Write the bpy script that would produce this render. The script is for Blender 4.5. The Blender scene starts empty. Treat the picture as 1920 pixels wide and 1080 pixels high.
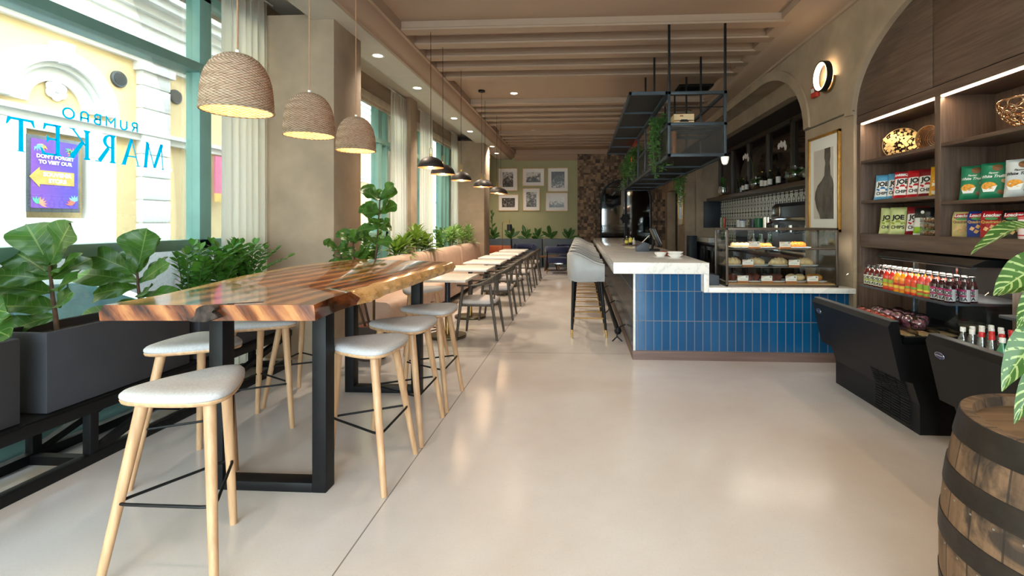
import bpy, bmesh, math, random
from math import sin, cos, pi, radians, sqrt, atan2, hypot
from mathutils import Vector, Matrix

SC = bpy.context.scene
COL = SC.collection
random.seed(7)

# ------------------------------------------------------------------ materials
def lin(c):
    out = []
    for v in c:
        v = v / 255.0
        out.append(v / 12.92 if v <= 0.04045 else ((v + 0.055) / 1.055) ** 2.4)
    return (out[0], out[1], out[2], 1.0)

class NT:
    """tiny node-tree helper"""
    def __init__(s, name):
        s.m = bpy.data.materials.new(name)
        s.m.use_nodes = True
        s.t = s.m.node_tree
        s.t.nodes.clear()
        s.out = s.t.nodes.new('ShaderNodeOutputMaterial')
    def n(s, kind, **kw):
        nd = s.t.nodes.new('ShaderNode' + kind)
        for k, v in kw.items():
            if k.startswith('i_'):
                key = k[2:]
                key = int(key) if key.isdigit() else key.replace('_', ' ')
                nd.inputs[key].default_value = v
            else:
                setattr(nd, k, v)
        return nd
    def l(s, a, b):
        s.t.links.new(a, b)
    def coord(s, scale=(1, 1, 1), rot=(0, 0, 0), kind='Object', loc=(0, 0, 0)):
        tc = s.n('TexCoord')
        mp = s.n('Mapping')
        mp.inputs['Scale'].default_value = scale
        mp.inputs['Rotation'].default_value = rot
        mp.inputs['Location'].default_value = loc
        s.l(tc.outputs[kind], mp.inputs['Vector'])
        return mp.outputs['Vector']
    def math(s, op, a, b=None, c=None, clamp=False):
        nd = s.n('Math', operation=op, use_clamp=clamp)
        for i, v in enumerate((a, b, c)):
            if v is None: continue
            if isinstance(v, (int, float)): nd.inputs[i].default_value = v
            else: s.l(v, nd.inputs[i])
        return nd.outputs[0]
    def mix(s, fac, a, b, blend='MIX'):
        nd = s.n('Mix', data_type='RGBA', blend_type=blend)
        if isinstance(fac, (int, float)): nd.inputs[0].default_value = fac
        else: s.l(fac, nd.inputs[0])
        for i, v in ((6, a), (7, b)):
            if isinstance(v, tuple): nd.inputs[i].default_value = v
            else: s.l(v, nd.inputs[i])
        return nd.outputs[2]
    def ramp(s, fac, stops, interp='LINEAR'):
        nd = s.n('ValToRGB')
        cr = nd.color_ramp
        cr.interpolation = interp
        while len(cr.elements) < len(stops): cr.elements.new(0.5)
        for e, (p, c) in zip(cr.elements, stops):
            e.position = p
            e.color = c
        s.l(fac, nd.inputs[0])
        return nd.outputs[0]
    def noise(s, vec, scale, detail=3, rough=0.5, dist=0.0):
        nd = s.n('TexNoise')
        nd.inputs['Scale'].default_value = scale
        nd.inputs['Detail'].default_value = detail
        nd.inputs['Roughness'].default_value = rough
        nd.inputs['Distortion'].default_value = dist
        if vec is not None: s.l(vec, nd.inputs['Vector'])
        return nd.outputs['Fac']
    def bsdf(s, color=None, rough=0.5, metal=0.0, spec=0.5, bump=None, bstr=0.2, bdist=0.01, **kw):
        p = s.n('BsdfPrincipled')
        if color is not None:
            if isinstance(color, tuple): p.inputs['Base Color'].default_value = color
            else: s.l(color, p.inputs['Base Color'])
        if isinstance(rough, (int, float)): p.inputs['Roughness'].default_value = rough
        else: s.l(rough, p.inputs['Roughness'])
        p.inputs['Metallic'].default_value = metal
        p.inputs['Specular IOR Level'].default_value = spec
        for k, v in kw.items():
            p.inputs[k.replace('_', ' ')].default_value = v
        if bump is not None:
            b = s.n('Bump')
            b.inputs['Strength'].default_value = bstr
            b.inputs['Distance'].default_value = bdist
            s.l(bump, b.inputs['Height'])
            s.l(b.outputs[0], p.inputs['Normal'])
        return p
    def done(s, shader):
        s.l(shader.outputs[0], s.out.inputs['Surface'])
        return s.m

MATS = {}
def M(name, col=None, rough=0.5, metal=0.0, var=0.12, vs=6.0, bump=0.0, bs=60.0, spec=0.5, stretch=(1, 1, 1), emit=None, es=0.0, **kw):
    """procedural material: a colour broken up by noise, optional fine bump"""
    if name in MATS: return MATS[name]
    t = NT(name)
    v = t.coord(scale=stretch)
    c = lin(col)
    f = t.noise(v, vs, 4, 0.55)
    d = tuple(max(0, x * (1 - var * 1.6)) for x in c[:3]) + (1,)
    e = tuple(min(1, x * (1 + var)) for x in c[:3]) + (1,)
    color = t.ramp(f, [(0.3, d), (0.7, e)])
    b = t.noise(v, bs, 2) if bump else None
    sh = t.bsdf(color, rough, metal, spec, b, bump, 0.004, **kw)
    if emit:
        sh.inputs['Emission Color'].default_value = lin(emit)
        sh.inputs['Emission Strength'].default_value = es
    MATS[name] = t.done(sh)
    return MATS[name]

def wood(name, dark, light, axis=1, scale=9.0, rough=0.45, bump=0.08):
    """straight grain running along an object axis (0 x, 1 y, 2 z)"""
    if name in MATS: return MATS[name]
    t = NT(name)
    sc = [1, 1, 1]
    for i in range(3): sc[i] = 0.06 if i == axis else 1.0
    v = t.coord(scale=tuple(sc))
    a = t.noise(v, scale * 4, 5, 0.6, 0.3)
    b = t.noise(v, scale, 2, 0.5)
    f = t.math('ADD', t.math('MULTIPLY', a, 0.65), t.math('MULTIPLY', b, 0.35))
    color = t.ramp(f, [(0.34, lin(dark)), (0.66, lin(light))])
    MATS[name] = t.done(t.bsdf(color, rough, bump=a, bstr=bump, bdist=0.003))
    return MATS[name]

def glass(name, tint=(255, 255, 255), refl=0.08, rough=0.0):
    """thin clear sheet: mostly see-through, reflecting more at grazing angles"""
    if name in MATS: return MATS[name]
    t = NT(name)
    tr = t.n('BsdfTransparent')
    tr.inputs[0].default_value = lin(tint)
    gl = t.n('BsdfGlossy')
    gl.inputs['Roughness'].default_value = rough
    fr = t.n('LayerWeight')
    fr.inputs['Blend'].default_value = 0.25
    f = t.math('ADD', t.math('MULTIPLY', fr.outputs['Fresnel'], 0.6), refl, clamp=True)
    mx = t.n('MixShader')
    t.l(f, mx.inputs[0]); t.l(tr.outputs[0], mx.inputs[1]); t.l(gl.outputs[0], mx.inputs[2])
    MATS[name] = t.done(mx)
    return MATS[name]

def lamp_mat(name, col, strength):
    if name in MATS: return MATS[name]
    t = NT(name)
    e = t.n('Emission')
    e.inputs[0].default_value = lin(col)
    e.inputs[1].default_value = strength
    MATS[name] = t.done(e)
    return MATS[name]

# ------------------------------------------------------------------ mesh building
class MB:
    def __init__(s):
        s.bm = bmesh.new()
        s.uv = None
        s.mi = 0
    def _f(s, verts):
        try:
            f = s.bm.faces.new(verts)
            f.material_index = s.mi
            return f
        except ValueError:
            return None
    def box(s, x0, y0, z0, x1, y1, z1, bev=0.0, seg=2):
        v = [s.bm.verts.new(p) for p in ((x0, y0, z0), (x1, y0, z0), (x1, y1, z0), (x0, y1, z0), (x0, y0, z1), (x1, y0, z1), (x1, y1, z1), (x0, y1, z1))]
        fs = [s._f([v[i] for i in q]) for q in ((3, 2, 1, 0), (4, 5, 6, 7), (0, 1, 5, 4), (1, 2, 6, 5), (2, 3, 7, 6), (3, 0, 4, 7))]
        if bev > 0:
            ed = set()
            for f in fs: ed.update(f.edges)
            r = bmesh.ops.bevel(s.bm, geom=list(ed), offset=bev, segments=seg, profile=0.5, affect='EDGES')
            for f in r['faces']: f.material_index = s.mi
        return s
    def obox(s, c, size, rot, bev=0.0):
        """box of size about c, turned by a matrix or by euler angles"""
        m = rot if isinstance(rot, Matrix) else Matrix.Rotation(rot[2], 3, 'Z') @ Matrix.Rotation(rot[1], 3, 'Y') @ Matrix.Rotation(rot[0], 3, 'X')
        n0 = len(s.bm.verts)
        old = set(s.bm.verts)
        a, b, d = (x / 2 for x in size)
        s.box(-a, -b, -d, a, b, d, bev)
        for v in s.bm.verts:
            if v not in old: v.co = m @ v.co + Vector(c)
        return s
    def tube(s, pts, r, n=8, closed=False, cap=True, flat=None):
        pts = [Vector(p) for p in pts]
        k = len(pts)
        rs = r if isinstance(r, (list, tuple)) else [r] * k
        prev = None
        rings = []
        for i, p in enumerate(pts):
            if closed: t = pts[(i + 1) % k] - pts[i - 1]
            elif i == 0: t = pts[1] - p
            elif i == k - 1: t = p - pts[i - 1]
            else: t = (pts[i + 1] - p).normalized() + (p - pts[i - 1]).normalized()
            t.normalize()
            if prev is None:
                a = Vector((0, 0, 1)) if abs(t.z) < 0.9 else Vector((1, 0, 0))
                u = t.cross(a).normalized()
            else:
                u = (prev - t * prev.dot(t))
                u = u.normalized() if u.length > 1e-6 else t.orthogonal().normalized()
            prev = u
            w = t.cross(u)
            fl = flat or (1, 1)
            rings.append([s.bm.verts.new(p + (u * cos(2 * pi * j / n) * fl[0] + w * sin(2 * pi * j / n) * fl[1]) * rs[i]) for j in range(n)])
        m = k if closed else k - 1
        for i in range(m):
            A, B = rings[i], rings[(i + 1) % k]
            for j in range(n):
                s._f((A[j], A[(j + 1) % n], B[(j + 1) % n], B[j]))
        if cap and not closed:
            s._f(rings[0][::-1]); s._f(rings[-1])
        return s
    def loft(s, rings, cap=True, closed=False):
        R = [[s.bm.verts.new(p) for p in ring] for ring in rings]
        n = len(R[0])
        k = len(R)
        for i in range(k if closed else k - 1):
            A, B = R[i], R[(i + 1) % k]
            for j in range(n):
                s._f((A[j], A[(j + 1) % n], B[(j + 1) % n], B[j]))
        if cap and not closed:
            s._f(R[0][::-1]); s._f(R[-1])
        return s
    def lathe(s, prof, n=24, c=(0, 0, 0), wob=None):
        """profile of (radius, z) turned about the vertical through c"""
        R = []
        for (r, z) in prof:
            if r < 1e-6: R.append([s.bm.verts.new((c[0], c[1], c[2] + z))])
            else: R.append([s.bm.verts.new((c[0] + r * cos(2 * pi * j / n), c[1] + r * sin(2 * pi * j / n), c[2] + z)) for j in range(n)])
        for A, B in zip(R, R[1:]):
            if len(A) == 1 and len(B) == 1: continue
            for j in range(n):
                k = (j + 1) % n
                if len(A) == 1: s._f((A[0], B[k], B[j]))
                elif len(B) == 1: s._f((A[j], A[k], B[0]))
                else: s._f((A[j], A[k], B[k], B[j]))
        return s
    def prism(s, poly, a, b, axis='z', bev=0.0):
        """2-D outline pushed from a to b; axis z: (x,y), y: (x,z), x: (y,z)"""
        def P(u, v, h):
            return (u, v, h) if axis == 'z' else ((u, h, v) if axis == 'y' else (h, u, v))
        A = [s.bm.verts.new(P(u, v, a)) for u, v in poly]
        B = [s.bm.verts.new(P(u, v, b)) for u, v in poly]
        n = len(poly)
        fs = [s._f(A[::-1]), s._f(B)]
        for j in range(n):
            fs.append(s._f((A[j], A[(j + 1) % n], B[(j + 1) % n], B[j])))
        if bev:
            ed = set()
            for f in fs[:2]: ed.update(f.edges)
            r = bmesh.ops.bevel(s.bm, geom=list(ed), offset=bev, segments=2, profile=0.5, affect='EDGES')
            for f in r['faces']: f.material_index = s.mi
        return s
    def grid(s, fn, nu, nv, mat=None, uv=False):
        if uv and s.uv is None: s.uv = s.bm.loops.layers.uv.new('UVMap')
        V = [[s.bm.verts.new(fn(i / nu, j / nv)) for j in range(nv + 1)] for i in range(nu + 1)]
        for i in range(nu):
            for j in range(nv):
                f = s._f((V[i][j], V[i + 1][j], V[i + 1][j + 1], V[i][j + 1]))
                if f is None: continue
                if mat: f.material_index = mat((i + .5) / nu, (j + .5) / nv)
                if uv:
                    for lp, (a, b) in zip(f.loops, ((i, j), (i + 1, j), (i + 1, j + 1), (i, j + 1))):
                        lp[s.uv].uv = (a / nu, b / nv)
        return s
    def mesh(s, me, mat4=None):
        """append a ready mesh, optionally transformed, taking the current material index"""
        n0 = set(s.bm.verts); f0 = set(s.bm.faces)
        s.bm.from_mesh(me)
        for v in s.bm.verts:
            if v not in n0 and mat4 is not None: v.co = mat4(v.co) if callable(mat4) else mat4 @ v.co
        for f in s.bm.faces:
            if f not in f0: f.material_index = s.mi
        return s
    def xf(s, m):
        for v in s.bm.verts: v.co = m @ v.co
        return s
    def build(s, name, mats, parent=None, smooth=35, loc=None, rotz=0.0, normals=True):
        if normals: bmesh.ops.recalc_face_normals(s.bm, faces=s.bm.faces)
        me = bpy.data.meshes.new(name)
        s.bm.to_mesh(me)
        s.bm.free()
        if smooth:
            me.shade_smooth()
            me.set_sharp_from_angle(angle=radians(smooth))
        if not isinstance(mats, (list, tuple)): mats = [mats]
        for m in mats: me.materials.append(m)
        o = bpy.data.objects.new(name, me)
        COL.objects.link(o)
        if parent is not None: o.parent = parent
        if loc is not None: o.location = loc
        o.rotation_euler.z = rotz
        return o

def thing(name, label, cat, loc=(0, 0, 0), rotz=0.0, group=None):
    o = bpy.data.objects.new(name, None)
    o.empty_display_size = 0.1
    COL.objects.link(o)
    o.location = loc
    o.rotation_euler = (0, 0, rotz)
    return tag(o, label, cat, group)

def tag(o, label, cat, group=None):
    o['label'] = label
    o['category'] = cat
    if group: o['group'] = group
    return o

def structure(o):
    o['kind'] = 'structure'
    return o

def copy_tree(o, parent=None):
    c = o.copy()
    COL.objects.link(c)
    c.parent = parent
    for ch in list(KIDS.get(o.name, ())) or [x for x in o.children]:
        copy_tree(ch, c)
    return c
KIDS = {}

def dup(root, loc, rotz, label, group=None):
    r = copy_tree(root)
    r.location = loc
    r.rotation_euler = (0, 0, rotz)
    r['label'] = label
    if group: r['group'] = group
    return r

_TXT = {}
def text_mesh(s, size=1.0, bold=0.0, align='CENTER', shear=0.0, spacing=1.0, fine=False):
    key = (s, size, bold, align, shear, spacing, fine)
    if key not in _TXT:
        cu = bpy.data.curves.new('lettering', 'FONT')
        cu.body = s
        cu.size = size
        cu.offset = bold
        cu.align_x = align
        cu.shear = shear
        cu.space_character = spacing
        cu.fill_mode = 'FRONT'
        cu.resolution_u = 3
        ob = bpy.data.objects.new('lettering', cu)
        COL.objects.link(ob)
        dg = bpy.context.evaluated_depsgraph_get()
        me = bpy.data.meshes.new_from_object(ob.evaluated_get(dg))
        bpy.data.objects.remove(ob)
        bpy.data.curves.remove(cu)
        me.materials.clear()
        if fine:
            bm = bmesh.new(); bm.from_mesh(me)
            bmesh.ops.triangulate(bm, faces=bm.faces)
            bmesh.ops.subdivide_edges(bm, edges=bm.edges, cuts=2, use_grid_fill=True)
            bm.to_mesh(me); bm.free()
        _TXT[key] = me
    return _TXT[key]

def rrect(w, h, r, n=4, cx=0, cy=0):
    pts = []
    for (sx, sy, a0) in ((1, 1, 0), (-1, 1, 90), (-1, -1, 180), (1, -1, 270)):
        for i in range(n + 1):
            a = radians(a0 + 90 * i / n)
            pts.append((cx + sx * (w / 2 - r) + r * cos(a), cy + sy * (h / 2 - r) + r * sin(a)))
    return pts

def arc(cx, cy, rx, ry, a0, a1, n):
    return [(cx + rx * cos(radians(a0 + (a1 - a0) * i / n)), cy + ry * sin(radians(a0 + (a1 - a0) * i / n))) for i in range(n + 1)]

ORD = ['first', 'second', 'third', 'fourth', 'fifth', 'sixth', 'seventh', 'eighth', 'ninth', 'tenth', 'eleventh', 'twelfth', 'thirteenth', 'fourteenth']
# ------------------------------------------------------------------ shared materials
PLASTER = M('olive_plaster', (166, 146, 124), 0.85, var=0.13, vs=2.2, bump=0.12, bs=25)
CEIL = M('taupe_ceiling_paint', (168, 144, 124), 0.75, var=0.03, vs=1.0, bump=0.03)
SOFFIT = M('pale_soffit_paint', (190, 184, 172), 0.7, var=0.03)
GREENW = M('sage_wall_paint', (164, 164, 126), 0.8, var=0.04, vs=2)
TEAL = M('teal_window_metal', (126, 172, 164), 0.4, var=0.04)
GLASS = glass('window_glass', (246, 252, 250), 0.03)
BLACKM = M('black_steel', (15, 16, 18), 0.5, 0.0, var=0.15, vs=20, bump=0.02, spec=0.25)
BRASS = M('brushed_brass', (196, 160, 98), 0.28, 1.0, var=0.08, vs=30)
CHROME = M('polished_chrome', (215, 215, 215), 0.12, 1.0, var=0.03)
WHITEP = M('white_plastic', (235, 235, 232), 0.4, var=0.02)
BWOOD = wood('brown_laminate', (70, 54, 46), (104, 84, 72), 2, 12, 0.45)
BWOODH = wood('brown_laminate_along', (70, 54, 46), (104, 84, 72), 1, 12, 0.45)

def concrete_floor():
    t = NT('polished_concrete')
    v = t.coord()
    a = t.noise(v, 0.55, 5, 0.55, 0.4)
    b = t.noise(v, 5.0, 4, 0.6)
    c = t.noise(v, 90.0, 2, 0.6)
    col = t.ramp(a, [(0.3, lin((196, 183, 174))), (0.5, lin((207, 200, 196))), (0.7, lin((214, 211, 210)))])
    col = t.mix(t.math('MULTIPLY', t.math('SUBTRACT', b, 0.35, clamp=True), 0.55), col, lin((188, 178, 172)))
    col = t.mix(t.math('MULTIPLY', t.math('SUBTRACT', c, 0.5, clamp=True), 0.35), col, lin((140, 128, 120)))
    sx = t.n('SeparateXYZ'); t.l(v, sx.inputs[0])
    # saw-cut joints: one long cut and regular cross cuts
    jx = t.math('LESS_THAN', t.math('ABSOLUTE', t.math('ADD', sx.outputs[0], 1.0)), 0.0035)
    fy = t.math('FRACT', t.math('DIVIDE', t.math('SUBTRACT', sx.outputs[1], 5.23), 7.3))
    jy = t.math('LESS_THAN', fy, 0.001)
    j = t.math('MAXIMUM', jx, jy)
    col = t.mix(t.math('MULTIPLY', j, 0.75), col, lin((96, 82, 74)))
    r = 0.2
    h = t.math('SUBTRACT', 0.0, j)
    return t.done(t.bsdf(col, r, spec=0.55, bump=h, bstr=0.08, bdist=0.004))
FLOOR = concrete_floor()

structure(MB().box(-3.5, -2.3, -0.12, 4.2, 16.3, 0.0).build('floor', FLOOR, smooth=0))

# ------------------------------------------------------------------ ceiling
structure(MB().box(-2.4, -2.3, 3.83, 3.1, 16.3, 3.95).build('ceiling', CEIL, smooth=0))
structure(MB().box(-3.6, -2.3, 3.78, -2.4, 16.3, 3.95).build('ceiling', SOFFIT, smooth=0))
so = MB().box(-2.80, -2.3, 3.54, -2.37, 16.3, 3.80).build('trim_1', SOFFIT, smooth=0)
structure(so)
m = MB().prism([(-2.375, 3.54), (-2.335, 3.54), (-2.325, 3.565), (-2.30, 3.58), (-2.26, 3.60), (-2.22, 3.635), (-2.195, 3.675), (-2.185, 3.70), (-2.15, 3.705), (-2.15, 3.84), (-2.375, 3.84)], -2.3, 16.3, 'y')
structure(m.build('trim_2', CEIL, smooth=50))
m = MB().prism([(2.73, 3.60), (2.69, 3.60), (2.68, 3.625), (2.63, 3.635), (2.56, 3.65), (2.48, 3.675), (2.42, 3.70), (2.40, 3.72), (2.33, 3.722), (2.31, 3.74), (2.29, 3.745), (2.29, 3.84), (2.73, 3.84)], -2.3, 16.3, 'y')
structure(m.build('trim_3', CEIL, smooth=50))
m = MB().prism([(16.02, 3.50), (15.96, 3.50), (15.94, 3.53), (15.86, 3.56), (15.82, 3.62), (15.80, 3.66), (15.72, 3.68), (15.72, 3.84), (16.02, 3.84)], -2.2, 2.75, 'x')
structure(m.build('trim_4', CEIL, smooth=50))
beam_ys = [1.4, 1.87, 2.34, 2.81, 3.28] + [5.63 + .47 * i for i in range(5)] + [9.24 + .47 * i for i in range(5)] + [12.44 + .47 * i for i in range(5)]
for y in beam_ys:
    b = MB()
    b.prism([(y, 3.85), (y, 3.755), (y - .012, 3.745), (y - .012, 3.72), (y + .152, 3.72), (y + .152, 3.745), (y + .14, 3.755), (y + .14, 3.85)], -2.2, 2.4, 'x')
    structure(b.build('ceiling_beam', CEIL, smooth=0))

# ------------------------------------------------------------------ left wall with three windows
wl = MB()
wl.box(-3.75, -2.3, 3.50, -3.40, 16.3, 3.95)
wl.box(-3.75, 13.35, -0.1, -3.10, 16.3, 3.95)
wl.box(-3.75, 8.85, -0.1, -3.196, 9.19, 3.80)
structure(wl.build('wall_left', PLASTER, smooth=0))
structure(MB().box(-3.75, 4.86, -0.1, -2.57, 5.48, 3.60, 0.012).build('column', PLASTER, smooth=35))
structure(MB().box(-3.75, 12.60, -0.1, -2.57, 13.35, 3.60, 0.012).build('column', PLASTER, smooth=35))

def window(name, y0, y1, mull, sill=0.06):
    f = MB()
    X0, X1 = -3.52, -3.39
    f.box(X0, y0, sill - .06, X1, y1, sill + .05, .004)
    f.box(X0, y0, 3.42, X1, y1, 3.50, .004)
    f.box(X0, y0, 1.185, X1, y1, 1.275, .004)
    f.box(X0 - .06, y0, 2.76, X1 + .01, y1, 2.84, .004)
    for ya, yb in mull: f.box(X0, ya, sill, X1, yb, 3.46, .004)
    f.box(X0 - .02, y0 - .01, 0, X0 + .03, y0 + .05, 3.46)
    f.box(X0 - .02, y1 - .05, 0, X0 + .03, y1 + .01, 3.46)
    o = structure(f.build(name, TEAL))
    p = MB().box(-3.463, y0, 0.02, -3.457, y1, 3.46).build('pane', GLASS, o, smooth=0)
    return o
window('window_1', -2.3, 4.86, [(4.09, 4.225), (1.2, 1.33), (-1.6, -1.47)])
window('window_2', 5.48, 8.85, [(7.86, 8.0), (8.16, 8.26), (6.4, 6.52)])
window('window_3', 9.19, 12.60, [(11.45, 11.6), (11.8, 11.9), (12.1, 12.2), (10.0, 10.1)])
# roller-blind boxes at the heads of the far windows
for i, (a, b) in enumerate(((5.5, 8.83), (9.21, 12.58))):
    bx = thing('blind_box', 'beige roller blind box above the ' + ('middle' if i == 0 else 'farthest') + ' teal window', 'blind', (-3.385, (a + b) / 2, 3.37))
    MB().box(-.04, a - (a + b) / 2, 0, .04, b - (a + b) / 2, .12, .01).build('blind_cassette', M('beige_blind', (196, 184, 164), .6), bx)
    MB().box(-.012, a - (a + b) / 2, -.05, .012, b - (a + b) / 2, 0.002, .003).build('hem_bar', M('beige_blind', (196, 184, 164), .6), bx)

# ------------------------------------------------------------------ right wall: two arched openings
def corner(yc, z0, rx, ry, side, n=16):
    """elliptical haunch of an opening; side +1 rises leftwards from yc"""
    return [(yc + side * rx * (1 - cos(radians(90 * i / n))), z0 + ry * sin(radians(90 * i / n))) for i in range(n + 1)]
poly = [(-2.3, -.1), (0.6, -.1)]
poly += corner(0.6, 2.50, 1.4, .88, 1) + corner(4.96, 2.50, 1.45, .86, -1)[::-1]
poly += [(4.96, -.1), (6.0, -.1)]
poly += corner(6.0, 2.55, 1.4, .93, 1) + corner(12.8, 2.55, 1.4, .93, -1)[::-1]
poly += [(12.8, -.1), (13.75, -.1), (13.75, 2.4), (15.4, 2.4), (15.4, -.1), (16.3, -.1), (16.3, 3.9), (-2.3, 3.9)]
structure(MB().prism(poly, 2.72, 3.0, 'x').build('wall_right', PLASTER, smooth=30))
# raised bands round the arches and the string course on the pier between them
def band(pts, w, x0, x1):
    P = [Vector((p[0], p[1])) for p in pts]
    outer = []
    for i, p in enumerate(P):
        a = P[max(i - 1, 0)]; b = P[min(i + 1, len(P) - 1)]
        d = (b - a).normalized()
        outer.append(p + Vector((-d.y, d.x)) * w)
    return [(p.x, p.y) for p in P] + [(p.x, p.y) for p in outer[::-1]]
a1 = [(4.96, 2.5)] + corner(4.96, 2.50, 1.45, .86, -1)[1:]
a2 = corner(6.0, 2.55, 1.4, .93, 1) + corner(12.8, 2.55, 1.4, .93, -1)[::-1]
structure(MB().prism(band(a1, -.13, 0, 0), 2.695, 2.725, 'x').build('trim_5', PLASTER, smooth=40))
structure(MB().prism(band(a2, .13, 0, 0), 2.695, 2.725, 'x').build('trim_6', PLASTER, smooth=40))
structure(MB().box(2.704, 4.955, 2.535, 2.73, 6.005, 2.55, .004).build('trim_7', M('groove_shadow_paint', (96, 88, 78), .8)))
# bar recess behind the second arch
hd = [(5.9, 2.55)] + corner(6.0, 2.45, 1.25, .78, 1)[0:] + corner(12.8, 2.45, 1.25, .78, -1)[::-1] + [(12.95, 2.55), (12.95, 3.9), (5.9, 3.9)]
structure(MB().prism(hd, 3.0, 3.14, 'x').build('wall_recess_header', PLASTER, smooth=30))
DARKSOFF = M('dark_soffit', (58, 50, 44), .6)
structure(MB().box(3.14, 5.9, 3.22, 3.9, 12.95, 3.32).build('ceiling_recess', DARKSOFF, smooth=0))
structure(MB().box(3.66, 5.9, -.1, 3.9, 12.95, 2.10).build('wall_recess_back', PLASTER, smooth=0))
structure(MB().box(2.99, 12.80, -.1, 3.9, 12.95, 3.9).build('wall_recess_end', PLASTER, smooth=0))
structure(MB().box(2.99, 5.88, -.1, 3.9, 6.0, 3.9).build('wall_recess_side', PLASTER, smooth=0))
dg = NT('smoked_glass'); DGLASS = dg.done(dg.bsdf(lin((24, 19, 15)), 0.04, spec=0.9))
FRM = wood('dark_bronze_frame', (66, 56, 48), (84, 72, 62), 2, 12, .45)
w4 = MB()
for y in (6.02, 7.3, 8.4, 9.5, 10.6, 11.7, 12.72): w4.box(3.585, y, 2.08, 3.66, y + .07, 3.24, .004)
w4.box(3.585, 6.0, 3.14, 3.66, 12.8, 3.24); w4.box(3.585, 6.0, 2.06, 3.66, 12.8, 2.12)
w4 = structure(w4.build('window_4', FRM))
MB().box(3.64, 6.0, 2.08, 3.67, 12.8, 3.22).build('pane', DGLASS, w4, smooth=0)

def bar_tile():
    """white encaustic tile with black diamonds, bars and bow ties"""
    t = NT('patterned_tile')
    v = t.coord()
    sx = t.n('SeparateXYZ'); t.l(v, sx.inputs[0])
    S = 0.30
    u = t.math('SUBTRACT', t.math('FRACT', t.math('DIVIDE', sx.outputs[1], S * .62)), .5)
    w = t.math('SUBTRACT', t.math('FRACT', t.math('DIVIDE', sx.outputs[2], S)), .5)
    au = t.math('ABSOLUTE', u); aw = t.math('ABSOLUTE', w)
    bar = t.math('MULTIPLY', t.math('LESS_THAN', au, .13), t.math('LESS_THAN', aw, .09))
    line = t.math('LESS_THAN', aw, .022)
    stem = t.math('MULTIPLY', t.math('LESS_THAN', au, .035), t.math('LESS_THAN', aw, .25))
    # slanted legs of the M shapes
    leg = t.math('MULTIPLY', t.math('LESS_THAN', t.math('ABSOLUTE', t.math('SUBTRACT', t.math('MULTIPLY', au, .75), t.math('SUBTRACT', aw, .16))), .05), t.math('LESS_THAN', au, .30))
    bow = t.math('MULTIPLY', t.math('LESS_THAN', t.math('SUBTRACT', .5, aw), t.math('SUBTRACT', t.math('MULTIPLY', au, .45), .02)), t.math('LESS_THAN', au, .32))
    k = bar
    for x in (line, stem, leg, bow): k = t.math('MAXIMUM', k, x)
    col = t.mix(k, lin((222, 226, 222)), lin((44, 48, 52)))
    return t.done(t.bsdf(col, .25))
structure(MB().box(3.645, 6.0, .9, 3.665, 12.8, 2.0).build('trim_8', bar_tile(), smooth=0))

# ------------------------------------------------------------------ back wall
structure(MB().box(-3.2, 16.0, -.1, -.10, 16.3, 3.9).build('wall_back', GREENW, smooth=0))
def block_wall():
    """end-grain wood blocks in mixed browns"""
    t = NT('end_grain_blocks')
    v = t.coord()
    sx = t.n('SeparateXYZ'); t.l(v, sx.inputs[0])
    xx = t.math('ADD', sx.outputs[0], sx.outputs[1])
    def cells(sz, ox):
        a = t.math('FLOOR', t.math('DIVIDE', t.math('ADD', xx, ox), sz))
        b = t.math('FLOOR', t.math('DIVIDE', t.math('ADD', sx.outputs[2], ox), sz))
        c = t.n('CombineXYZ'); t.l(a, c.inputs[0]); t.l(b, c.inputs[1])
        wn = t.n('TexWhiteNoise', noise_dimensions='2D'); t.l(c.outputs[0], wn.inputs['Vector'])
        return wn.outputs['Value']
    big, small, mid = cells(.22, .03), cells(.075, 0), cells(.11, .02)
    val = t.mix(t.math('GREATER_THAN', big, .55), small, mid)
    g = t.noise(v, 40, 3)
    f = t.math('ADD', t.math('MULTIPLY', val, .8), t.math('MULTIPLY', g, .25))
    col = t.ramp(f, [(0.1, lin((46, 36, 30))), (0.4, lin((92, 72, 56))), (0.7, lin((124, 100, 78))), (1.0, lin((160, 130, 96)))])
    return t.done(t.bsdf(col, .75, bump=val, bstr=.9, bdist=.03))
BLOCKS = block_wall()
def semi(cx, hw, z0, rz, n=20):
    return [(cx - hw * cos(pi * i / n), z0 + rz * sin(pi * i / n)) for i in range(n + 1)]
bp = [(-.124, -.1), (0.46, -.1)] + semi(1.47, 1.01, 2.25, .78) + [(2.48, -.1), (2.86, -.1), (2.86, 3.9), (-.124, 3.9)]
structure(MB().prism(bp, 15.74, 16.0, 'y').build('wall_back_blocks', BLOCKS, smooth=0))
bp2 = [(0.40, -.1), (0.62, -.1)] + semi(1.47, .85, 2.22, .66) + [(2.32, -.1), (2.56, -.1), (2.56, 3.2), (.4, 3.2)]
structure(MB().prism(bp2, 15.93, 16.1, 'y').build('wall_back_arch', BLOCKS, smooth=0))
structure(MB().box(-.2, 16.1, -.1, 2.9, 16.3, 3.9).build('wall_back_core', PLASTER, smooth=0))
cw = thing('cellar_door', 'arched dark glass cellar door in the wood-block wall, round black pull at its middle', 'door', (1.47, 15.98, 0))
fr = MB()
outl = [(-.85, 0)] + [(a - 1.47, b) for a, b in semi(1.47, .85, 2.22, .66)] + [(.85, 0)]
inn = [(.79, 0)] + [(a - 1.47, b) for a, b in semi(1.47, .79, 2.22, .60)][::-1] + [(-.79, 0)]
fr.prism(outl + inn, -.03, .03, 'y')
fr.box(-.04, -.03, 0, .04, .03, 2.82)
fr.build('door_frame', BLACKM, cw)
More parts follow.
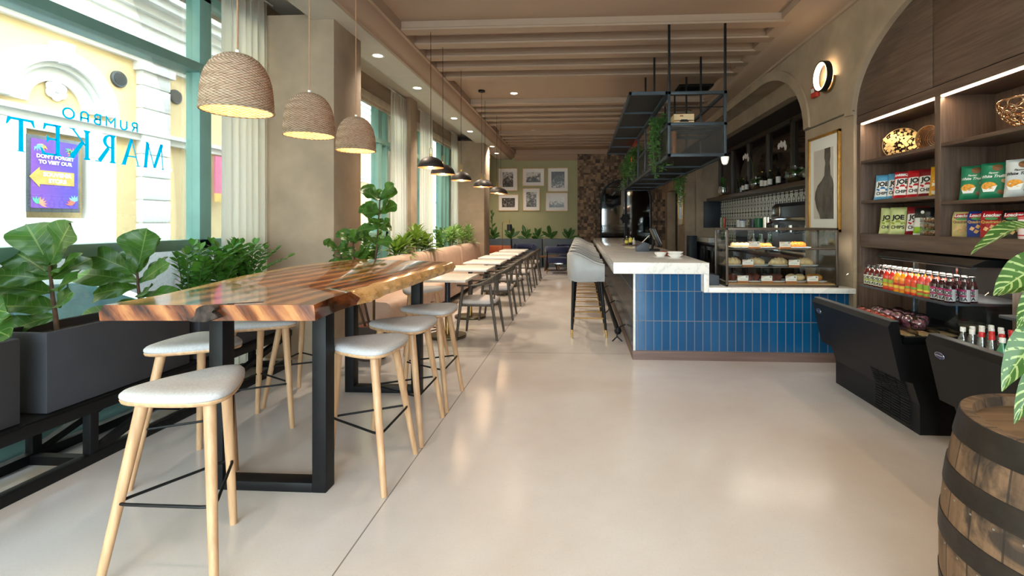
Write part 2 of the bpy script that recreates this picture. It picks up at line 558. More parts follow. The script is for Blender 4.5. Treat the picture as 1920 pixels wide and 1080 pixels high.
gp = MB().prism([(-.8, 0.01)] + [(a - 1.47, b) for a, b in semi(1.47, .80, 2.22, .61)] + [(.8, 0.01)], .0, .02, 'y')
mg = NT('mirrored_dark_glass'); gp.build('glass_pane', mg.done(mg.bsdf(lin((116, 118, 120)), .04, 1.0)), cw, smooth=0)
hb = MB().tube([(-.02, -.06, 1.56), (-.02, -.03, 1.56)], .14, 20)
for a in range(6): hb.obox((-.02 + .15 * cos(a * pi / 3), -.045, 1.56 + .15 * sin(a * pi / 3)), (.05, .03, .05), (0, -a * pi / 3, 0))
hb.build('round_pull', BLACKM, cw)

# door recess at the far right and the front wall behind the camera
rc = MB()
rc.box(2.98, 13.70, -.1, 3.5, 13.76, 2.5); rc.box(2.98, 15.4, -.1, 3.5, 15.46, 2.5); rc.box(3.45, 13.7, -.1, 3.55, 15.46, 2.5); rc.box(2.98, 13.7, 2.4, 3.55, 15.46, 2.5)
structure(rc.build('wall_alcove', M('dark_olive_paint', (88, 80, 70), .7), smooth=0))
al = thing('display_cupboard', 'dark open cupboard in the alcove at the far right end', 'cupboard', (3.2, 14.5, 0))
c = MB()
for z in (0.02, .5, .98, 1.45, 1.9, 2.34): c.box(-.16, -.7, z, .2, .7, z + .03)
c.build('shelf', FRM, al)
c = MB()
for y in (-.72, 0, .68): c.box(-.18, y, 0, .2, y + .04, 2.38)
c.build('upright', FRM, al)

wf = MB()
wf.box(1.75, -2.5, -.1, 4.3, -2.3, 3.9)
wf.box(-3.75, -2.5, 3.45, 1.8, -2.3, 3.9)
structure(wf.build('wall_front', PLASTER, smooth=0))
w5 = MB()
for x in (-3.5, -2.2, -.9, .4, 1.68): w5.box(x - .05, -2.46, 0, x + .05, -2.34, 3.47)
w5.box(-3.6, -2.46, 0, 1.75, -2.34, .08); w5.box(-3.6, -2.46, 2.5, 1.75, -2.34, 2.58); w5.box(-3.6, -2.46, 3.4, 1.75, -2.34, 3.47)
w5 = structure(w5.build('window_5', TEAL))
MB().box(-3.5, -2.403, .02, 1.72, -2.397, 3.45).build('pane', GLASS, w5, smooth=0)
# closing walls out of sight on the right
structure(MB().box(3.20, -2.3, -.1, 3.4, 5.9, 3.9).build('wall_side', PLASTER, smooth=0))
# ------------------------------------------------------------------ outside: street, building opposite, parked car
structure(MB().box(-14, -14, -.75, 14, 26, -.52).build('street', M('asphalt_paving', (150, 150, 148), .85, var=.1, vs=3), smooth=0))
structure(MB().box(-3.75, -2.5, 3.96, 14, 16.5, 8.3).build('wall_upper_storeys', M('cream_render', (210, 200, 180), .85), smooth=0))  # unseen mass added overhead, its height keeps skylight off the facade opposite
YEL = M('cream_yellow_render', (220, 194, 146), .85, var=.04, vs=1.2)
WHT = M('white_stucco', (208, 207, 202), .8, var=.03, vs=2)
GRAN = M('grey_granite', (120, 120, 118), .6, var=.15, vs=30)
bd = thing('building', 'cream yellow building with white pilasters and an arched window across the street', 'building', (-8.5, 7, -.16))
def bl(m, name, mat, **k):
    o = m.build(name, mat, bd, **k); o.location = (8.5 - 8.5, 0, 0); return o
def rel(y0, z0, y1, z1, x0, x1, m, bev=0.0):
    m.box(x0, y0 - 7, z0 + .16, x1, y1 - 7, z1 + .16, bev)
m = MB(); rel(-12, -.55, 26, 9.5, -2, 0, m); bl(m, 'wall', YEL, smooth=0)
m = MB(); rel(-12, -.55, 26, .98, -.1, .12, m, .01)
bl(m, 'plinth', GRAN)
m = MB()
for (z0, z1, x) in ((4.50, 4.60, .10), (4.60, 4.78, .18), (4.78, 4.86, .30), (5.25, 5.45, .12), (5.45, 5.60, .22), (5.60, 5.75, .40), (5.75, 5.85, .5)): rel(-12, z0, 26, z1, -.1, x, m)
rel(-12, 4.86, 26, 5.25, -.1, .06, m)
bl(m, 'cornice', WHT, smooth=0)
m = MB(); rel(-12, 3.00, 26, 3.12, -.1, .10, m); rel(-12, 3.12, 26, 3.20, -.1, .16, m); bl(m, 'string_course', WHT, smooth=0)
for i, y in enumerate((2.6, 5.2, 8.72, 11.6, 15.4)):
    m = MB(); z = .98
    while z < 4.3:
        rel(y, z + .012, y + .62, min(z + .43, 4.34), -.1, .14, m, .012); z += .44
    rel(y - .06, 4.34, y + .68, 4.5, -.1, .20, m)
    rel(y + .02, .98, y + .6, 4.4, -.1, .11, m)
    bl(m, 'pilaster', WHT)
# arched window bay
yc, zc = 7.30, 3.30
m = MB()
def ring(r0, r1, x0, x1, m):
    P = [(yc - 7 + r1 * cos(pi * i / 24), zc + .16 + r1 * sin(pi * i / 24)) for i in range(25)]
    Q = [(yc - 7 + r0 * cos(pi * i / 24), zc + .16 + r0 * sin(pi * i / 24)) for i in range(25)]
    m.prism(P + Q[::-1], x0, x1, 'x')
ring(.70, .94, -.05, .16, m); ring(.62, .72, -.05, .10, m); ring(.40, .62, -.05, .04, m)
m.prism([(yc - 7 - .07, zc + .16 + .68), (yc - 7 + .07, zc + .16 + .68), (yc - 7 + .11, zc + .16 + 1.02), (yc - 7 - .11, zc + .16 + 1.02)], -.05, .24, 'x')
bl(m, 'arch_surround', WHT, smooth=40)
m = MB()
rel(6.36, .98, 6.62, 3.06, -.05, .09, m); rel(7.98, .98, 8.24, 3.06, -.05, .09, m)
rel(6.62, .98, 7.98, 1.50, -.05, .10, m); rel(6.62, 2.86, 7.98, 3.0, -.05, .10, m); rel(6.62, 1.5, 6.82, 2.86, -.05, .1, m); rel(7.72, 1.5, 7.98, 2.86, -.05, .1, m)
bl(m, 'window_surround', WHT, smooth=0)
m = MB()
for a in range(6):
    m.lathe([(0, 0), (.07, .01), (.085, .03), (.05, .05), (0, .055)], 10, (.09 * cos(a * pi / 3), .09 * sin(a * pi / 3), 0))
m.lathe([(0, 0), (.05, .03), (.04, .07), (0, .08)], 10)
m.xf(Matrix.Translation((.0, yc - 7, zc + .16 + .26)) @ Matrix.Rotation(pi / 2, 4, 'Y'))
bl(m, 'rosette', WHT)
for i, y in enumerate((8.36, 9.6)):
    m = MB().lathe([(0, .04), (.11, .04), (.135, .05), (.15, .03), (.15, -.02), (0, -.02)], 24)
    for k in range(-5, 6):
        h = sqrt(max(0, .115 ** 2 - (k * .02) ** 2)); m.box(k * .02 - .004, -h, .035, k * .02 + .004, h, .055)
    m.xf(Matrix.Translation((0, y - 7, 4.06 + .16)) @ Matrix.Rotation(pi / 2, 4, 'Y'))
    bl(m, 'round_vent', M('dark_vent_metal', (70, 74, 76), .5))
for y in (5.6, 9.3, 12.4):
    m = MB(); rel(y, 6.3, y + .9, 8.2, -.02, .08, m); o = bl(m, 'window', TEAL, smooth=0)
# poster in the arched window
ps = thing('poster', 'purple poster with a golden arrow in the window of the building opposite', 'poster', (-8.38, 7.20, 2.2))
ps.scale = (1, .87, .87)
m = MB().box(-.03, -.44, -.70, .0, .44, .66, .004); m.build('poster_frame', M('dark_grey_frame', (80, 84, 88), .5), ps)
def purple():
    t = NT('purple_print'); v = t.coord(); sx = t.n('SeparateXYZ'); t.l(v, sx.inputs[0])
    g = t.ramp(t.math('ADD', t.math('MULTIPLY', sx.outputs[1], .8), t.math('ADD', .5, t.math('MULTIPLY', t.noise(v, 3), .2))), [(.2, lin((128, 76, 164))), (.9, lin((84, 72, 172)))])
    return t.done(t.bsdf(g, .4))
MB().box(.0, -.39, -.63, .008, .39, .60).build('print', purple(), ps, smooth=0)
def ptext(lines, size, z, mat, name, bold=.004, y=0.0, lead=1.15, par=ps):
    m = MB()
    for i, sx in enumerate(lines):
        me = text_mesh(sx, size, bold)
        m.mesh(me, lambda c, i=i: Vector((.0155, c.x + y, z + c.y - i * size * lead)))
    return m.build(name, mat, par, smooth=0)
PW = M('poster_white', (240, 240, 245), .5, var=.01)
ptext(["DON'T FORGET", "TO VISIT OUR"], .088, .27, PW, 'lettering')
m = MB().prism([(-.42, -.08), (-.26, .10), (-.26, .045), (.32, .045), (.32, -.205), (-.26, -.205), (-.26, -.26)], .008, .013, 'x')
m.build('golden_arrow', M('golden_print', (206, 168, 84), .5), ps, smooth=0)
ptext(['SOUVENIR', 'STORE'], .10, -.055, PW, 'arrow_lettering', y=.03)
for (y, z, a0, c) in ((-.30, .50, -60, (120, 170, 225)), (-.22, .52, -100, (225, 180, 80)), (.28, .48, -130, (80, 160, 120)), (.32, .40, 150, (230, 120, 90)), (-.32, -.55, 60, (90, 190, 150)), (-.26, -.56, 30, (235, 150, 120)), (.30, -.56, 120, (240, 110, 80)), (.33, -.50, 90, (130, 190, 230))):
    m = MB()
    for k in range(5):
        a = radians(a0 + (k - 2) * 26); L = .13
        p = [(y, z), (y + L * .5 * cos(a) - .018 * sin(a), z + L * .5 * sin(a) + .018 * cos(a)), (y + L * cos(a), z + L * sin(a)), (y + L * .5 * cos(a) + .018 * sin(a), z + L * .5 * sin(a) - .018 * cos(a))]
        m.prism([(max(-.385, min(.385, q[0])), max(-.625, min(.595, q[1]))) for q in p], .008, .010 + k * .0006, 'x')
    m.build('printed_leaves', M('print_%d_%d_%d' % c, c, .5), ps, smooth=0)
bn = thing('banner', 'pink and yellow banner on the building beyond the green mullion', 'banner', (-8.33, 10.72, 2.4))
MB().box(-.03, -.22, -.3, 0, .22, .55).build('banner_cloth', M('pink_banner', (216, 90, 140), .6), bn)
MB().box(-.028, -.22, -.5, .004, .22, -.3).build('banner_stripe', M('yellow_banner', (230, 190, 90), .6), bn)

# silver car parked under the window
car = thing('car', 'silver car parked at the kerb outside the lettered window', 'car', (-5.55, 3.4, -.52))
SILV = M('silver_car_paint', (196, 202, 206), .25, .5, var=.02, Coat_Weight=.6)
def carbody():
    m = MB()
    # cross-sections along the car: (y, half width, sill z, belt z)
    st = [(-2.15, .62, .42, .70), (-2.08, .76, .32, .80), (-1.6, .84, .26, .90), (-.8, .86, .24, .96), (0, .87, .24, .98), (.9, .87, .24, 1.0), (1.6, .84, .26, 1.02), (2.05, .76, .34, .98), (2.15, .66, .46, .86)]
    rings = []
    for y, w, z0, z1 in st:
        rings.append([(-w * .86, y, z0), (w * .86, y, z0), (w, y, z0 + .10), (w * 1.02, y, (z0 + z1) / 2), (w * .97, y, z1 - .05), (w * .9, y, z1), (-w * .9, y, z1), (-w * .97, y, z1 - .05), (-w * 1.02, y, (z0 + z1) / 2), (-w, y, z0 + .10)])
    m.loft(rings)
    return m
body = carbody().build('body', SILV, car, smooth=50)
m = MB()
st = [(-1.15, .74, .97, .98), (-.35, .66, .97, 1.40), (.1, .64, .97, 1.45), (.9, .63, .97, 1.43), (1.3, .64, .97, 1.36), (1.95, .70, .97, 1.0)]
m.loft([[(-.78 if 0 else -w - .1, y, z0), (w + .1, y, z0), (w + .02, y, z0 * .35 + z1 * .65), (w - .06, y, z1), (-w + .06, y, z1), (-w - .02, y, z0 * .35 + z1 * .65)] for y, w, z0, z1 in st])
m.build('cabin', SILV, car, smooth=40)
m = MB()
CG = M('tinted_car_glass', (96, 132, 136), .06, spec=.8)
for s in (-1, 1):
    for pl in ([(-.92, 1.02), (-.30, 1.36), (.34, 1.39), (.34, 1.02)], [(.42, 1.02), (.42, 1.39), (1.02, 1.36), (1.55, 1.10), (1.5, 1.02)]):
        m.loft([[(s * (.775 - (z - .97) * .22), y, z) for y, z in pl], [(s * (.80 - (z - .97) * .24), y, z) for y, z in pl]])
m.build('side_window', CG, car, smooth=0)
for y in (-1.35, 1.35):
    for s in (-1, 1):
        m = MB().tube([(s * .66, y, .32), (s * .88, y, .32)], .32, 28)
        w = m.build('wheel', M('tyre_rubber', (28, 28, 30), .8), car)
        MB().tube([(s * .87, y, .32), (s * .895, y, .32)], .20, 20).build('hubcap', CHROME, w)
MB().box(.70, -1.0, .98, 1.0, -.86, 1.10, .03).build('wing_mirror', SILV, car)
for y in (-.1, .95):
    MB().box(.87, y, .84, .90, y + .16, .87, .01).build('door_handle', CHROME, car)

# ------------------------------------------------------------------ window lettering, read from the street
def vinyl(name, c):
    """thin translucent film, lit through from the street side"""
    t = NT(name)
    d = t.n('BsdfDiffuse'); d.inputs[0].default_value = lin(c)
    tl = t.n('BsdfTranslucent'); tl.inputs[0].default_value = lin(c)
    mx = t.n('MixShader'); mx.inputs[0].default_value = .8
    t.l(d.outputs[0], mx.inputs[1]); t.l(tl.outputs[0], mx.inputs[2])
    return t.done(mx)
CYAN = vinyl('cyan_vinyl', (0, 186, 245)); PALEB = vinyl('pale_blue_vinyl', (120, 160, 200))
def serif_glyphs():
    """thick-and-thin capitals as outlines in a unit-high box: lists of polygons"""
    def stem(x, w, z0=0, z1=1, s=.05):
        # a stem with bracketed serifs at both ends
        return [[(x - s, z0), (x + w + s, z0), (x + w + s, z0 + .03), (x + w, z0 + .08), (x + w, z1 - .08), (x + w + s, z1 - .03), (x + w + s, z1), (x - s, z1), (x - s, z1 - .03), (x, z1 - .08), (x, z0 + .08), (x - s, z0 + .03)]]
    def bar(x0, z0, x1, z1, w0, w1):
        d = Vector((x1 - x0, z1 - z0)).normalized(); n = Vector((-d.y, d.x))
        return [[(x0 + n.x * w0, z0 + n.y * w0), (x0 - n.x * w0, z0 - n.y * w0), (x1 - n.x * w1, z1 - n.y * w1), (x1 + n.x * w1, z1 + n.y * w1)]]
    def foot(x, z, w): return [[(x - w, z), (x + w, z), (x + w * .6, z + .035), (x - w * .6, z + .035)]]
    G = {}
    G['M'] = (1.0, bar(.10, 0, .18, 1, .022, .022) + bar(.16, .97, .50, .03, .075, .06) + bar(.50, .03, .80, .97, .022, .022) + bar(.80, .95, .90, 0, .075, .07) + foot(.10, 0, .08) + foot(.91, 0, .11) + [[(.06, 1), (.22, 1), (.24, .95), (.12, .96)]] + [[(.78, 1), (.92, 1), (.86, .95), (.76, .95)]])
    G['A'] = (.80, bar(.08, .02, .36, 1, .022, .025) + bar(.36, .99, .68, .02, .06, .075) + [[(.17, .32), (.57, .32), (.55, .365), (.19, .365)]] + foot(.08, 0, .10) + foot(.69, 0, .13))
    P = arc(.28, .76, .27, .24, 90, -90, 12)
    Q = arc(.26, .76, .16, .19, -90, 90, 12)
    G['R'] = (.80, stem(.12, .13) + [[(.22, 1)] + P + [(.22, .52), (.22, .57)] + Q + [(.22, .95)]] + bar(.34, .53, .68, .03, .06, .075) + foot(.74, 0, .12))
    G['K'] = (.82, stem(.12, .13) + bar(.24, .48, .66, .98, .025, .03) + bar(.33, .58, .70, .03, .06, .085) + foot(.74, 0, .13) + [[(.56, 1), (.78, 1), (.76, .965), (.6, .965)]])
    G['E'] = (.70, stem(.12, .13) + [[(.2, 1), (.60, 1), (.62, .80), (.58, .80), (.52, .93), (.2, .94)], [(.2, .55), (.44, .55), (.50, .64), (.52, .64), (.52, .40), (.50, .40), (.44, .49), (.2, .49)], [(.2, 0), (.64, 0), (.70, .22), (.66, .22), (.56, .07), (.2, .06)]])
    G['T'] = (.80, [[(.34, .03), (.27, 0), (.54, 0), (.47, .03), (.465, .94), (.345, .94)], [(.02, .78), (.06, .78), (.14, .93), (.67, .93), (.76, .78), (.80, .78), (.76, 1), (.06, 1)]])
    return G
SG = serif_glyphs()
def serif_word(word, h, m, ax=1.0, gap=.10):
    x = 0
    for ch in word:
        w, polys = SG[ch]
        for i, p in enumerate(polys):
            m._f([m.bm.verts.new(((x + a * ax) * h, -.0001 * i, b * h)) for a, b in p])
        x += (w * ax + gap)
    return x * h
lt = thing('window_lettering', 'cyan window lettering for the market, seen mirrored on the big near window', 'lettering', (-3.452, 3.80, 1.86))
m = MB(); tot = serif_word('MARKET', .205, m, ax=1.0, gap=.13)
s = 1.13 / tot
m.xf(Matrix.Scale(s, 4, (1, 0, 0)))
m.xf(Matrix.Rotation(-pi / 2, 4, 'Z'))
m.build('large_word', CYAN, lt, smooth=0)
def ribbon(m, P, r):
    P = [Vector(p) for p in P]; k = len(P)
    loop = (P[0] - P[-1]).length < 1e-6
    A, B = [], []
    for i in range(k):
        a = P[i - 1] if i else (P[-2] if loop else None); b = P[i + 1] if i < k - 1 else (P[1] if loop else None)
        d1 = (P[i] - a).normalized() if a is not None else None; d2 = (b - P[i]).normalized() if b is not None else None
        d1 = d1 or d2; d2 = d2 or d1
        n1 = Vector((-d1.y, d1.x)); n2 = Vector((-d2.y, d2.x)); n = (n1 + n2).normalized(); w = r / max(.4, n.dot(n1))
        A.append(m.bm.verts.new((P[i].x + n.x * w, 0, P[i].y + n.y * w))); B.append(m.bm.verts.new((P[i].x - n.x * w, 0, P[i].y - n.y * w)))
    for i in range(k - 1): m._f((A[i], A[i + 1], B[i + 1], B[i]))
def stroke_word(items, m, h, t, gap):
    x = 0
    for w, strokes in items:
        for st in strokes:
            ribbon(m, [((x + a) * h, b * h) for a, b in st], t * h)
        x += w + gap
    return x * h
AR = lambda cx, cz, rx, rz, a, b, n=10: arc(cx, cz, rx, rz, a, b, n)
GS = {
 'R': (.55, [[(0, 0), (0, 1)], [(0, 1), (.3, 1)] + AR(.3, .75, .25, .25, 90, -90) + [(0, .5)], [(.28, .5), (.55, 0)]]),
 'U': (.65, [[(0, 1), (0, .33)] + AR(.325, .33, .325, .33, 180, 360) + [(.65, 1)]]),
 'M': (.85, [[(0, 0), (0, 1), (.425, .4), (.85, 1), (.85, 0)]]),
 'B': (.55, [[(0, 0), (0, 1), (.3, 1)] + AR(.3, .76, .22, .24, 90, -90) + [(0, .52)], [(.28, .52)] + AR(.3, .26, .26, .26, 90, -90) + [(0, 0)]]),
 'A': (.65, [[(0, 0), (0, .67)] + AR(.325, .67, .325, .33, 180, 0) + [(.65, 0)], [(0, .35), (.65, .35)]]),
 'O': (.95, [AR(.475, .5, .475, .5, 0, 360, 22)])}
m = MB(); tot = stroke_word([GS[c] for c in 'RUMBAO'], m, .068, .085, .60)
m.xf(Matrix.Scale(.58 / tot, 4, (1, 0, 0)))
m.xf(Matrix.Translation((0, -.25, .265)) @ Matrix.Rotation(-pi / 2, 4, 'Z'))
m.build('small_word', CYAN, lt)
lt2 = thing('window_lettering', 'pale blue mirrored lettering on the farthest window, between its curtains', 'lettering', (-3.452, 11.35, 1.86))
m = MB(); tot = serif_word('MARKET', .26, m, gap=.13); m.xf(Matrix.Rotation(-pi / 2, 4, 'Z')); m.build('large_word', PALEB, lt2, smooth=0)
# ------------------------------------------------------------------ slab table
def slab_wood():
    t = NT('figured_slab')
    v = t.coord()
    sx = t.n('SeparateXYZ'); t.l(v, sx.inputs[0])
    def turned(sc):
        mp = t.n('Mapping'); mp.inputs['Scale'].default_value = sc
        t.l(t.coord(rot=(0, .62, .06)), mp.inputs['Vector']); return mp.outputs['Vector']
    w = t.n('TexWave', wave_type='BANDS', bands_direction='X', wave_profile='SIN')
    w.inputs['Scale'].default_value = 1.5; w.inputs['Distortion'].default_value = 7.0; w.inputs['Detail'].default_value = 4.0; w.inputs['Detail Scale'].default_value = 0.8; w.inputs['Detail Roughness'].default_value = .6
    t.l(turned((1.7, .33, .8)), w.inputs['Vector'])
    n = t.noise(turned((1, .08, .16)), 36, 5, .65, 1.2)
    br_ = t.noise(t.coord(scale=(1, .4, 1)), 2.6, 3, .55, 1.2)
    f = t.math('ADD', t.math('ADD', t.math('MULTIPLY', w.outputs['Fac'], .26), t.math('MULTIPLY', n, .50)), t.math('MULTIPLY', br_, .34))
    col = t.ramp(f, [(0.36, lin((50, 24, 12))), (0.48, lin((108, 58, 31))), (0.58, lin((146, 86, 48))), (0.74, lin((186, 126, 76)))])
    # pale sapwood along the two live edges
    e = t.math('MULTIPLY', t.math('SUBTRACT', t.noise(v, 5, 3, .6), .5), .07)
    xl = t.math('ADD', -.755, t.math('MULTIPLY', t.math('ABSOLUTE', t.math('SUBTRACT', sx.outputs[1], 1.75)), .19))
    lft = t.math('LESS_THAN', sx.outputs[0], t.math('ADD', t.math('ADD', xl, .055), e))
    lft = t.math('MULTIPLY', lft, t.math('GREATER_THAN', sx.outputs[1], .03))
    rgt = t.math('GREATER_THAN', t.math('ADD', sx.outputs[0], e), .405)
    rgt = t.math('MULTIPLY', rgt, t.math('GREATER_THAN', t.math('ADD', sx.outputs[1], t.math('MULTIPLY', e, 2)), .43))
    k = t.math('MAXIMUM', lft, rgt)
    burl = t.noise(t.coord(scale=(1, 1, 2)), 34, 5, .7, 1.5)
    sap = t.ramp(t.math('ADD', t.math('MULTIPLY', n, .6), t.math('MULTIPLY', burl, .45)), [(.36, lin((150, 100, 56))), (.5, lin((208, 164, 108))), (.7, lin((226, 190, 138)))])
    col = t.mix(k, col, sap)
    return t.done(t.bsdf(col, .13, spec=.5, Coat_Weight=.25, Coat_Roughness=.05))
SLAB = slab_wood()
BARK = M('dark_bark_void', (58, 46, 40), .85, var=.6, vs=40, bump=1.0, bs=60, stretch=(1, 1, .5))
tb = thing('communal_table', 'long live-edge wooden slab table on black steel frames, by the planters', 'table', (-1.66, 2.06, 0))
top_l = [(-.465, -.04), (-.475, .28), (-.60, .8), (-.68, 1.13), (-.75, 1.7), (-.72, 2.2), (-.66, 2.52), (-.55, 2.68)]
top_r = [(.475, .01), (.445, .2), (.443, .43), (.42, .49), (.432, .62), (.44, .76), (.452, 1.1), (.462, 1.5), (.48, 1.92), (.462, 2.36)]
bot_r = [(.48, .01), (.46, .2), (.462, .40), (.49, .50), (.495, .66), (.475, .78), (.49, 1.1), (.485, 1.36), (.50, 1.9), (.50, 2.24)]
def dense(p, n):
    L = [0]
    for a, b in zip(p, p[1:]): L.append(L[-1] + hypot(b[0] - a[0], b[1] - a[1]))
    out = []
    for i in range(n + 1):
        t = L[-1] * i / n
        k = 0
        while k < len(p) - 2 and L[k + 1] < t: k += 1
        u = (t - L[k]) / (L[k + 1] - L[k]) if L[k + 1] > L[k] else 0
        out.append((p[k][0] + (p[k + 1][0] - p[k][0]) * u, p[k][1] + (p[k + 1][1] - p[k][1]) * u))
    return out
rnd = random.Random(3)
TR, BR, TL = dense(top_r, 60), dense(bot_r, 60), dense(top_l, 50)
BL = [(x - .015 + .006 * sin(i * 1.7), y) for i, (x, y) in enumerate(TL)]
MR = [((a[0] + b[0]) / 2 + (0.0 if a[1] < .42 else .022 + .010 * sin(i * 1.3) + .006 * sin(i * 3.1)), (a[1] + b[1]) / 2) for i, (a, b) in enumerate(zip(TR, BR))]
ML = [(x - .02 + .008 * sin(i * 1.1), y) for i, (x, y) in enumerate(TL)]
m = MB()
rings = []
def ringz(R, L, z): return [(x, y, z) for x, y in R] + [(x, y, z) for x, y in L[::-1]]
m.loft([ringz(BR, BL, .985), ringz(MR, ML, 1.02), ringz([(x + (0 if y < .42 else .006), y) for x, y in TR], TL, 1.047), ringz([(x - .004, y) for x, y in TR], [(x + .004, y) for x, y in TL], 1.055)])
m.build('tabletop', SLAB, tb, smooth=45)
# dark bark pocket in the near end and the crack running back from it
m = MB()
pk = [(.045, .988), (.07, 1.012), (.085, 1.045), (.105, 1.056), (.15, 1.058), (.165, 1.045), (.15, 1.03), (.18, 1.006), (.155, .99), (.10, .984)]
rj = random.Random(8); pk = dense(pk + pk[:1], 34)[:-1]
m.prism([(x - .11 + rj.uniform(-.006, .006), min(1.0562, z + rj.uniform(-.004, .004))) for x, z in pk], -.0425, -.010, 'y', .002)
m.obox((.13, .05, 1.0552), (.14, .010, .003), (0, 0, .42)); m.obox((.065, .0, 1.0552), (.08, .014, .004), (0, 0, .3))
m.build('bark_pocket', BARK, tb)
for y in (.39, 1.86):
    f = MB()
    f.box(-.32, y, 0, -.245, y + .09, .985, .003); f.box(.245, y, 0, .32, y + .09, .985, .003); f.box(-.245, y, 0, .245, y + .09, .05, .003); f.box(-.32, y - .0, .972, .32, y + .09, .987)
    f.build('leg_frame', BLACKM, tb)
    p = MB().box(-.29, y + .0, .985, .29, y + .09, .986); p.build('mounting_plate', BLACKM, tb)

# ------------------------------------------------------------------ three-legged stools
OAK = wood('pale_oak', (172, 132, 96), (208, 170, 130), 2, 10, .42)
GREYF = M('light_grey_felt', (186, 186, 188), .95, var=.10, vs=120, bump=.25, bs=420)
def make_stool():
    s = thing('bar_stool', '', 'stool')
    # rounded triangle: wide side at -x, apex at +x
    def outline(k, r):
        V = [Vector((-.215, -.275)), Vector((-.215, .275)), Vector((.305, 0))]
        cen = Vector((-.045, 0)); w = 1.55; P = []
        for i in range(3):
            b = V[i]; p0 = (V[i - 1] + b) / 2; p1 = (b + V[(i + 1) % 3]) / 2
            for q in range(14):
                t = q / 14; B0, B1, B2 = (1 - t) ** 2, 2 * t * (1 - t) * w, t * t
                P.append((p0 * B0 + b * B1 + p1 * B2) / (B0 + B1 + B2))
        return [cen + (p - cen) * k for p in P]
    def R(k, z): return [(p.x, p.y, z) for p in outline(k, .36)]
    m = MB(); m.loft([R(.97, .700), R(1.03, .705), R(1.05, .716), R(1.04, .720)])
    m.build('seat_base', OAK, s, smooth=50)
    m = MB(); m.loft([R(1.03, .719), R(1.055, .727), R(1.05, .738), R(1.0, .748), R(.9, .754), R(.7, .756), R(.35, .752), R(.1, .751)])
    m.build('seat_cushion', GREYF, s, smooth=60)
    tops = [(-.13, -.14), (-.13, .14), (.14, 0)]
    feet = [(-.235, -.235), (-.235, .235), (.185, 0)]
    feet = [(-.225, -.235), (-.225, .235), (.19, 0)]
    for (tx, ty), (fx, fy) in zip(tops, feet):
        m = MB(); n = 6
        m.tube([(tx + (fx - tx) * i / n, ty + (fy - ty) * i / n, .705 * (1 - i / n)) for i in range(n + 1)], [.0235 - .0075 * i / n for i in range(n + 1)], 14)
        m.build('leg', OAK, s)
    k = 1 - .31 / .705
    pts = []
    C = [Vector((tx + (fx - tx) * k, ty + (fy - ty) * k, .31)) for (tx, ty), (fx, fy) in zip(tops, feet)]
    cen = (C[0] + C[1] + C[2]) / 3
    C = [cen + (c - cen) * 1.10 for c in C]
    for i in range(3):
        a, b, c = C[i - 1], C[i], C[(i + 1) % 3]
        p0 = b + (a - b) * .14; p1 = b + (c - b) * .14
        for q in range(6):
            t = q / 5; pts.append(p0 * (1 - t) ** 2 + b * 2 * t * (1 - t) + p1 * t ** 2)
    MB().tube(pts, .0065, 8, closed=True).build('footrest', BLACKM, s)
    return s
st0 = make_stool()
STOOLS = [
 (-1.64, 1.99, pi / 2, 'grey felt wooden stool at the near end of the slab table, nearest of all stools'),
 (-1.245, 2.67, pi, 'nearest grey felt stool on the aisle side of the slab table'),
 (-1.235, 3.22, pi, 'middle grey felt stool on the aisle side of the slab table'),
 (-1.23, 3.775, pi, 'farthest grey felt stool on the aisle side of the slab table'),
 (-2.17, 2.65, 0, 'nearest grey felt stool between the slab table and the planters'),
 (-2.19, 3.22, 0, 'middle grey felt stool between the slab table and the planters'),
 (-2.21, 3.78, 0, 'farthest grey felt stool between the slab table and the planters'),
 (-1.66, 4.83, -pi / 2, 'grey felt stool at the far end of the slab table, facing the camera')]
for i, (x, y, r, lab) in enumerate(STOOLS):
    if i == 0:
        st0.location = (x, y, 0); st0.rotation_euler.z = r; st0['label'] = lab; st0['group'] = 'stools around the slab table'
    else: dup(st0, (x, y, 0), r, lab)

# ------------------------------------------------------------------ wicker pendants
def wicker():
    t = NT('grey_wicker')
    v = t.coord()
    sx = t.n('SeparateXYZ'); t.l(v, sx.inputs[0])
    ang = t.math('ARCTAN2', sx.outputs[1], sx.outputs[0])
    row = t.math('DIVIDE', sx.outputs[2], .0062)
    par = t.math('MULTIPLY', t.math('MODULO', t.math('FLOOR', row), 2), pi)
    over = t.math('SINE', t.math('ADD', t.math('MULTIPLY', ang, 33), par))
    rod = t.math('SINE', t.math('MULTIPLY', t.math('FRACT', row), pi))
    n = t.noise(t.coord(scale=(1, 1, 4)), 40, 3, .6)
    h = t.math('ADD', t.math('MULTIPLY', rod, .7), t.math('MULTIPLY', over, .3))
    f = t.math('ADD', t.math('MULTIPLY', h, .5), t.math('MULTIPLY', n, .55))
    col = t.ramp(f, [(.22, lin((70, 52, 38))), (.46, lin((160, 138, 114))), (.8, lin((222, 206, 182)))])
    p = t.bsdf(col, .75, bump=h, bstr=.8, bdist=.004)
    tl = t.n('BsdfTranslucent'); tl.inputs[0].default_value = lin((214, 160, 84))
    mx = t.n('MixShader'); mx.inputs[0].default_value = .12
    t.l(p.outputs[0], mx.inputs[1]); t.l(tl.outputs[0], mx.inputs[2])
    return t.done(mx)
WICK = wicker()
CORD = M('tan_cord', (170, 128, 98), .7)
BULB = lamp_mat('warm_bulb', (255, 206, 140), 40)
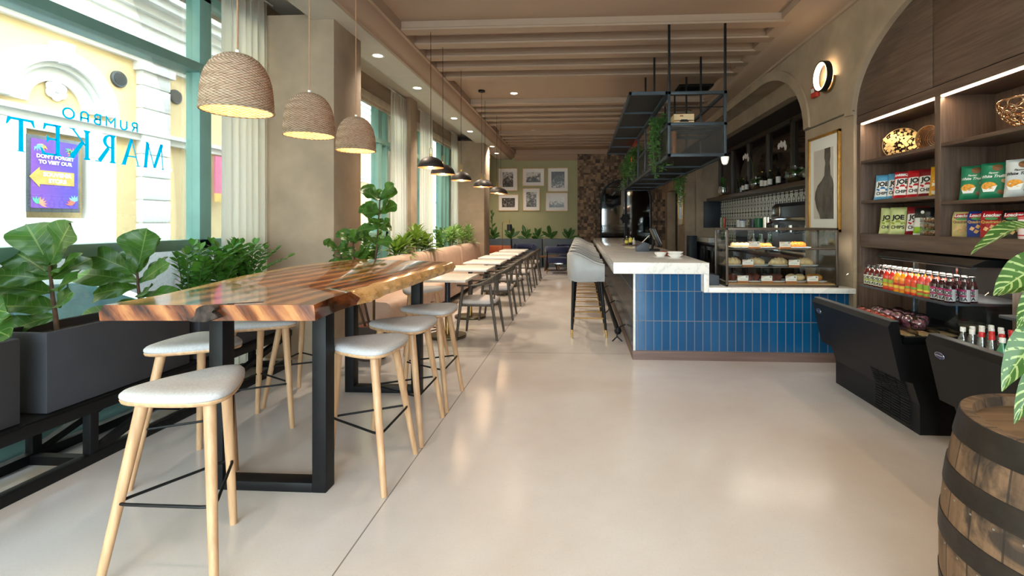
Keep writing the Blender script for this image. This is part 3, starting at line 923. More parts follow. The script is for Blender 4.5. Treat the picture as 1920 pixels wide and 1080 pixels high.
def make_wicker():
    s = thing('wicker_pendant', '', 'lamp')
    prof = [(.148, 0), (.1485, .03), (.147, .06), (.144, .10), (.138, .14), (.127, .178), (.110, .212), (.088, .238), (.062, .256), (.035, .265), (.016, .268)]
    P = dense(prof, 64)
    n = 132
    m = MB(); R = []
    for j, (r, z) in enumerate(P):
        ring = []
        for i in range(n):
            a = 2 * pi * i / n
            rr = r + .0028 * cos(a * 33 + pi * (j % 2)) * min(1, r / .08)
            ring.append((rr * cos(a), rr * sin(a), z))
        R.append(ring)
    inner = [[(x * .965, y * .965, z - .002) for x, y, z in ring[:]] for ring in R[::4][::-1]]
    m.loft(R, cap=False)
    m.loft(inner, cap=False)
    m.tube([(.149 * cos(2 * pi * i / 40), .149 * sin(2 * pi * i / 40), 0) for i in range(40)], .0055, 6, closed=True)
    m.build('shade', WICK, s, smooth=80, normals=False)
    MB().tube([(0, 0, .262), (0, 0, .285)], .009, 10).build('cord_grip', WHITEP, s)
    MB().tube([(0, 0, .285), (0, 0, 1.87)], .0035, 6).build('cord', CORD, s)
    MB().tube([(0, 0, .262), (0, 0, .19)], .018, 12).build('lamp_holder', WHITEP, s)
    MB().lathe([(0, .10), (.018, .106), (.028, .125), (.029, .14), (.022, .165), (.014, .19), (0, .19)], 14).build('bulb', BULB, s)
    return s
LIGHTS = []
w0 = make_wicker()
for i, (x, y, z, lab) in enumerate([(-1.61, 2.165, 1.945, 'nearest and largest-looking of the three wicker dome pendants'), (-1.72, 2.95, 1.975, 'middle wicker dome pendant over the slab table'), (-1.80, 3.745, 2.0, 'farthest wicker dome pendant, before the plaster column')]):
    if i == 0: w0.location = (x, y, z); w0['label'] = lab; w0['group'] = 'wicker pendants over the slab table'
    else: dup(w0, (x, y, z), i * .7, lab)
    LIGHTS.append(('POINT', (x, y, z + .08), 7, (1, .62, .28), .03))

# ------------------------------------------------------------------ planters on the steel truss along the window
PLC = M('charcoal_fibre_cement', (46, 49, 56), .75, var=.12, vs=3, bump=.05)
SOIL = M('dark_soil', (48, 36, 28), .95, var=.4, vs=40, bump=.8, bs=50)
def planter(x0, x1, y0, y1, z0, z1, lab, grp='charcoal planter boxes', mat=PLC, soil=.05):
    p = thing('planter_box', lab, 'planter', ((x0 + x1) / 2, (y0 + y1) / 2, z0), 0, grp)
    a, b, h, t = (x1 - x0) / 2, (y1 - y0) / 2, z1 - z0, .022
    m = MB()
    def rr_(k, z): return [(x, y, z) for x, y in rrect(2 * (a - k), 2 * (b - k), .006, 2)]
    m.loft([rr_(.01, 0), rr_(0, .004), rr_(0, h - .003), rr_(.003, h), rr_(t - .003, h), rr_(t, h - .003), rr_(t, h - soil - .03)])
    m.build('box', mat, p)
    MB().grid(lambda u, v: (-a + t + u * (2 * a - 2 * t), -b + t + v * (2 * b - 2 * t), h - soil + .008 * sin(u * 17) * sin(v * 23)), 8, 16).build('soil', SOIL, p)
    return p
XP0, XP1 = -3.26, -2.92
planter(XP0, XP1, 1.40, 2.345, .372, .818, 'charcoal planter box at the left edge of the photo, nearest the camera')
planter(XP0, XP1, 2.468, 3.43, .372, .818, 'charcoal planter box holding two fiddle-leaf figs beside the slab table')
planter(XP0, XP1, 3.52, 4.48, .372, .818, 'charcoal planter box of bushy green plants near the plaster column')
tr = thing('planter_stand', 'black steel truss stand carrying the window planters', 'stand', (-3.09, 3.0, 0))
m = MB()
for x in (-3.26, -2.90):
    m.box(x + 3.09 - .03, -1.7, 0, x + 3.09 + .03, 1.62, .06, .004)
    m.box(x + 3.09 - .03, -1.7, .30, x + 3.09 + .03, 1.62, .36, .004)
for y in (-1.7, -.86, -.36, .48, 1.56):
    m.box(-.2, y, .0, .2, y + .05, .05); m.box(-.2, y, .31, .2, y + .05, .36)
m.build('rail', BLACKM, tr)
for x in (-.17, .19):
    for y in (-1.68, -.84, -.34, .50, 1.56): MB().box(x - .025, y, .05, x + .025, y + .05, .31, .003).build('upright', BLACKM, tr)
    for a, b in ((-1.66, -.84), (-.32, .48), (.52, 1.54)): MB().obox((x, (a + b) / 2, .18), (.045, hypot(b - a, .25), .045), (atan2(.25, b - a), 0, 0)).build('brace', BLACKM, tr)
m = MB().box(-.2, -1.7, .355, .2, 1.62, .370); m.build('deck_plate', BLACKM, tr)

# ------------------------------------------------------------------ curtains
def curtain_mat():
    t = NT('sheer_white_curtain')
    d = t.n('BsdfDiffuse'); d.inputs[0].default_value = lin((252, 248, 243))
    tl = t.n('BsdfTranslucent'); tl.inputs[0].default_value = lin((255, 252, 247))
    mx = t.n('MixShader'); mx.inputs[0].default_value = .85
    t.l(d.outputs[0], mx.inputs[1]); t.l(tl.outputs[0], mx.inputs[2])
    n = t.noise(t.coord(scale=(1, 1, .02)), 60, 3)
    b = t.n('Bump'); b.inputs['Strength'].default_value = .1; t.l(n, b.inputs['Height'])
    t.l(b.outputs[0], d.inputs['Normal'])
    return t.done(mx)
CURT = curtain_mat()
def curtain(y0, y1, lab, ph=0.0, folds=7, ztop=3.72):
    s = thing('curtain', lab, 'curtain', (-3.285, (y0 + y1) / 2, .03), 0, 'sheer white curtains')
    L = (y1 - y0)
    def fn(u, v):
        a = .012 + .022 * (1 - v) ** .5
        y = -L / 2 + L * u + .012 * sin(u * folds * 12.6 + ph)
        return (a * sin(u * folds * 2 * pi + ph + .5 * sin(v * 2)) + .006 * sin(u * 31), y, v * (ztop - .03))
    MB().grid(fn, folds * 14, 14).build('fabric', CURT, s, smooth=80)
    MB().tube([(0.0, -L / 2 - .1, ztop - .02), (0.0, L / 2 + .1, ztop - .02)], .008, 6).build('track', WHITEP, s)
curtain(4.20, 4.84, 'sheer white curtain between the near window and the plaster column', 0, 7)
curtain(8.10, 8.83, 'sheer white curtain at the far end of the middle window', 1.0, 7)
curtain(9.62, 10.42, 'sheer white curtain at the near side of the farthest window, behind the pendants', 2.0, 7)
curtain(11.95, 12.57, 'sheer white curtain beside the far plaster column', .6, 6)

# ------------------------------------------------------------------ banquette along the windows
LEATH = M('tan_leather', (188, 160, 142), .55, var=.06, vs=8, bump=.05, bs=180)
bq = thing('banquette', 'long tan upholstered banquette below the window plants', 'sofa', (0, 0, 0))
def bx(y): return -2.73
def bq_sweep(prof, y0, y1, n, name, mat, chan=0.0, ends=.12):
    m = MB(); R = []
    for i in range(n + 1):
        y = y0 + (y1 - y0) * i / n
        e = min(1, min(y - y0, y1 - y) / ends + .02) if ends else 1
        s = sqrt(max(0.0, 1 - (1 - e) ** 2))
        k = (abs(sin(i * pi / 4))) * chan if chan else 0
        R.append([(bx(y) + x * (1 if x < .01 else 1) + (k if x > .0 else 0) - (1 - s) * .06, y, z if z < .5 else z - (1 - s) * .05) for x, z in prof])
    m.loft(R)
    return m.build(name, mat, bq, smooth=50)
Y0, Y1 = 5.62, 12.56
back = [(-.16, .30), (.05, .30), (.09, .42), (.075, .60), (.055, .78), (.03, .87), (-.02, .92), (-.08, .925), (-.13, .89), (-.16, .80)]
for a, b in ((Y0, 10.55), (10.56, Y1)):
    bq_sweep(back, a, b, int((b - a) / .035), 'backrest', LEATH, .012)
seat = [(.04, .20), (.46, .20), (.49, .25), (.51, .38), (.49, .44), (.45, .465), (.3, .475), (.06, .46)]
for a, b in ((Y0, 7.16), (7.17, 8.9), (8.91, 10.75), (10.76, Y1)):
    bq_sweep(seat, a, b, 16, 'seat_cushion', LEATH, 0, .05)
bq_sweep([(.0, .10), (.42, .10), (.47, .21), (.0, .21)], Y0 + .01, Y1, 16, 'seat_base', LEATH, 0, 0)
bq_sweep([(.02, 0), (.34, 0), (.34, .11), (.02, .11)], Y0 + .02, Y1, 8, 'plinth', BLACKM, 0, 0)
planter(-3.19, -2.93, 5.70, 7.2, 0, .80, 'low dark planter box hidden between banquette and middle window, near half', 'planters behind the banquette')
planter(-3.19, -2.93, 7.3, 8.82, 0, .80, 'low dark planter box hidden between banquette and middle window, far half', 'planters behind the banquette')
planter(-3.19, -2.93, 9.5, 12.4, 0, .80, 'low dark planter box behind the far end of the banquette', 'planters behind the banquette')

# ------------------------------------------------------------------ dining tables
STONE = M('white_terrazzo', (236, 230, 222), .22, var=.05, vs=30)
def make_table():
    t = thing('bistro_table', '', 'table')
    MB().box(-.315, -.37, .722, .315, .37, .752, .004).build('tabletop', STONE, t)
    MB().box(-.2, -.2, .712, .2, .2, .723).build('mounting_plate', BLACKM, t)
    MB().tube([(0, 0, .29), (0, 0, .715)], .034, 20).build('column', M('navy_black_column', (34, 40, 52), .4), t)
    MB().tube([(0, 0, .03), (0, 0, .292)], .030, 20).build('brass_sleeve', BRASS, t)
    m = MB(); m.prism(rrect(.46, .40, .19, 8), 0, .035, 'z', .005); m.build('base', M('dark_bronze', (96, 84, 62), .35, .8), t)
    return t
CHW = wood('dark_stained_ash', (58, 52, 46), (92, 84, 74), 2, 14, .5)
SEATF = M('pale_grey_seat_fabric', (198, 192, 190), .9, var=.06, vs=60, bump=.15, bs=300)
def make_chair():
    """faces -x"""
    c = thing('dining_chair', '', 'chair')
    for s in (-1, 1):
        MB().tube([(-.175, s * .225, .655), (-.20, s * .235, .44), (-.245, s * .26, 0)], [.013, .017, .013], 12, flat=(1, 1.15)).build('leg', CHW, c)
        MB().tube([(.155, s * .205, .675), (.185, s * .225, .44), (.25, s * .255, 0)], [.014, .018, .013], 12, flat=(1, 1.15)).build('leg', CHW, c)
        MB().tube([(.20, s * .115, .72), (.19, s * .12, .46)], [.010, .012], 10).build('back_spindle', CHW, c)
    # bent arm-and-back rail
    pts, rs = [], []
    n = 28
    for i in range(n + 1):
        a = -pi * .5 + pi * i / n
        k = cos(a)
        pts.append((-.06 + .30 * k, .262 * sin(a) * (1 if abs(a) < 1.57 else 1), .665 + .085 * k ** 1.6 if k > 0 else .665))
    pts = [(-.235, -.235, .662), (-.15, -.252, .662)] + pts + [(-.15, .252, .662), (-.235, .235, .662)]
    m = MB(); R = []
    for i, p in enumerate(pts):
        p = Vector(p)
        t = (Vector(pts[min(i + 1, len(pts) - 1)]) - Vector(pts[max(i - 1, 0)])).normalized()
        o = Vector((t.y, -t.x, 0)).normalized()
        k = max(0, min(1, (p.x + .06) / .30))
        w = .026 - .012 * k; h = .012 + .034 * k ** 1.5
        R.append([p + o * (w * cos(q)) + Vector((0, 0, h * sin(q))) for q in [2 * pi * j / 12 for j in range(12)]])
    m.loft(R)
    m.build('back_rail', CHW, c, smooth=60)
    m = MB(); m.prism([(-.225, -.22), (.20, -.215), (.21, -.18), (.21, .18), (.20, .215), (-.225, .22)], .405, .435, 'z', .006)
    m.build('seat_frame', CHW, c)
    m = MB()
    def R(k, z): return [(-.01 + x * k, y * k, z) for x, y in rrect(.455, .455, .09, 5)]
    m.loft([R(.95, .432), R(1.0, .445), R(1.01, .462), R(.98, .478), R(.88, .487), R(.6, .49), R(.2, .49)])
    m.build('seat_cushion', SEATF, c, smooth=60)
    return c
t0, c0 = make_table(), make_chair()
tys = [5.90, 7.13, 8.32, 9.47, 10.64, 11.86]
pos = ['nearest', 'second nearest', 'third from the slab table', 'fourth from the slab table', 'fifth from the slab table', 'farthest']
for i, y in enumerate(tys):
    lab = 'white-topped bistro table, %s in the banquette row' % pos[i]
    if i == 0: t0.location = (-1.665, y, 0); t0['label'] = lab; t0['group'] = 'bistro tables along the banquette'
    else: dup(t0, (-1.665, y, 0), 0, lab)
    lab = 'dark armchair with pale seat, %s of the bistro row' % pos[i]
    if i == 0: c0.location = (-1.262, y + .08, 0); c0['label'] = lab; c0['group'] = 'dark dining chairs along the aisle'
    else: dup(c0, (-1.262 + [0, .01, -.01, .005, 0, .0][i], y + .06, 0), [0, .03, -.02, .02, 0, .02][i], lab)

# ------------------------------------------------------------------ black dome pendants over the bistro tables
DOME = M('black_brown_metal', (44, 38, 35), .5, .2, var=.1)
DOMEI = M('copper_lining', (190, 140, 104), .35, .6)
def make_dome():
    s = thing('dome_pendant', '', 'lamp')
    r, h = .155, .135
    P = [(r * cos(radians(a)), h * sin(radians(a))) for a in range(0, 91, 6)]
    MB().lathe([(x, z) for x, z in P[:-1]] + [(0, h)], 36).build('shade', DOME, s, smooth=60)
    MB().lathe([(x * .975, z * .965 - .001) for x, z in P[:-1]] + [(0, h * .965)], 36).build('shade_lining', DOMEI, s, smooth=60)
    m = MB(); m.tube([(-.016, 0, h - .005)] + [(-.016 * cos(radians(a)), 0, h + .085 + .02 * sin(radians(a))) for a in range(0, 181, 20)] + [(.016, 0, h - .005)], .0035, 8)
    m.tube([(0, 0, h - .004), (0, 0, h + .03)], .01, 10); m.build('brass_loop', BRASS, s)
    MB().lathe([(0, .002), (.022, .008), (.03, .03), (.02, .06), (0, .075)], 14).build('bulb', BULB, s)
    return s
d0 = make_dome()
DL = [('nearest black dome pendant, hanging over the first bistro table', 5.69), ('second black dome pendant from the front of the row', 6.19), ('third black dome pendant from the front of the row', 7.15), ('fourth black dome pendant, hung from a round black canopy', 8.64), ('fifth black dome pendant, just behind the canopy-hung one', 8.95), ('sixth black dome pendant, in front of the far column edge', 10.21), ('last black dome pendant of the row', 10.72)]
dz = [2.085, 2.055, 2.06, 2.075, 2.10, 2.06, 2.07]
DOBJ = []
for i, (lab, y) in enumerate(DL):
    if i == 0: o = d0; o.location = (-1.81, y, dz[i]); o['label'] = lab; o['group'] = 'black dome pendants over the bistro tables'
    else: o = dup(d0, (-1.81, y, dz[i]), 0, lab)
    DOBJ.append(o)
    LIGHTS.append(('POINT', (-1.81, y, dz[i] - .012), 3, (1, .75, .48), .02))
for i, o in enumerate(DOBJ):
    zt = (3.83 if i == 3 else 3.72) - dz[i]
    MB().tube([(0, 0, .24), (0, 0, zt)], .003, 6).build('cord', BLACKM, o)
    if i == 3: MB().tube([(0, 0, zt - .03), (0, 0, zt)], .06, 20).build('canopy', BLACKM, o)
# ------------------------------------------------------------------ bar counter
def blue_tile(name, c0, c1, w=.0836, h=.31, axis=0, z0=.0):
    t = NT(name)
    v = t.coord()
    sx = t.n('SeparateXYZ'); t.l(v, sx.inputs[0])
    cb = t.n('CombineXYZ'); t.l(sx.outputs[axis], cb.inputs[0])
    t.l(t.math('ADD', sx.outputs[2], z0), cb.inputs[1])
    b = t.n('TexBrick', offset=0.0, squash=1.0)
    b.inputs['Scale'].default_value = 1.0; b.inputs['Mortar Size'].default_value = .0042; b.inputs['Mortar Smooth'].default_value = .1
    b.inputs['Brick Width'].default_value = w; b.inputs['Row Height'].default_value = h; b.inputs['Bias'].default_value = 0
    b.inputs['Color1'].default_value = lin(c0); b.inputs['Color2'].default_value = lin(c1); b.inputs['Mortar'].default_value = lin((112, 112, 118))
    t.l(cb.outputs[0], b.inputs['Vector'])
    n = t.noise(t.coord(scale=(1, 1, .5)), 9, 4, .6)
    col = t.mix(t.math('MULTIPLY', n, .35), b.outputs['Color'], lin((26, 92, 136) if axis == 0 else (70, 84, 100)))  # side copy mixes in a duller tone, its shade put into the colour
    hgt = t.math('ADD', t.math('MULTIPLY', b.outputs['Fac'], -1.0), t.math('MULTIPLY', n, .15))
    r = t.math('ADD', .16, t.math('MULTIPLY', b.outputs['Fac'], .5))
    return t.done(t.bsdf(col, r, spec=.6, bump=hgt, bstr=.5, bdist=.004))
BT = blue_tile('blue_glazed_tile', (6, 66, 112), (14, 82, 130), z0=-.092)
BT2 = blue_tile('slate_glazed_tile', (52, 62, 74), (66, 76, 88), w=.0836 * 4, axis=1, z0=-.092)  # same blue tile, greyed so the side carries its shade in the colour
def marble():
    t = NT('white_marble')
    v = t.coord()
    n = t.noise(v, 2.2, 6, .65, 1.6)
    k = t.math('ABSOLUTE', t.math('SUBTRACT', n, .5))
    col = t.ramp(k, [(0.0, lin((214, 211, 208))), (.012, lin((234, 232, 229))), (.06, lin((240, 238, 235)))])
    return t.done(t.bsdf(col, .10, spec=.5, Coat_Weight=.3))
MARB = marble()
ct = thing('bar_counter', 'long tiled bar counter, blue front and grey side, under the white marble top', 'counter', (0, 0, 0))
m = MB(); m.box(.556, 5.055, .09, 1.20, 12.95, .905)
m.build('carcass', M('grey_counter_core', (92, 88, 84), .7), ct, smooth=0)
m = MB(); m.prism([(.556, .09), (2.715, .09), (2.715, .719), (1.262, .719), (1.262, .904), (.556, .904)], 5.04, 5.056, 'y')
m.build('blue_tile_front', BT, ct, smooth=0)
m = MB(); m.box(1.2, 5.055, .09, 2.715, 5.62, .72); m.build('pastry_base', M('grey_counter_core', (92, 88, 84), .7), ct, smooth=0)
m = MB(); m.box(.54, 5.06, .09, .557, 12.95, .9); m.build('slate_tile_side', BT2, ct, smooth=0)
m = MB(); m.box(.540, 5.033, .085, .562, 5.052, .9, .003); m.build('corner_trim', M('white_edge_strip', (225, 225, 222), .4), ct)
PLW = wood('mauve_brown_plinth', (96, 76, 70), (124, 100, 92), 0, 10, .5)
m = MB(); m.prism([(.532, 5.02), (2.715, 5.02), (2.715, 5.2), (.7, 5.2), (.7, 12.95), (.532, 12.95)], 0, .092, 'z'); m.build('plinth', PLW, ct)
tp = thing('countertop', 'thick white marble worktop with a lower ledge, on the blue tiled counter', 'worktop', (0, 0, 0))
m = MB(); m.prism([(.327, 4.91), (1.285, 4.91), (1.285, 12.95), (.327, 12.95)], .903, 1.018, 'z', .004)
m.build('bar_slab', MARB, tp)
m = MB(); m.box(1.235, 4.91, .718, 1.285, 5.62, .903, .003); m.build('waterfall_panel', MARB, tp)
m = MB(); m.box(1.2852, 4.91, .718, 2.715, 5.62, .768, .003); m.build('service_ledge', MARB, tp)
fr = thing('foot_rail', 'black tubular foot rail along the slate tiled side of the bar', 'rail', (.43, 5.7, 0))
m = MB().tube([(0, 0, .15), (0, 7.2, .15)], .028, 14); m.build('tube', BLACKM, fr)
m = MB(); m.lathe([(0, -.045), (.03, -.035), (.045, 0), (.03, .035), (0, .045)], 16, (0, -.01, .15)); m.build('end_ball', BLACKM, fr)
for y in (.12, 1.9, 3.7, 5.5, 7.0):
    m = MB(); m.tube([(0, y, .13), (0, y, .05), (-.06, y - .03, .0)], .008, 8); m.tube([(0, y, .05), (.06, y - .03, .0)], .008, 8); m.tube([(0, y, .15), (.10, y, .2)], .008, 8)
    m.build('bracket', BLACKM, fr)

# ------------------------------------------------------------------ upholstered bar stools
GLE = M('grey_leather', (156, 157, 157), .42, var=.05, vs=6, bump=.05, bs=160)
def make_barstool():
    """faces +x"""
    s = thing('upholstered_bar_stool', '', 'stool')
    n = 40
    m = MB(); R = []
    for i in range(n + 1):
        u = i / n
        # plan path: from front of one arm round the back to the front of the other
        if u < .25: p = (.235 - (u / .25) * .315, -.255); nn = (0, -1)
        elif u > .75: p = (-.08 + ((u - .75) / .25) * .315, .255); nn = (0, 1)
        else:
            a = -pi / 2 - pi * (u - .25) / .5
            e = .72
            cx, sx = cos(a), sin(a)
            p = (-.08 + .155 * (abs(cx) ** e) * (1 if cx > 0 else -1), .255 * (abs(sx) ** e) * (1 if sx > 0 else -1)); nn = (cx, sx)
        back = max(0.0, min(1.0, (.235 - p[0]) / .40))
        zt = .905 + .145 * (back * back * (3 - 2 * back))
        th = .055
        N = Vector((nn[0], nn[1], 0))
        P = Vector((p[0], p[1], 0))
        tap = .03
        R.append([P - N * tap + Vector((0, 0, .695)), P - N * .006 + Vector((0, 0, .76)), P + Vector((0, 0, .84)), P + Vector((0, 0, zt - .03)), P - N * .012 + Vector((0, 0, zt - .008)), P - N * th * .5 + Vector((0, 0, zt)), P - N * (th - .012) + Vector((0, 0, zt - .008)), P - N * th + Vector((0, 0, zt - .03)), P - N * (th + .01) + Vector((0, 0, .74)), P - N * (th + .01) + Vector((0, 0, .695))])
    m.loft(R)
    m.build('shell', GLE, s, smooth=60)
    # welt along the rim, lighter
    MB().tube([r[5] + Vector((0, 0, .002)) for r in R], .006, 6).build('piping', M('grey_piping', (190, 190, 188), .5), s)
    m = MB(); m.prism(rrect(.42, .42, .08, 5, .0, 0), .69, .80, 'z', .02); m.build('seat_cushion', GLE, s)
    for sx in (-1, 1):
        for sy in (-1, 1):
            t, f = Vector((sx * .17 + .02, sy * .19, .70)), Vector((sx * .215 + .045, sy * .225, 0))
            g = f + (t - f) * .14
            l = MB().tube([t, g], [.022, .015], 12).build('leg', BLACKM, s)
            MB().tube([g, f], [.0155, .0115], 12).build('brass_tip', BRASS, l)
    z = .24; k = z / .70
    C = [Vector((sx * (.215 + (.17 - .215) * k) + .04, sy * (.225 + (.19 - .225) * k), z)) for sx, sy in ((-1, -1), (1, -1), (1, 1), (-1, 1))]
    for i in range(4): MB().tube([C[i], C[(i + 1) % 4]], .008, 8).build('stretcher', BRASS, s)
    return s
b0 = make_barstool()
for i in range(8):
    lab = 'grey leather bar stool, %s along the white counter' % (['nearest', 'second from the front', 'third from the front', 'fourth from the front', 'fifth from the front', 'sixth from the front', 'second from the far end', 'farthest'][i])
    x, y = .052, 6.17 + .83 * i
    if i == 0: b0.location = (x, y, 0); b0['label'] = lab; b0['group'] = 'grey bar stools along the counter'
    else: dup(b0, (x, y, 0), [0, .03, -.03, .02, -.02, .03, 0, .02][i], lab)

# ------------------------------------------------------------------ things on the bar top
ps_ = thing('point_of_sale_screen', 'tilted black touch screen of the till standing on the bar top', 'screen', (1.02, 7.02, 1.018))
m = MB(); m.obox((.05, 0, .20), (.035, .32, .27), (0, -.42, 0), .006); m.build('screen_housing', M('black_plastic', (26, 27, 29), .4), ps_)
m = MB(); m.obox((.069, 0, .208), (.004, .29, .235), (0, -.42, 0)); m.build('display', M('lit_screen', (150, 158, 165), .2, emit=(190, 200, 215), es=.5), ps_)
m = MB(); m.tube([(.03, 0, .16), (.0, 0, .02)], .018, 12); m.build('stand', BLACKM, ps_)
m = MB(); m.box(-.08, -.10, 0, .10, .10, .025, .006); m.build('foot', BLACKM, ps_)
rp = thing('receipt_printer', 'dark grey receipt printer with a curl of white paper beside the till screen', 'printer', (.86, 6.86, 1.018))
m = MB(); m.prism([(-.09, 0), (.09, 0), (.09, .11), (.02, .135), (-.09, .07)], -.08, .08, 'y', .006); m.build('housing', M('slate_plastic', (62, 68, 78), .5), rp)
m = MB(); m.grid(lambda u, v: (.0 + .10 * v + .03 * sin(v * 3), -.045 + .09 * u, .125 + .10 * sin(v * 1.9)), 2, 8); m.build('paper', M('receipt_paper', (238, 238, 234), .8), rp)
def bowl(loc, r, h, mat, name, lab, grp):
    s = thing(name, lab, 'bowl', loc, 0, grp)
    MB().lathe([(0, 0), (r * .62, 0), (r * .68, .008), (r * .9, h * .6), (r, h), (r * .965, h), (r * .86, h * .6), (r * .6, .016), (0, .014)], 32).build('dish', mat, s)
    MB().tube([(r * .985 * cos(a * pi / 16), r * .985 * sin(a * pi / 16), h) for a in range(32)], .003, 6, closed=True).build('rim', mat, s)
    return s
CERW = M('white_ceramic', (238, 236, 232), .2, var=.02)
CERR = M('terracotta_glaze', (150, 66, 44), .3)
bowl((.955, 5.86, 1.018), .075, .045, CERW, 'small_bowl', 'white small bowl left of the stacked bowls, on the bar top', 'bowls on the bar')
bowl((1.035, 5.98, 1.018), .07, .05, CERR, 'small_bowl', 'brown-red glazed bowl between white bowls on the bar top', 'bowls on the bar')
bowl((1.10, 5.70, 1.018), .088, .035, CERW, 'small_bowl', 'lower white bowl of the stacked pair on the bar top', 'bowls on the bar')
bowl((1.10, 5.70, 1.044), .092, .036, CERW, 'small_bowl', 'upper white bowl of the stacked pair on the bar top', 'bowls on the bar')
def bottle(loc, r, h, glassm, labm, capm, lab, grp, name='bottle', neck=.28, lz=(.18, .5), cap=.05, cat='bottle'):
    s = thing(name, lab, cat, loc, 0, grp)
    rn = r * .36
    MB().lathe([(0, 0), (r * .9, 0), (r, .006), (r, h * (1 - neck) * .78), (r * .85, h * (1 - neck) * .9), (rn * 1.1, h * (1 - neck)), (rn, h * (1 - neck * .7)), (rn, h * (1 - cap)), (0, h * (1 - cap))], 18).build('bottle_body', glassm, s, smooth=50)
    MB().lathe([(0, h * (1 - cap)), (rn * 1.15, h * (1 - cap)), (rn * 1.15, h), (0, h)], 14).build('cap', capm, s)
    if labm: MB().lathe([(r * 1.012, h * lz[0]), (r * 1.012, h * lz[1])], 18).build('paper_label', labm, s)
    return s
OILG = M('olive_oil_glass', (92, 84, 30), .1, spec=.6); BLKG = M('black_bottle_glass', (16, 16, 15), .08, spec=.7)
YLAB = M('yellow_label', (214, 196, 70), .6); WLAB = M('white_label', (232, 228, 220), .6)
cd = thing('condiment_tray', 'small wooden tray under the condiment bottles on the bar', 'tray', (.86, 8.55, 1.018))
MB().box(-.13, -.09, 0, .13, .09, .018, .004).build('tray', M('dark_walnut', (82, 58, 42), .5), cd)
bottle((.80, 8.55, 1.036), .03, .15, OILG, YLAB, WHITEP, 'short yellow-labelled sauce bottle, left on the condiment tray', 'condiment bottles')
bottle((.87, 8.53, 1.036), .032, .24, BLKG, YLAB, BLACKM, 'tall dark bottle with yellow label on the condiment tray', 'condiment bottles')
bottle((.93, 8.58, 1.036), .026, .12, M('pale_salt', (220, 216, 205), .3), None, CHROME, 'small pale shaker at the right of the condiment tray', 'condiment bottles')
cr = thing('card_reader', 'grey card reader standing on the lower marble ledge beside the pastry case', 'machine', (1.38, 5.2, .768))
m = MB(); m.prism([(-.06, 0), (.06, 0), (.06, .10), (-.04, .12), (-.06, .10)], -.10, .10, 'y', .008); m.build('housing', M('slate_plastic', (62, 68, 78), .5), cr)
m = MB(); m.obox((-.0, 0, .116), (.08, .14, .004), (0, .2, 0)); m.build('keypad', M('black_plastic', (26, 27, 29), .4), cr)

# ------------------------------------------------------------------ pastry case
pc = thing('pastry_case', 'bronze framed glass pastry case on the lower marble ledge', 'display case', (1.48, 5.0, .768))
W, D, Hh = 1.115, .43, .60
BRZ = M('bronze_frame', (96, 84, 74), .4, .6, var=.06)
m = MB(); b = .022
for x in (0, W - b):
    for y in (0, D - b): m.box(x, y, 0, x + b, y + b, Hh, .002)
for z in (0, Hh - b):
    for y in (0, D - b): m.box(0, y, z, W, y + b, z + b, .002)
    for x in (0, W - b): m.box(x, 0, z, x + b, D, z + b, .002)
m.build('frame', BRZ, pc)
CG2 = glass('case_glass', (250, 252, 252), .015)
m = MB(); m.box(b, .008, b, W - b, .012, Hh - b); m.box(.008, b, b, .012, D - b, Hh - b); m.box(W - .012, b, b, W - .008, D - b, Hh - b); m.box(b, b, Hh - .012, W - b, D - b, Hh - .008)
m.build('glass_pane', CG2, pc, smooth=0)
m = MB(); m.box(b, D - .014, b, W / 2 + .03, D - .010, Hh - b); m.box(W / 2 - .03, D - .022, b, W - b, D - .018, Hh - b); m.build('sliding_door', CG2, pc, smooth=0)
m = MB(); m.box(.02, .02, .014, W - .02, D - .02, .034); m.build('floor_board', wood('beech_board', (176, 128, 76), (206, 160, 106), 0, 8, .5), pc)
for z in (.20, .385): MB().box(.02, .03, z - .008, W - .02, D - .04, z).build('shelf', BRZ, pc)
MB().box(.03, .022, Hh - .020, W - .03, .034, Hh - .014).build('light_strip', lamp_mat('cool_case_strip', (255, 240, 220), 3), pc)  # added strip, tucked out of sight to light the pastries
LIGHTS.append(('AREA', (1.48 + W / 2, 5.06, .768 + Hh - .04), 5, (1, .9, .75), (1.0, .02), 'D'))  # lamp added to go with the hidden strip
PX, PY, PZ = 1.48, 5.0, .768
PLATE = M('white_platter', (232, 232, 228), .25, var=.02)
def platter(x, y, z, w, d, lab):
    s = thing('platter', lab, 'plate', (PX + x, PY + y, PZ + z), 0, 'white platters in the pastry case')
    def R(k, zz): return [(px * k, py * k, zz) for px, py in rrect(w, d, .02, 4)]
    MB().loft([R(.8, 0), R(.84, .001), R(1, .014), R(.99, .017), R(.82, .006), R(.3, .006)]).build('dish', PLATE, s)
    MB().tube([(px * 1.0, py * 1.0, .0155) for px, py in rrect(w, d, .02, 4)], .002, 5, closed=True).build('rim', PLATE, s)
    return s
Z1, Z2, Z3 = .385, .20, .034
platter(.30, .19, Z1, .46, .24, 'wide white platter of folded pastries, left on the top shelf of the case')
platter(.77, .19, Z1, .24, .22, 'white platter of croissants, right on the top shelf of the case')
for x, nm in ((.12, 'leftmost'), (.36, 'second from left'), (.60, 'third from left'), (.86, 'rightmost')): platter(x, .20, Z2, .21, .22, 'white platter %s on the middle shelf of the pastry case' % nm)
for x, nm in ((.10, 'leftmost'), (.34, 'second from left'), (.57, 'third from left'), (.76, 'fourth from left'), (.96, 'rightmost')): platter(x, .20, Z3, .19, .22, 'white platter %s on the bottom board of the pastry case' % nm)
CRU = M('golden_crust', (206, 140, 66), .55, var=.3, vs=22, bump=.3, bs=70)
PALEC = M('pale_dusted_crust', (222, 190, 140), .65, var=.18, vs=24, bump=.3, bs=80)
CHOC = M('dark_muffin_crumb', (96, 46, 26), .7, var=.3, vs=30, bump=.6, bs=70)
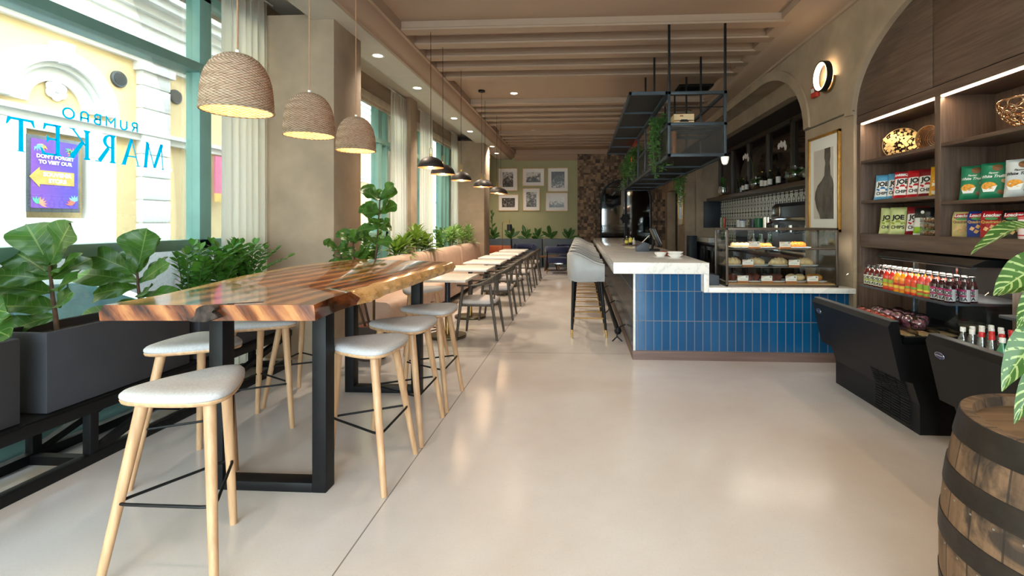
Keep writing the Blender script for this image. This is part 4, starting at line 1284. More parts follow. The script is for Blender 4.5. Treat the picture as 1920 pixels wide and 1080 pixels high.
ORNC = M('orange_glaze_crust', (222, 124, 40), .4, var=.3, vs=20, bump=.3, bs=60)
def croissant(loc, L, r, mat, rot, lab, grp):
    s = thing('croissant', lab, 'pastry', loc, rot, grp)
    m = MB(); R = []
    for i in range(33):
        u = i / 32 * 2 - 1
        a = u * 1.0
        rr = r * (1 - abs(u) ** 2.2) ** .6 * (.84 + .16 * abs(cos(u * 9.5))) + .004
        c = Vector((sin(a) * L * .58, (1 - cos(a)) * L * .4, rr * .85))
        t = Vector((cos(a), sin(a) * .8, 0)).normalized(); n = Vector((-t.y, t.x, 0))
        R.append([c + n * rr * cos(q) + Vector((0, 0, rr * .85 * sin(q))) for q in [2 * pi * k / 12 for k in range(12)]])
    m.loft(R); m.build('pastry', mat, s, smooth=60)
    return s
def folded(loc, L, w, h, mat, rot, lab, grp):
    s = thing('folded_pastry', lab, 'pastry', loc, rot, grp)
    m = MB(); R = []
    for i in range(25):
        u = i / 24
        k = min(1, 8 * min(u, 1 - u) + .25)
        hh = h * k * (.85 + .15 * abs(sin(u * 14)))
        R.append([(-L / 2 + L * u, w * .5 * k * cos(q) + .008 * sin(u * 9), hh * .5 + hh * .5 * sin(q)) for q in [2 * pi * j / 12 for j in range(12)]])
    m.loft(R); m.build('crust', mat, s, smooth=60)
    return s
def bun(loc, r, h, mat, lab, grp, name='bun'):
    s = thing(name, lab, 'pastry', loc, random.random() * 6, grp)
    m = MB(); n = 20
    rings = []
    for j in range(9):
        a = -pi / 2 + pi * j / 8
        rings.append([((r * cos(a) + .0008) * (1 + .06 * sin(3 * q + 1)) * cos(q), (r * cos(a) + .0008) * (1 + .06 * sin(3 * q + 1)) * sin(q), h / 2 + h / 2 * sin(a) * (1 + .05 * sin(5 * q))) for q in [2 * pi * i / n for i in range(n)]])
    m.loft(rings); m.build('crumb', mat, s, smooth=60)
    return s
def muffin(loc, r, h, lab, grp):
    s = thing('muffin', lab, 'pastry', loc, random.random() * 6, grp)
    MB().lathe([(0, 0), (r * .78, 0), (r, h * .6), (0, h * .6)], 18).build('paper_case', M('brown_muffin_case', (112, 50, 32), .7), s)
    m = MB(); n = 18; rings = []
    for j in range(7):
        a = pi / 2 * j / 6
        rings.append([((r * 1.12 * cos(a) + .0006) * (1 + .08 * sin(4 * q)) * cos(q), (r * 1.12 * cos(a) + .0006) * (1 + .08 * sin(4 * q)) * sin(q), h * .56 + h * .42 * sin(a) * (1 + .10 * sin(6 * q + j))) for q in [2 * pi * i / n for i in range(n)]])
    m.loft(rings); m.build('top', CHOC, s, smooth=50)
    return s
g = 'pastries in the glass case'
folded((PX + .20, PY + .17, PZ + Z1 + .008), .22, .10, .055, PALEC, .1, 'pale folded pastry, left on the wide top platter', g)
folded((PX + .34, PY + .22, PZ + Z1 + .008), .16, .09, .05, ORNC, -.2, 'orange glazed pastry behind the top left card', g)
folded((PX + .45, PY + .17, PZ + Z1 + .008), .15, .09, .05, CRU, .25, 'golden folded pastry at the right end of the wide top platter', g)
croissant((PX + .76, PY + .17, PZ + Z1 + .008), .15, .036, ORNC, 0, 'golden croissant half hidden by the top right card', g)
croissant((PX + .83, PY + .20, PZ + Z1 + .008), .14, .034, ORNC, .4, 'golden croissant at the right end of the top shelf', g)
for i, (x, nm) in enumerate(((.12, 'leftmost'), (.36, 'second'), (.60, 'third'), (.86, 'rightmost'))):
    croissant((PX + x, PY + .19, PZ + Z2 + .008), .19, .045, PALEC, [.1, -.1, .05, 0][i], 'sugar-dusted pale croissant, %s on the middle shelf' % nm, g)
for i, x in enumerate((.06, .13, .29, .37, .53, .60)):
    muffin((PX + x, PY + .18 + .03 * (i % 2), PZ + Z3 + .008), .04, .075, 'dark brown muffin, %s from the left on the bottom board' % ORD[i], g)
for i, (x, mt, nm) in enumerate(((.73, PALEC, 'pale floury bread roll left of the two rolls on the bottom board'), (.81, PALEC, 'pale bread roll behind the third card of the bottom board'), (.93, CRU, 'round golden bun on the bottom board'), (.99, CRU, 'golden bun at the right end of the bottom board'))):
    bun((PX + x, PY + .19, PZ + Z3 + .008), .055, .075, mt, nm, g)
CARD = M('cream_card', (240, 232, 218), .7, var=.02); PEACH = M('peach_card_print', (232, 190, 164), .7); INK = M('grey_ink', (120, 116, 112), .7)
HOLD = wood('cherry_block', (150, 88, 44), (186, 116, 62), 0, 10, .5)
for x, z, nm in ((.30, Z1, 'left card on the top shelf'), (.61, Z1, 'right card on the top shelf'), (.235, Z2, 'left card on the middle shelf'), (.70, Z2, 'right card on the middle shelf'), (.185, Z3, 'first card from the left on the bottom board'), (.425, Z3, 'second card from the left on the bottom board'), (.67, Z3, 'third card from the left on the bottom board'), (.885, Z3, 'fourth card from the left on the bottom board')):
    s = thing('price_card', 'cream pastry name card, ' + nm, 'card', (PX + x, PY + .055, PZ + z), 0, 'name cards in the pastry case')
    MB().box(-.056, -.015, 0, .056, .015, .02, .002).build('holder', HOLD, s)
    MB().box(-.055, -.002, .018, .055, .001, .074).build('card', CARD, s, smooth=0)
    m = MB(); m.prism([(-.055, .06), (-.055, .074), (-.005, .074)], -.0034, -.0022, 'y'); m.prism([(-.055, .05), (-.055, .056), (.01, .074), (-.002, .074)], -.0034, -.0022, 'y'); m.build('card_print', PEACH, s, smooth=0)
    m = MB(); m.box(-.03, -.0034, .038, .03, -.0022, .0405); m.box(.030, -.0034, .056, .046, -.0022, .068); m.build('card_writing', INK, s, smooth=0)

# ------------------------------------------------------------------ built-in shelving in the near arch
sh = thing('shelving_unit', 'dark brown built-in shelves with snacks under the right-hand arch', 'shelves', (0, 0, 0))
XF, XB = 2.745, 3.16
m = MB()
m.box(XF, 4.89, 0, XB, 4.945, 2.46, .002); m.build('side_panel', BWOOD, sh)
m = MB(); m.box(XF, .62, 0, XB, .68, 2.46, .002); m.build('side_panel', BWOOD, sh)
for y in (3.835, 2.45): MB().box(XF, y, 1.318, XB, y + .058, 2.42, .002).build('divider', BWOOD, sh)
for y in (3.06,): MB().box(XF, y, 0, XB, y + .16, 1.185, .002).build('post', BWOOD, sh)
MB().box(XB - .01, .6, 0, XB + .03, 4.95, 3.5).build('back_panel', BWOOD, sh)
def shelf(y0, y1, z, th=.028): MB().box(XF + .005, y0, z - th, XB, y1, z, .002).build('shelf', BWOODH, sh)
shelf(3.893, 4.89, 2.028); shelf(3.893, 4.89, 1.637)
for z in (2.03, 1.587): shelf(2.508, 3.835, z); shelf(.68, 2.45, z)
MB().box(XF, .66, 1.185, XB, 4.9, 1.318, .002).build('apron', BWOODH, sh)
MB().box(XF - .004, .62, 2.40, XB, 4.945, 2.475, .002).build('top_rail', BWOODH, sh)
for y0, y1 in ((3.925, 4.96), (2.50, 3.913), (1.1, 2.488)): MB().box(XF + .004, y0, 2.483, XF + .03, y1, 3.52, .003).build('cabinet_door', BWOODH, sh)
MB().box(XF + .03, .6, 2.475, XB, 4.96, 2.5).build('cabinet_floor', BWOODH, sh)
MB().box(XF + .004, .70, 2.386, XF + .032, 4.885, 2.401).build('light_strip', lamp_mat('warm_strip', (255, 222, 180), 7), sh)
LIGHTS.append(('AREA', (XF + .02, 2.8, 2.38), 11, (1, .72, .44), (4.1, .02), 'D90'))

def basket_wall(s, name, mat, prof, nlobe, rr):
    """openwork metal bowl of overlapping wire petals"""
    m = MB()
    def P(a, t):
        r, z = prof(t); return Vector((r * cos(a), r * sin(a), z))
    for row in range(6):
        for i in range(nlobe):
            a0 = 2 * pi * (i + .5 * (row % 2)) / nlobe; w = 2 * pi / nlobe * .52
            t0, t1 = row / 6.6, row / 6.6 + .26
            m.tube([P(a0 + w * sin(q), t0 + (t1 - t0) * (.5 - .5 * cos(q))) for q in [2 * pi * k / 12 for k in range(12)]], rr, 5, closed=True)
    for t in (0, 1): m.tube([P(2 * pi * i / 40, t) for i in range(40)], rr * 1.3, 6, closed=True)
    return m.build(name, mat, s, smooth=60)
GOLD = M('gold_wire', (206, 178, 130), .38, 1.0, var=.06)
COPP = M('rose_gold_wire', (208, 172, 138), .25, 1.0, var=.06)
bk = thing('wire_bowl', 'wide rose-gold openwork bowl on the top shelf of the right bay', 'bowl', (2.93, 3.20, 2.032))
basket_wall(bk, 'wire_wall', COPP, lambda t: (.07 + .16 * sin(t * pi / 2) ** .8, .004 + .17 * t ** 1.5), 16, .004)
MB().tube([(.07 * cos(2 * pi * i / 24), .07 * sin(2 * pi * i / 24), .005) for i in range(24)], .005, 6, closed=True).build('foot_ring', COPP, bk)
gd = thing('gold_platter', 'round gold platter of overlapping leaves propped on the top shelf of the left bay', 'platter', (2.95, 4.64, 2.030))
m = MB(); rn = random.Random(5)
for i in range(64):
    r = .140 * sqrt((i + .5) / 64); a = i * 2.39996
    p = Vector((0.0 + .03 * (r / .145) ** 2, r * cos(a), .15 + r * sin(a)))
    m.prism([(p.y + .0165 * cos(q + a) * (1 + .25 * cos(2 * q)), p.z + .0165 * sin(q + a) * (1 - .25 * cos(2 * q))) for q in [2 * pi * k / 10 for k in range(10)]] if i % 5 else [(p.y, p.z), (p.y + .01, p.z), (p.y, p.z + .01)], p.x + .0045 * (i % 3), p.x + .0045 * (i % 3) + .003, 'x')
m.tube([(.034, .148 * cos(2 * pi * i / 36), .15 + .148 * sin(2 * pi * i / 36)) for i in range(36)], .0035, 6, closed=True)
m.xf(Matrix.Rotation(.75, 4, 'Z') @ Matrix.Rotation(.22, 4, 'Y')); m.build('leaf_disc', GOLD, gd)
MB().tube([(.07, -.05, .003), (.03, -.05, .07)], .004, 6).build('easel_leg', GOLD, gd)
gp = thing('gold_bowl', 'small striped copper-gold bowl on its side at the right of the left bay', 'bowl', (2.95, 4.22, 2.030))
m = MB()
for k in range(10):
    t = k / 9; r = .105 * sin(.35 + t * 1.25)
    m.tube([(.06 - .1 * t, r * cos(q), .105 + r * sin(q)) for q in [2 * pi * i / 24 for i in range(24)]], .0042, 6, closed=True)
for q in (0, 2, 4): m.tube([(.06 - .1 * k / 9, .105 * sin(.35 + k / 9 * 1.25) * cos(q), .105 + .105 * sin(.35 + k / 9 * 1.25) * sin(q)) for k in range(10)], .004, 6)
m.xf(Matrix.Rotation(.35, 4, 'Z')); m.build('ring_wall', COPP, gp)
MB().lathe([(0, .0), (.03, 0), (.03, .006), (0, .006)], 16).build('foot', COPP, gp)
# ------------------------------------------------------------------ snack bags on the shelves
def foil(name, c, rough=.32): return M('foil_' + name, c, rough, 0.0, var=.06, vs=14, bump=.25, bs=22, spec=.6)
INKB = M('black_print', (24, 24, 26), .5, var=.02); PWH = M('white_print', (240, 240, 238), .5, var=.02)
GOLDP = M('gold_print', (206, 160, 90), .4, .4); BROWNP = M('brown_print', (134, 92, 58), .5); TANP = M('biscuit_print', (206, 160, 108), .5, var=.15, vs=60)
REDP = M('red_print', (190, 30, 40), .45); GREENP = M('green_print', (70, 140, 80), .5); ORP = M('orange_print', (232, 160, 60), .5, var=.2, vs=60)
def bag(name, lab, loc, w, h, d, rot, lean, mats, region, prints, grp, kind='bag', box=False):
    """front faces -x; mats[0] is the foil; region(u, v) picks the slot on the front; prints: (shape, mat)"""
    s = thing(name, lab, kind, loc, rot, grp)
    ML = Matrix.Rotation(lean, 4, 'Y')
    def depth(u, v):
        if box: return d * .5 * (1 - .25 * max(0, (v - .75) / .25) ** 1.0 * 3.2 if v > .75 else 1)
        e = max(0, 1 - abs(2 * u - 1) ** 3.2)
        g = max(0, min(1, min(v / .14, (1 - v) / .14))) ** .55
        return d * .5 * e * g + .0015 + (.0015 * sin(v * 40 + u * 9) * g)
    def edge(u, v):
        if box: return 0
        return -.02 * w * sin(v * pi) * (1 if u > .5 else -1) * (abs(2 * u - 1) ** 3)
    m = MB()
    F = lambda u, v: (-depth(u, v), w * (.5 - u) - edge(u, v), h * v)
    m.grid(F, 14, 18, region)
    m.grid(lambda u, v: (depth(u, v), w * (.5 - u) - edge(u, v), h * v), 14, 18)
    if box: m.loft([[(-depth(0, v), w / 2, h * v), (-depth(1, v), -w / 2, h * v), (depth(1, v), -w / 2, h * v), (depth(0, v), w / 2, h * v)] for v in [k / 18 for k in range(19)]], cap=True)
    m.xf(ML)
    m.build('pouch', mats, s, smooth=60, normals=False)
    groups = {}
    for sh, mt in prints: groups.setdefault(mt.name, (mt, []))[1].append(sh)
    k = 0
    for nm, (mt, shs) in groups.items():
        m = MB()
        for sh in shs:
            k += 1
            off = .0022 + .0003 * k
            def onto(c, off=off):
                u = min(.999, max(.001, .5 + c[0] / w)); v = min(.999, max(.001, c[1] / h))
                p = F(u, v); return Vector((p[0] - off, p[1], p[2]))
            if sh[0] == 'text':
                me = text_mesh(sh[1], sh[2], sh[5] if len(sh) > 5 else .004, shear=sh[6] if len(sh) > 6 else 0, fine=True)
                m.mesh(me, lambda c, sh=sh, onto=onto: onto((c.x + sh[3], c.y + sh[4])))
            else:
                pts = sh[1]
                cx = sum(p[0] for p in pts) / len(pts); cy = sum(p[1] for p in pts) / len(pts)
                cv = m.bm.verts.new(onto((cx, cy)))
                vs = [m.bm.verts.new(onto(p)) for p in pts]
                for i in range(len(vs)): m._f((cv, vs[i], vs[(i + 1) % len(vs)]))
        m.xf(ML)
        m.build('lettering' if shs[0][0] == 'text' else 'print', mt, s, smooth=0, normals=False)
    return s
def ell(cx, cy, rx, ry, n=18): return ('poly', [(cx + rx * cos(2 * pi * i / n), cy + ry * sin(2 * pi * i / n)) for i in range(n)])
def pickup(cx, cy, k):
    P = [(-.5, .02), (-.5, .16), (-.18, .16), (-.10, .30), (.12, .30), (.2, .17), (.48, .13), (.52, .02)]
    return [('poly', [(cx + a * k, cy + b * k) for a, b in P]), ell(cx - .3 * k, cy + .02 * k, .09 * k, .09 * k, 12), ell(cx + .3 * k, cy + .02 * k, .09 * k, .09 * k, 12)]
def chipbag(lab, loc, rot, foilm, carm, top=None, panel=True, dark=INKB, grp='potato chip bags on the left bay shelves'):
    w, h = .165, .25
    reg = (lambda u, v: 1 if .10 < u < .90 and .12 < v < .74 else 0) if panel else (lambda u, v: 0)
    pr = [(('text', 'JOE', .058, 0, .130, .003), dark), (('text', 'CHIPS', .040, 0, .045, .0015), dark)]
    pr += [(x, carm) for x in pickup(0, .09, .11)]
    if top: pr.append((('text', top, .030, 0, .202, .002), PWH if panel else dark))
    return bag('chip_bag', lab, loc, w, h, .06, rot, .22, [foilm, PWH], reg, pr, grp)
SB, SR, SD, SY, SG2 = foil('sky_blue', (96, 170, 214)), foil('red', (196, 30, 40)), foil('maroon', (132, 22, 34)), foil('yellow', (228, 172, 40)), foil('pale_green', (206, 214, 150))
CARB = M('blue_car_print', (40, 110, 170), .5); OLV = M('olive_car_print', (150, 160, 50), .5)
z1, z2 = 1.637, 1.318
chipbag('light blue chip bag farthest left on the middle shelf of the left bay', (2.87, 4.74, z1), .62, SB, CARB)
chipbag('second light blue chip bag, half behind the first red one', (2.90, 4.60, z1), .62, SB, CARB)
chipbag('red chip bag with BARBEQUE on top, next to the light blue bags', (2.87, 4.46, z1), .62, SR, REDP, 'BARBEQUE')
chipbag('red chip bag in the middle, tucked behind the barbeque bag', (2.90, 4.33, z1), .62, SR, REDP)
chipbag('dark maroon chip bag between the red bags and the yellow bag', (2.92, 4.22, z1), .62, SD, REDP)
bag('chip_bag', 'yellow chip bag at the right end of the middle shelf, left bay', (2.90, 4.05, z1), .16, .25, .06, .62, .2, [SY, PWH], lambda u, v: 1 if v < .5 and v > .08 and u > .12 else 0, [(ell(-.02, .13, .045, .03), ORP), (ell(.03, .10, .03, .022), TANP), (ell(-.035, .06, .03, .022), ORP)], 'potato chip bags on the left bay shelves')
chipbag('pale green chip bag farthest left on the lower shelf of the left bay', (2.87, 4.66, z2), .62, SG2, OLV, None, False)
chipbag('second pale green chip bag, standing in front of a darker green one', (2.87, 4.52, z2), .62, SG2, OLV, None, False)
chipbag('third pale green chip bag, mostly hidden behind its neighbour', (2.95, 4.42, z2), .62, SG2, OLV, None, False)
chipbag('red and white chip bag on the lower shelf beside the nut bags', (2.90, 4.34, z2), .62, SD, REDP)
bag('nut_bag', 'black, white and green snack bag beside the clear nut boxes', (2.88, 4.22, z2), .15, .235, .06, .55, .15, [foil('black', (26, 25, 26)), PWH, foil('lime', (150, 200, 40))], lambda u, v: 2 if .03 < v < .26 else (1 if v < .62 else 0), [(ell(0, .19, .014, .014), PWH)], 'snack bags')
bag('nut_bag', 'black topped snack bag behind the clear nut boxes', (2.97, 4.08, z2), .15, .24, .06, .5, .1, [foil('black', (26, 25, 26)), foil('maroon', (132, 22, 34))], lambda u, v: 1 if v > .85 else 0, [(ell(0, .17, .02, .02), GOLDP)], 'snack bags')
CLEAR = glass('clear_plastic', (244, 248, 248), .10, .05)
NUT = M('roasted_nuts', (170, 112, 62), .6, var=.5, vs=45, bump=.8, bs=60)
for i in range(3):
    s = thing('nut_box', 'clear box of roasted nuts, %s of the stack of three at the divider' % ['bottom', 'middle', 'top'][i], 'box', (2.84, 4.06, z2 + i * .052), .4, 'clear nut boxes')
    MB().box(-.045, -.065, 0, .045, .065, .05, .006).build('box_shell', CLEAR, s)
    m = MB()
    rr = random.Random(i)
    for k in range(40): m.obox((rr.uniform(-.033, .033), rr.uniform(-.053, .053), rr.uniform(.008, .036)), (.018, .014, .012), (rr.random() * 3, rr.random() * 3, rr.random() * 3), .004)
    m.build('nuts', NUT, s)
def truffle(lab, loc, rot, fm, ink):
    w, h = .17, .26
    pr = [(ell(.02, .215, .028, .024), BROWNP), (('text', 'White Truffle', .027, 0, .145, .0008, .3), ink), (('text', 'Flavour', .018, .0, .172, .0004, .3), ink),
          (ell(-.022, .088, .045, .026), ORP), (('poly', [(-.07, .088), (.028, .088), (.012, .045), (-.05, .045)]), PWH), (ell(.045, .042, .018, .016), BROWNP), (ell(.06, .12, .014, .014), TANP)]
    return bag('chip_bag', lab, loc, w, h, .07, rot, .18, [fm], lambda u, v: 0, pr, 'truffle chip bags in the right bay')
SGR = foil('emerald', (30, 128, 92)); SWH = foil('silver_white', (206, 212, 216))
z3, z4 = 1.587, 1.318
truffle('green truffle chip bag at the left end of the right bay shelf', (2.87, 3.69, z3), .55, SGR, PWH)
truffle('green truffle chip bag touching the white chip bags', (2.87, 3.51, z3), .55, SGR, PWH)
truffle('white truffle chip bag beside the green ones', (2.87, 3.31, z3), .55, SWH, INKB)
truffle('white truffle chip bag cut by the right edge of the photo', (2.87, 3.14, z3), .55, SWH, INKB)
def wafer(lab, loc, fm, dark):
    pr = [(('poly', [(-.05, .137), (.05, .137), (.045, .172), (-.05, .166)]), REDP), (('text', 'Loacker', .030, 0, .146, .0012), PWH), (ell(0, .132, .038, .010), GREENP), (('text', 'Quadratini', .026, 0, .100, .0008), GOLDP if dark else BROWNP)]
    rr = random.Random(len(lab))
    for (x, y) in ((-.03, .06), (.005, .075), (.03, .052), (-.005, .04), (.04, .072)): pr.append((('poly', [(x + a, y + b) for a, b in ((-.016, -.006), (.004, -.016), (.018, .004), (-.004, .016))]), TANP))
    return bag('wafer_bag', lab, loc, .125, .185, .07, .5, .02, [fm], lambda u, v: 0, pr, 'wafer biscuit bags on the lowest shelf', box=True)
wafer('cream yellow wafer bag, leftmost on the lowest shelf of the right bay', (2.86, 3.755, z4), foil('cream', (226, 208, 140)), False)
wafer('blue wafer bag between the cream and the red ones', (2.86, 3.615, z4), foil('royal_blue', (34, 66, 160)), True)
wafer('red wafer bag on the lowest shelf of the right bay', (2.85, 3.485, z4), foil('red', (196, 30, 40)), True)
wafer('black wafer bag right of the red one', (2.87, 3.34, z4), foil('black', (26, 25, 26)), True)
for i, y in enumerate((3.235, 3.15, 3.065)):
    s = thing('wafer_tin', 'pink and white tin with red bands, %s of the three behind the striped leaf' % ['left', 'middle', 'right'][i], 'tin', (2.84, y, z4), 0, 'pink and white tins')
    MB().lathe([(0, 0), (.036, 0), (.038, .003), (.038, .135), (0, .135)], 22).build('tin_body', M('pale_pink_tin', (238, 218, 216), .3), s)
    m = MB()
    for a, b in ((.018, .026), (.07, .078), (.125, .133)): m.lathe([(.0384, a), (.0388, a), (.0388, b), (.0384, b)], 22)
    m.build('red_band', REDP, s); MB().lathe([(0, .135), (.039, .135), (.039, .15), (0, .15)], 22).build('lid', REDP, s)

# ------------------------------------------------------------------ open refrigerated cases
FRB = M('black_powder_coat', (14, 14, 16), .42, var=.08, vs=30, spec=.3)
def cooler(y0, y1, lab):
    s = thing('display_cooler', lab, 'cooler', (0, y0, 0), 0, 'black open display coolers')
    L = y1 - y0
    P = [(2.26, .0), (2.26, .20), (2.215, .345), (2.135, .365), (2.055, .72), (2.075, .757), (2.12, .757), (2.15, .60), (3.04, .60), (3.04, 1.0), (3.09, 1.0), (3.09, 0)]
    MB().prism(P, 0, L, 'y').xf(Matrix.Identity(4)).build('body', FRB, s, smooth=0)
    MB().prism([(2.072, .7575), (2.122, .7575), (2.122, .763), (2.072, .763)], 0, L, 'y').build('bumper_strip', M('grey_bumper', (84, 88, 92), .5), s, smooth=0)
    MB().prism([(2.60, 1.125), (2.60, 1.135), (2.68, 1.17), (3.09, 1.17), (3.09, 1.02), (3.04, 1.02), (3.04, 1.115)], 0, L, 'y').build('hood', FRB, s, smooth=0)
    MB().box(2.62, .05, 1.108, 2.66, L - .05, 1.116).build('hood_lip', M('grey_bumper', (84, 88, 92), .5), s)
    MB().box(3.03, .0, .6, 3.05, L, 1.12).build('back_wall', FRB, s)
    MB().box(2.455, .02, .862, 3.03, L - .02, .880, .002).build('shelf', M('grey_shelf', (70, 74, 80), .5), s)
    for y in (.03, L / 2, L - .05): MB().box(2.90, y, .6, 2.93, y + .02, 1.1).build('shelf_post', CHROME, s)
    for y in (0.002, L - .010): MB().prism([(2.085, .76), (2.60, 1.15), (3.03, 1.12), (3.03, .60), (2.15, .60)], y, y + .008, 'y').build('side_glass', glass('case_glass', (250, 252, 252), .015), s, smooth=0)
    for r in range(2):
        for c in range(4):
            m = MB()
            for k in range(9):
                z = (.04 + .019 * k) if r else 0
                y = .09 + c * .10
                if r: m.box(2.250, y, .025 + k * .019, 2.263, y + .085, .034 + k * .019)
                else:
                    t = k / 9; x = 2.26 + (2.215 - 2.26) * t; z = .205 + .145 * t
                    m.box(x - .012, y, z, x + .004, y + .085, z + .008)
            m.build('vent_grille', M('matte_black_grille', (14, 14, 15), .7), s, smooth=0)
    m = MB(); m.prism([(L - .10 + .035 * cos(q), .655 + .020 * sin(q)) for q in [2 * pi * k / 24 for k in range(24)]], -.004, .004, 'x'); 
    a = atan2(2.135 - 2.055, .72 - .365)
    m.xf(Matrix.Translation((2.068, 0, .655)) @ Matrix.Rotation(-a, 4, 'Y') @ Matrix.Translation((0, 0, -.655))); b = m.build('badge', M('navy_badge', (52, 58, 104), .3), s)
    m = MB(); m.tube([(-.004, L - .10 + .035 * cos(q), .655 + .020 * sin(q)) for q in [2 * pi * k / 24 for k in range(24)]], .002, 5, closed=True)
    m.box(-.0055, L - .125, .653, -.0035, L - .075, .657)
    m.xf(Matrix.Translation((2.068, 0, .655)) @ Matrix.Rotation(-a, 4, 'Y') @ Matrix.Translation((0, 0, -.655))); m.build('badge_rim', CHROME, b)
    return s
cooler(3.34, 4.40, 'black open cooler of juice bottles and fruit cups, next to the blue counter')
cooler(1.75, 2.99, 'black open cooler of soda bottles behind the wooden barrel')
LIGHTS.append(('AREA', (2.64, 3.87, 1.10), 16, (1, .86, .7), (1.0, .03), 'D90'))

# juice bottles
CAPB = M('black_cap', (30, 28, 28), .4)
def juice(c): return M('juice_%d_%d_%d' % c, c, .12, var=.08, vs=30, spec=.7)
BGL = glass('bottle_glass', (240, 246, 244), .10)
_JB = {}
def juice_bottle(key, liquid, labc, capm, txt, band):
    s = thing('juice_bottle', '', 'bottle')
    r = .031
    MB().lathe([(0, 0), (r * .95, 0), (r, .005), (r, .105), (r * .92, .118), (r * .62, .136), (r * .52, .144), (0, .144)], 20).build('bottle_body', juice(liquid), s, smooth=50)
    MB().lathe([(r * .52, .142), (r * .47, .150), (r * .47, .162)], 16).build('neck', BGL, s)
    MB().lathe([(0, .160), (r * .56, .160), (r * .56, .174), (r * .5, .176), (0, .176)], 16).build('cap', capm, s)
    m = MB()
    arcs = [pi + (k / 16 - .5) * 4.4 for k in range(17)]
    m.loft([[((r + e) * cos(a), (r + e) * sin(a), z) for a in arcs] for e, z in ((.0006, .012), (.0006, .092))], cap=False)
    lb = m.build('paper_label', M('label_%d_%d_%d' % labc, labc, .55), s, smooth=60)
    def wrap(cx, cz, e=.0016):
        def f(c): a = pi + .55 + (c.x + cx) / r; return Vector(((r + e) * cos(a), (r + e) * sin(a), c.y + cz))
        return f
    if txt:
        m = MB()
        for tx, z in txt: m.mesh(text_mesh(tx, .030, .0012), wrap(0, z))
        m.build('lettering', INKB, lb, smooth=0)
    m = MB()
    for k in range(len(band)):
        z0, z1, c = band[k]
        a2 = [pi + .55 + (q / 8 - .5) * 1.5 for q in range(9)]
        m = MB(); m.loft([[((r + .0012) * cos(a), (r + .0012) * sin(a), z) for a in a2] for z in (z0, z1)], cap=False)
        m.build('label_print', M('labelprint_%d_%d_%d' % c, c, .5), lb, smooth=60)
    return s
JK = {
 'tea': ('dark red tea bottle with pale green label on the cooler shelf', (88, 26, 20), (224, 226, 200), [('JOE', .062), ('TEA', .018)], [(.045, .058, (150, 160, 50))]),
 'red': ('red juice bottle with orange-red label beside the pale-labelled teas', (206, 50, 30), (214, 70, 40), [], [(.03, .05, (220, 190, 60)), (.055, .085, (150, 180, 60))]),
 'orange': ('orange-yellow juice bottle in the middle of the cooler shelf', (240, 158, 20), (228, 120, 40), [], [(.03, .05, (230, 200, 70)), (.055, .07, (190, 40, 36))]),
 'blood': ('bright red-orange juice bottle right of the orange-yellow ones', (222, 62, 24), (222, 80, 40), [], [(.02, .04, (226, 160, 50)), (.045, .06, (120, 170, 60))]),
 'guava': ('pinkish red juice bottle with green label on the cooler shelf', (200, 70, 60), (140, 170, 50), [], [(.03, .042, (200, 60, 40)), (.042, .055, (232, 208, 70))]),
 'berry': ('dark purple tea bottle with white and magenta label on the cooler shelf', (52, 16, 22), (226, 220, 224), [('JOE', .058), ('TEA', .018)], [(.08, .092, (190, 30, 110)), (.042, .055, (176, 40, 100))]),
}
order = ['tea'] * 4 + ['red'] * 2 + ['orange'] * 2 + ['blood'] * 2 + ['guava'] * 2 + ['berry'] * 3
protos = {}
for row in range(3):
    for i, k in enumerate(order):
        lab, lq, lc, tx, bd_ = JK[k]
        x, y = 2.495 + .072 * row + (.01 if row % 2 else 0), 4.33 - .0665 * i - (.02 if row == 1 else 0)
        if y < 3.375: continue
        if k not in protos:
            o = protos[k] = juice_bottle(k, lq, lc, CAPB, tx, bd_)
            o.location = (x, y, .8805)
        else: o = dup(protos[k], (x, y, .8805), random.uniform(-.1, .1), lab)
        if row == 0: o['label'] = lab; o['group'] = 'front row of ' + {'tea': 'pale-labelled tea', 'red': 'red juice', 'orange': 'orange-yellow juice', 'blood': 'red-orange juice', 'guava': 'green-labelled juice', 'berry': 'magenta-labelled tea'}[k] + ' bottles'
        else: o['label'] = 'black-capped juice bottle behind the front row on the cooler shelf'; o['group'] = 'juice bottles behind the front row'
# fruit cups with dome lids
FRUIT = M('red_fruit', (226, 72, 54), .3, var=.5, vs=30); FRUITD = M('dark_berries', (192, 126, 144), .35, var=.5, vs=30)
DOMEP = glass('clear_dome', (252, 246, 246), .10, .03); DOMEQ = glass('tinted_dome', (246, 236, 240), .16, .05)
RIS = thing('riser_tray', 'low black tray under the dome-lid cups in the near-counter cooler', 'tray', (2.42, 3.86, .601))
MB().box(-.25, -.5, 0, .25, .5, .05, .004).build('tray', FRB, RIS); MB().box(-.25, -.5, .05, -.245, .5, .058).build('lip', FRB, RIS)
def cup(r, fruit, dome):
    s = thing('fruit_cup', '', 'cup')
    MB().lathe([(0, 0), (r * .78, 0), (r, .045), (r * 1.06, .047), (r * 1.06, .051), (r, .051)], 22).build('cup_wall', dome, s)
    MB().lathe([(r * cos(radians(a)) * 1.02, .051 + r * .85 * sin(radians(a))) for a in range(0, 86, 9)] + [(0, .051 + r * .85)], 22).build('dome_lid', dome, s, smooth=70)
    m = MB(); rr = random.Random(4)
    for k in range(26): m.obox((rr.uniform(-.6, .6) * r, rr.uniform(-.6, .6) * r, rr.uniform(.012, .05 + r * .35)), (.024, .02, .018), (rr.random() * 3, rr.random() * 3, rr.random() * 3), .005)
    m.build('fruit', fruit, s)
    return s
ca, cb_ = cup(.040, FRUIT, DOMEP), cup(.052, FRUITD, DOMEQ)
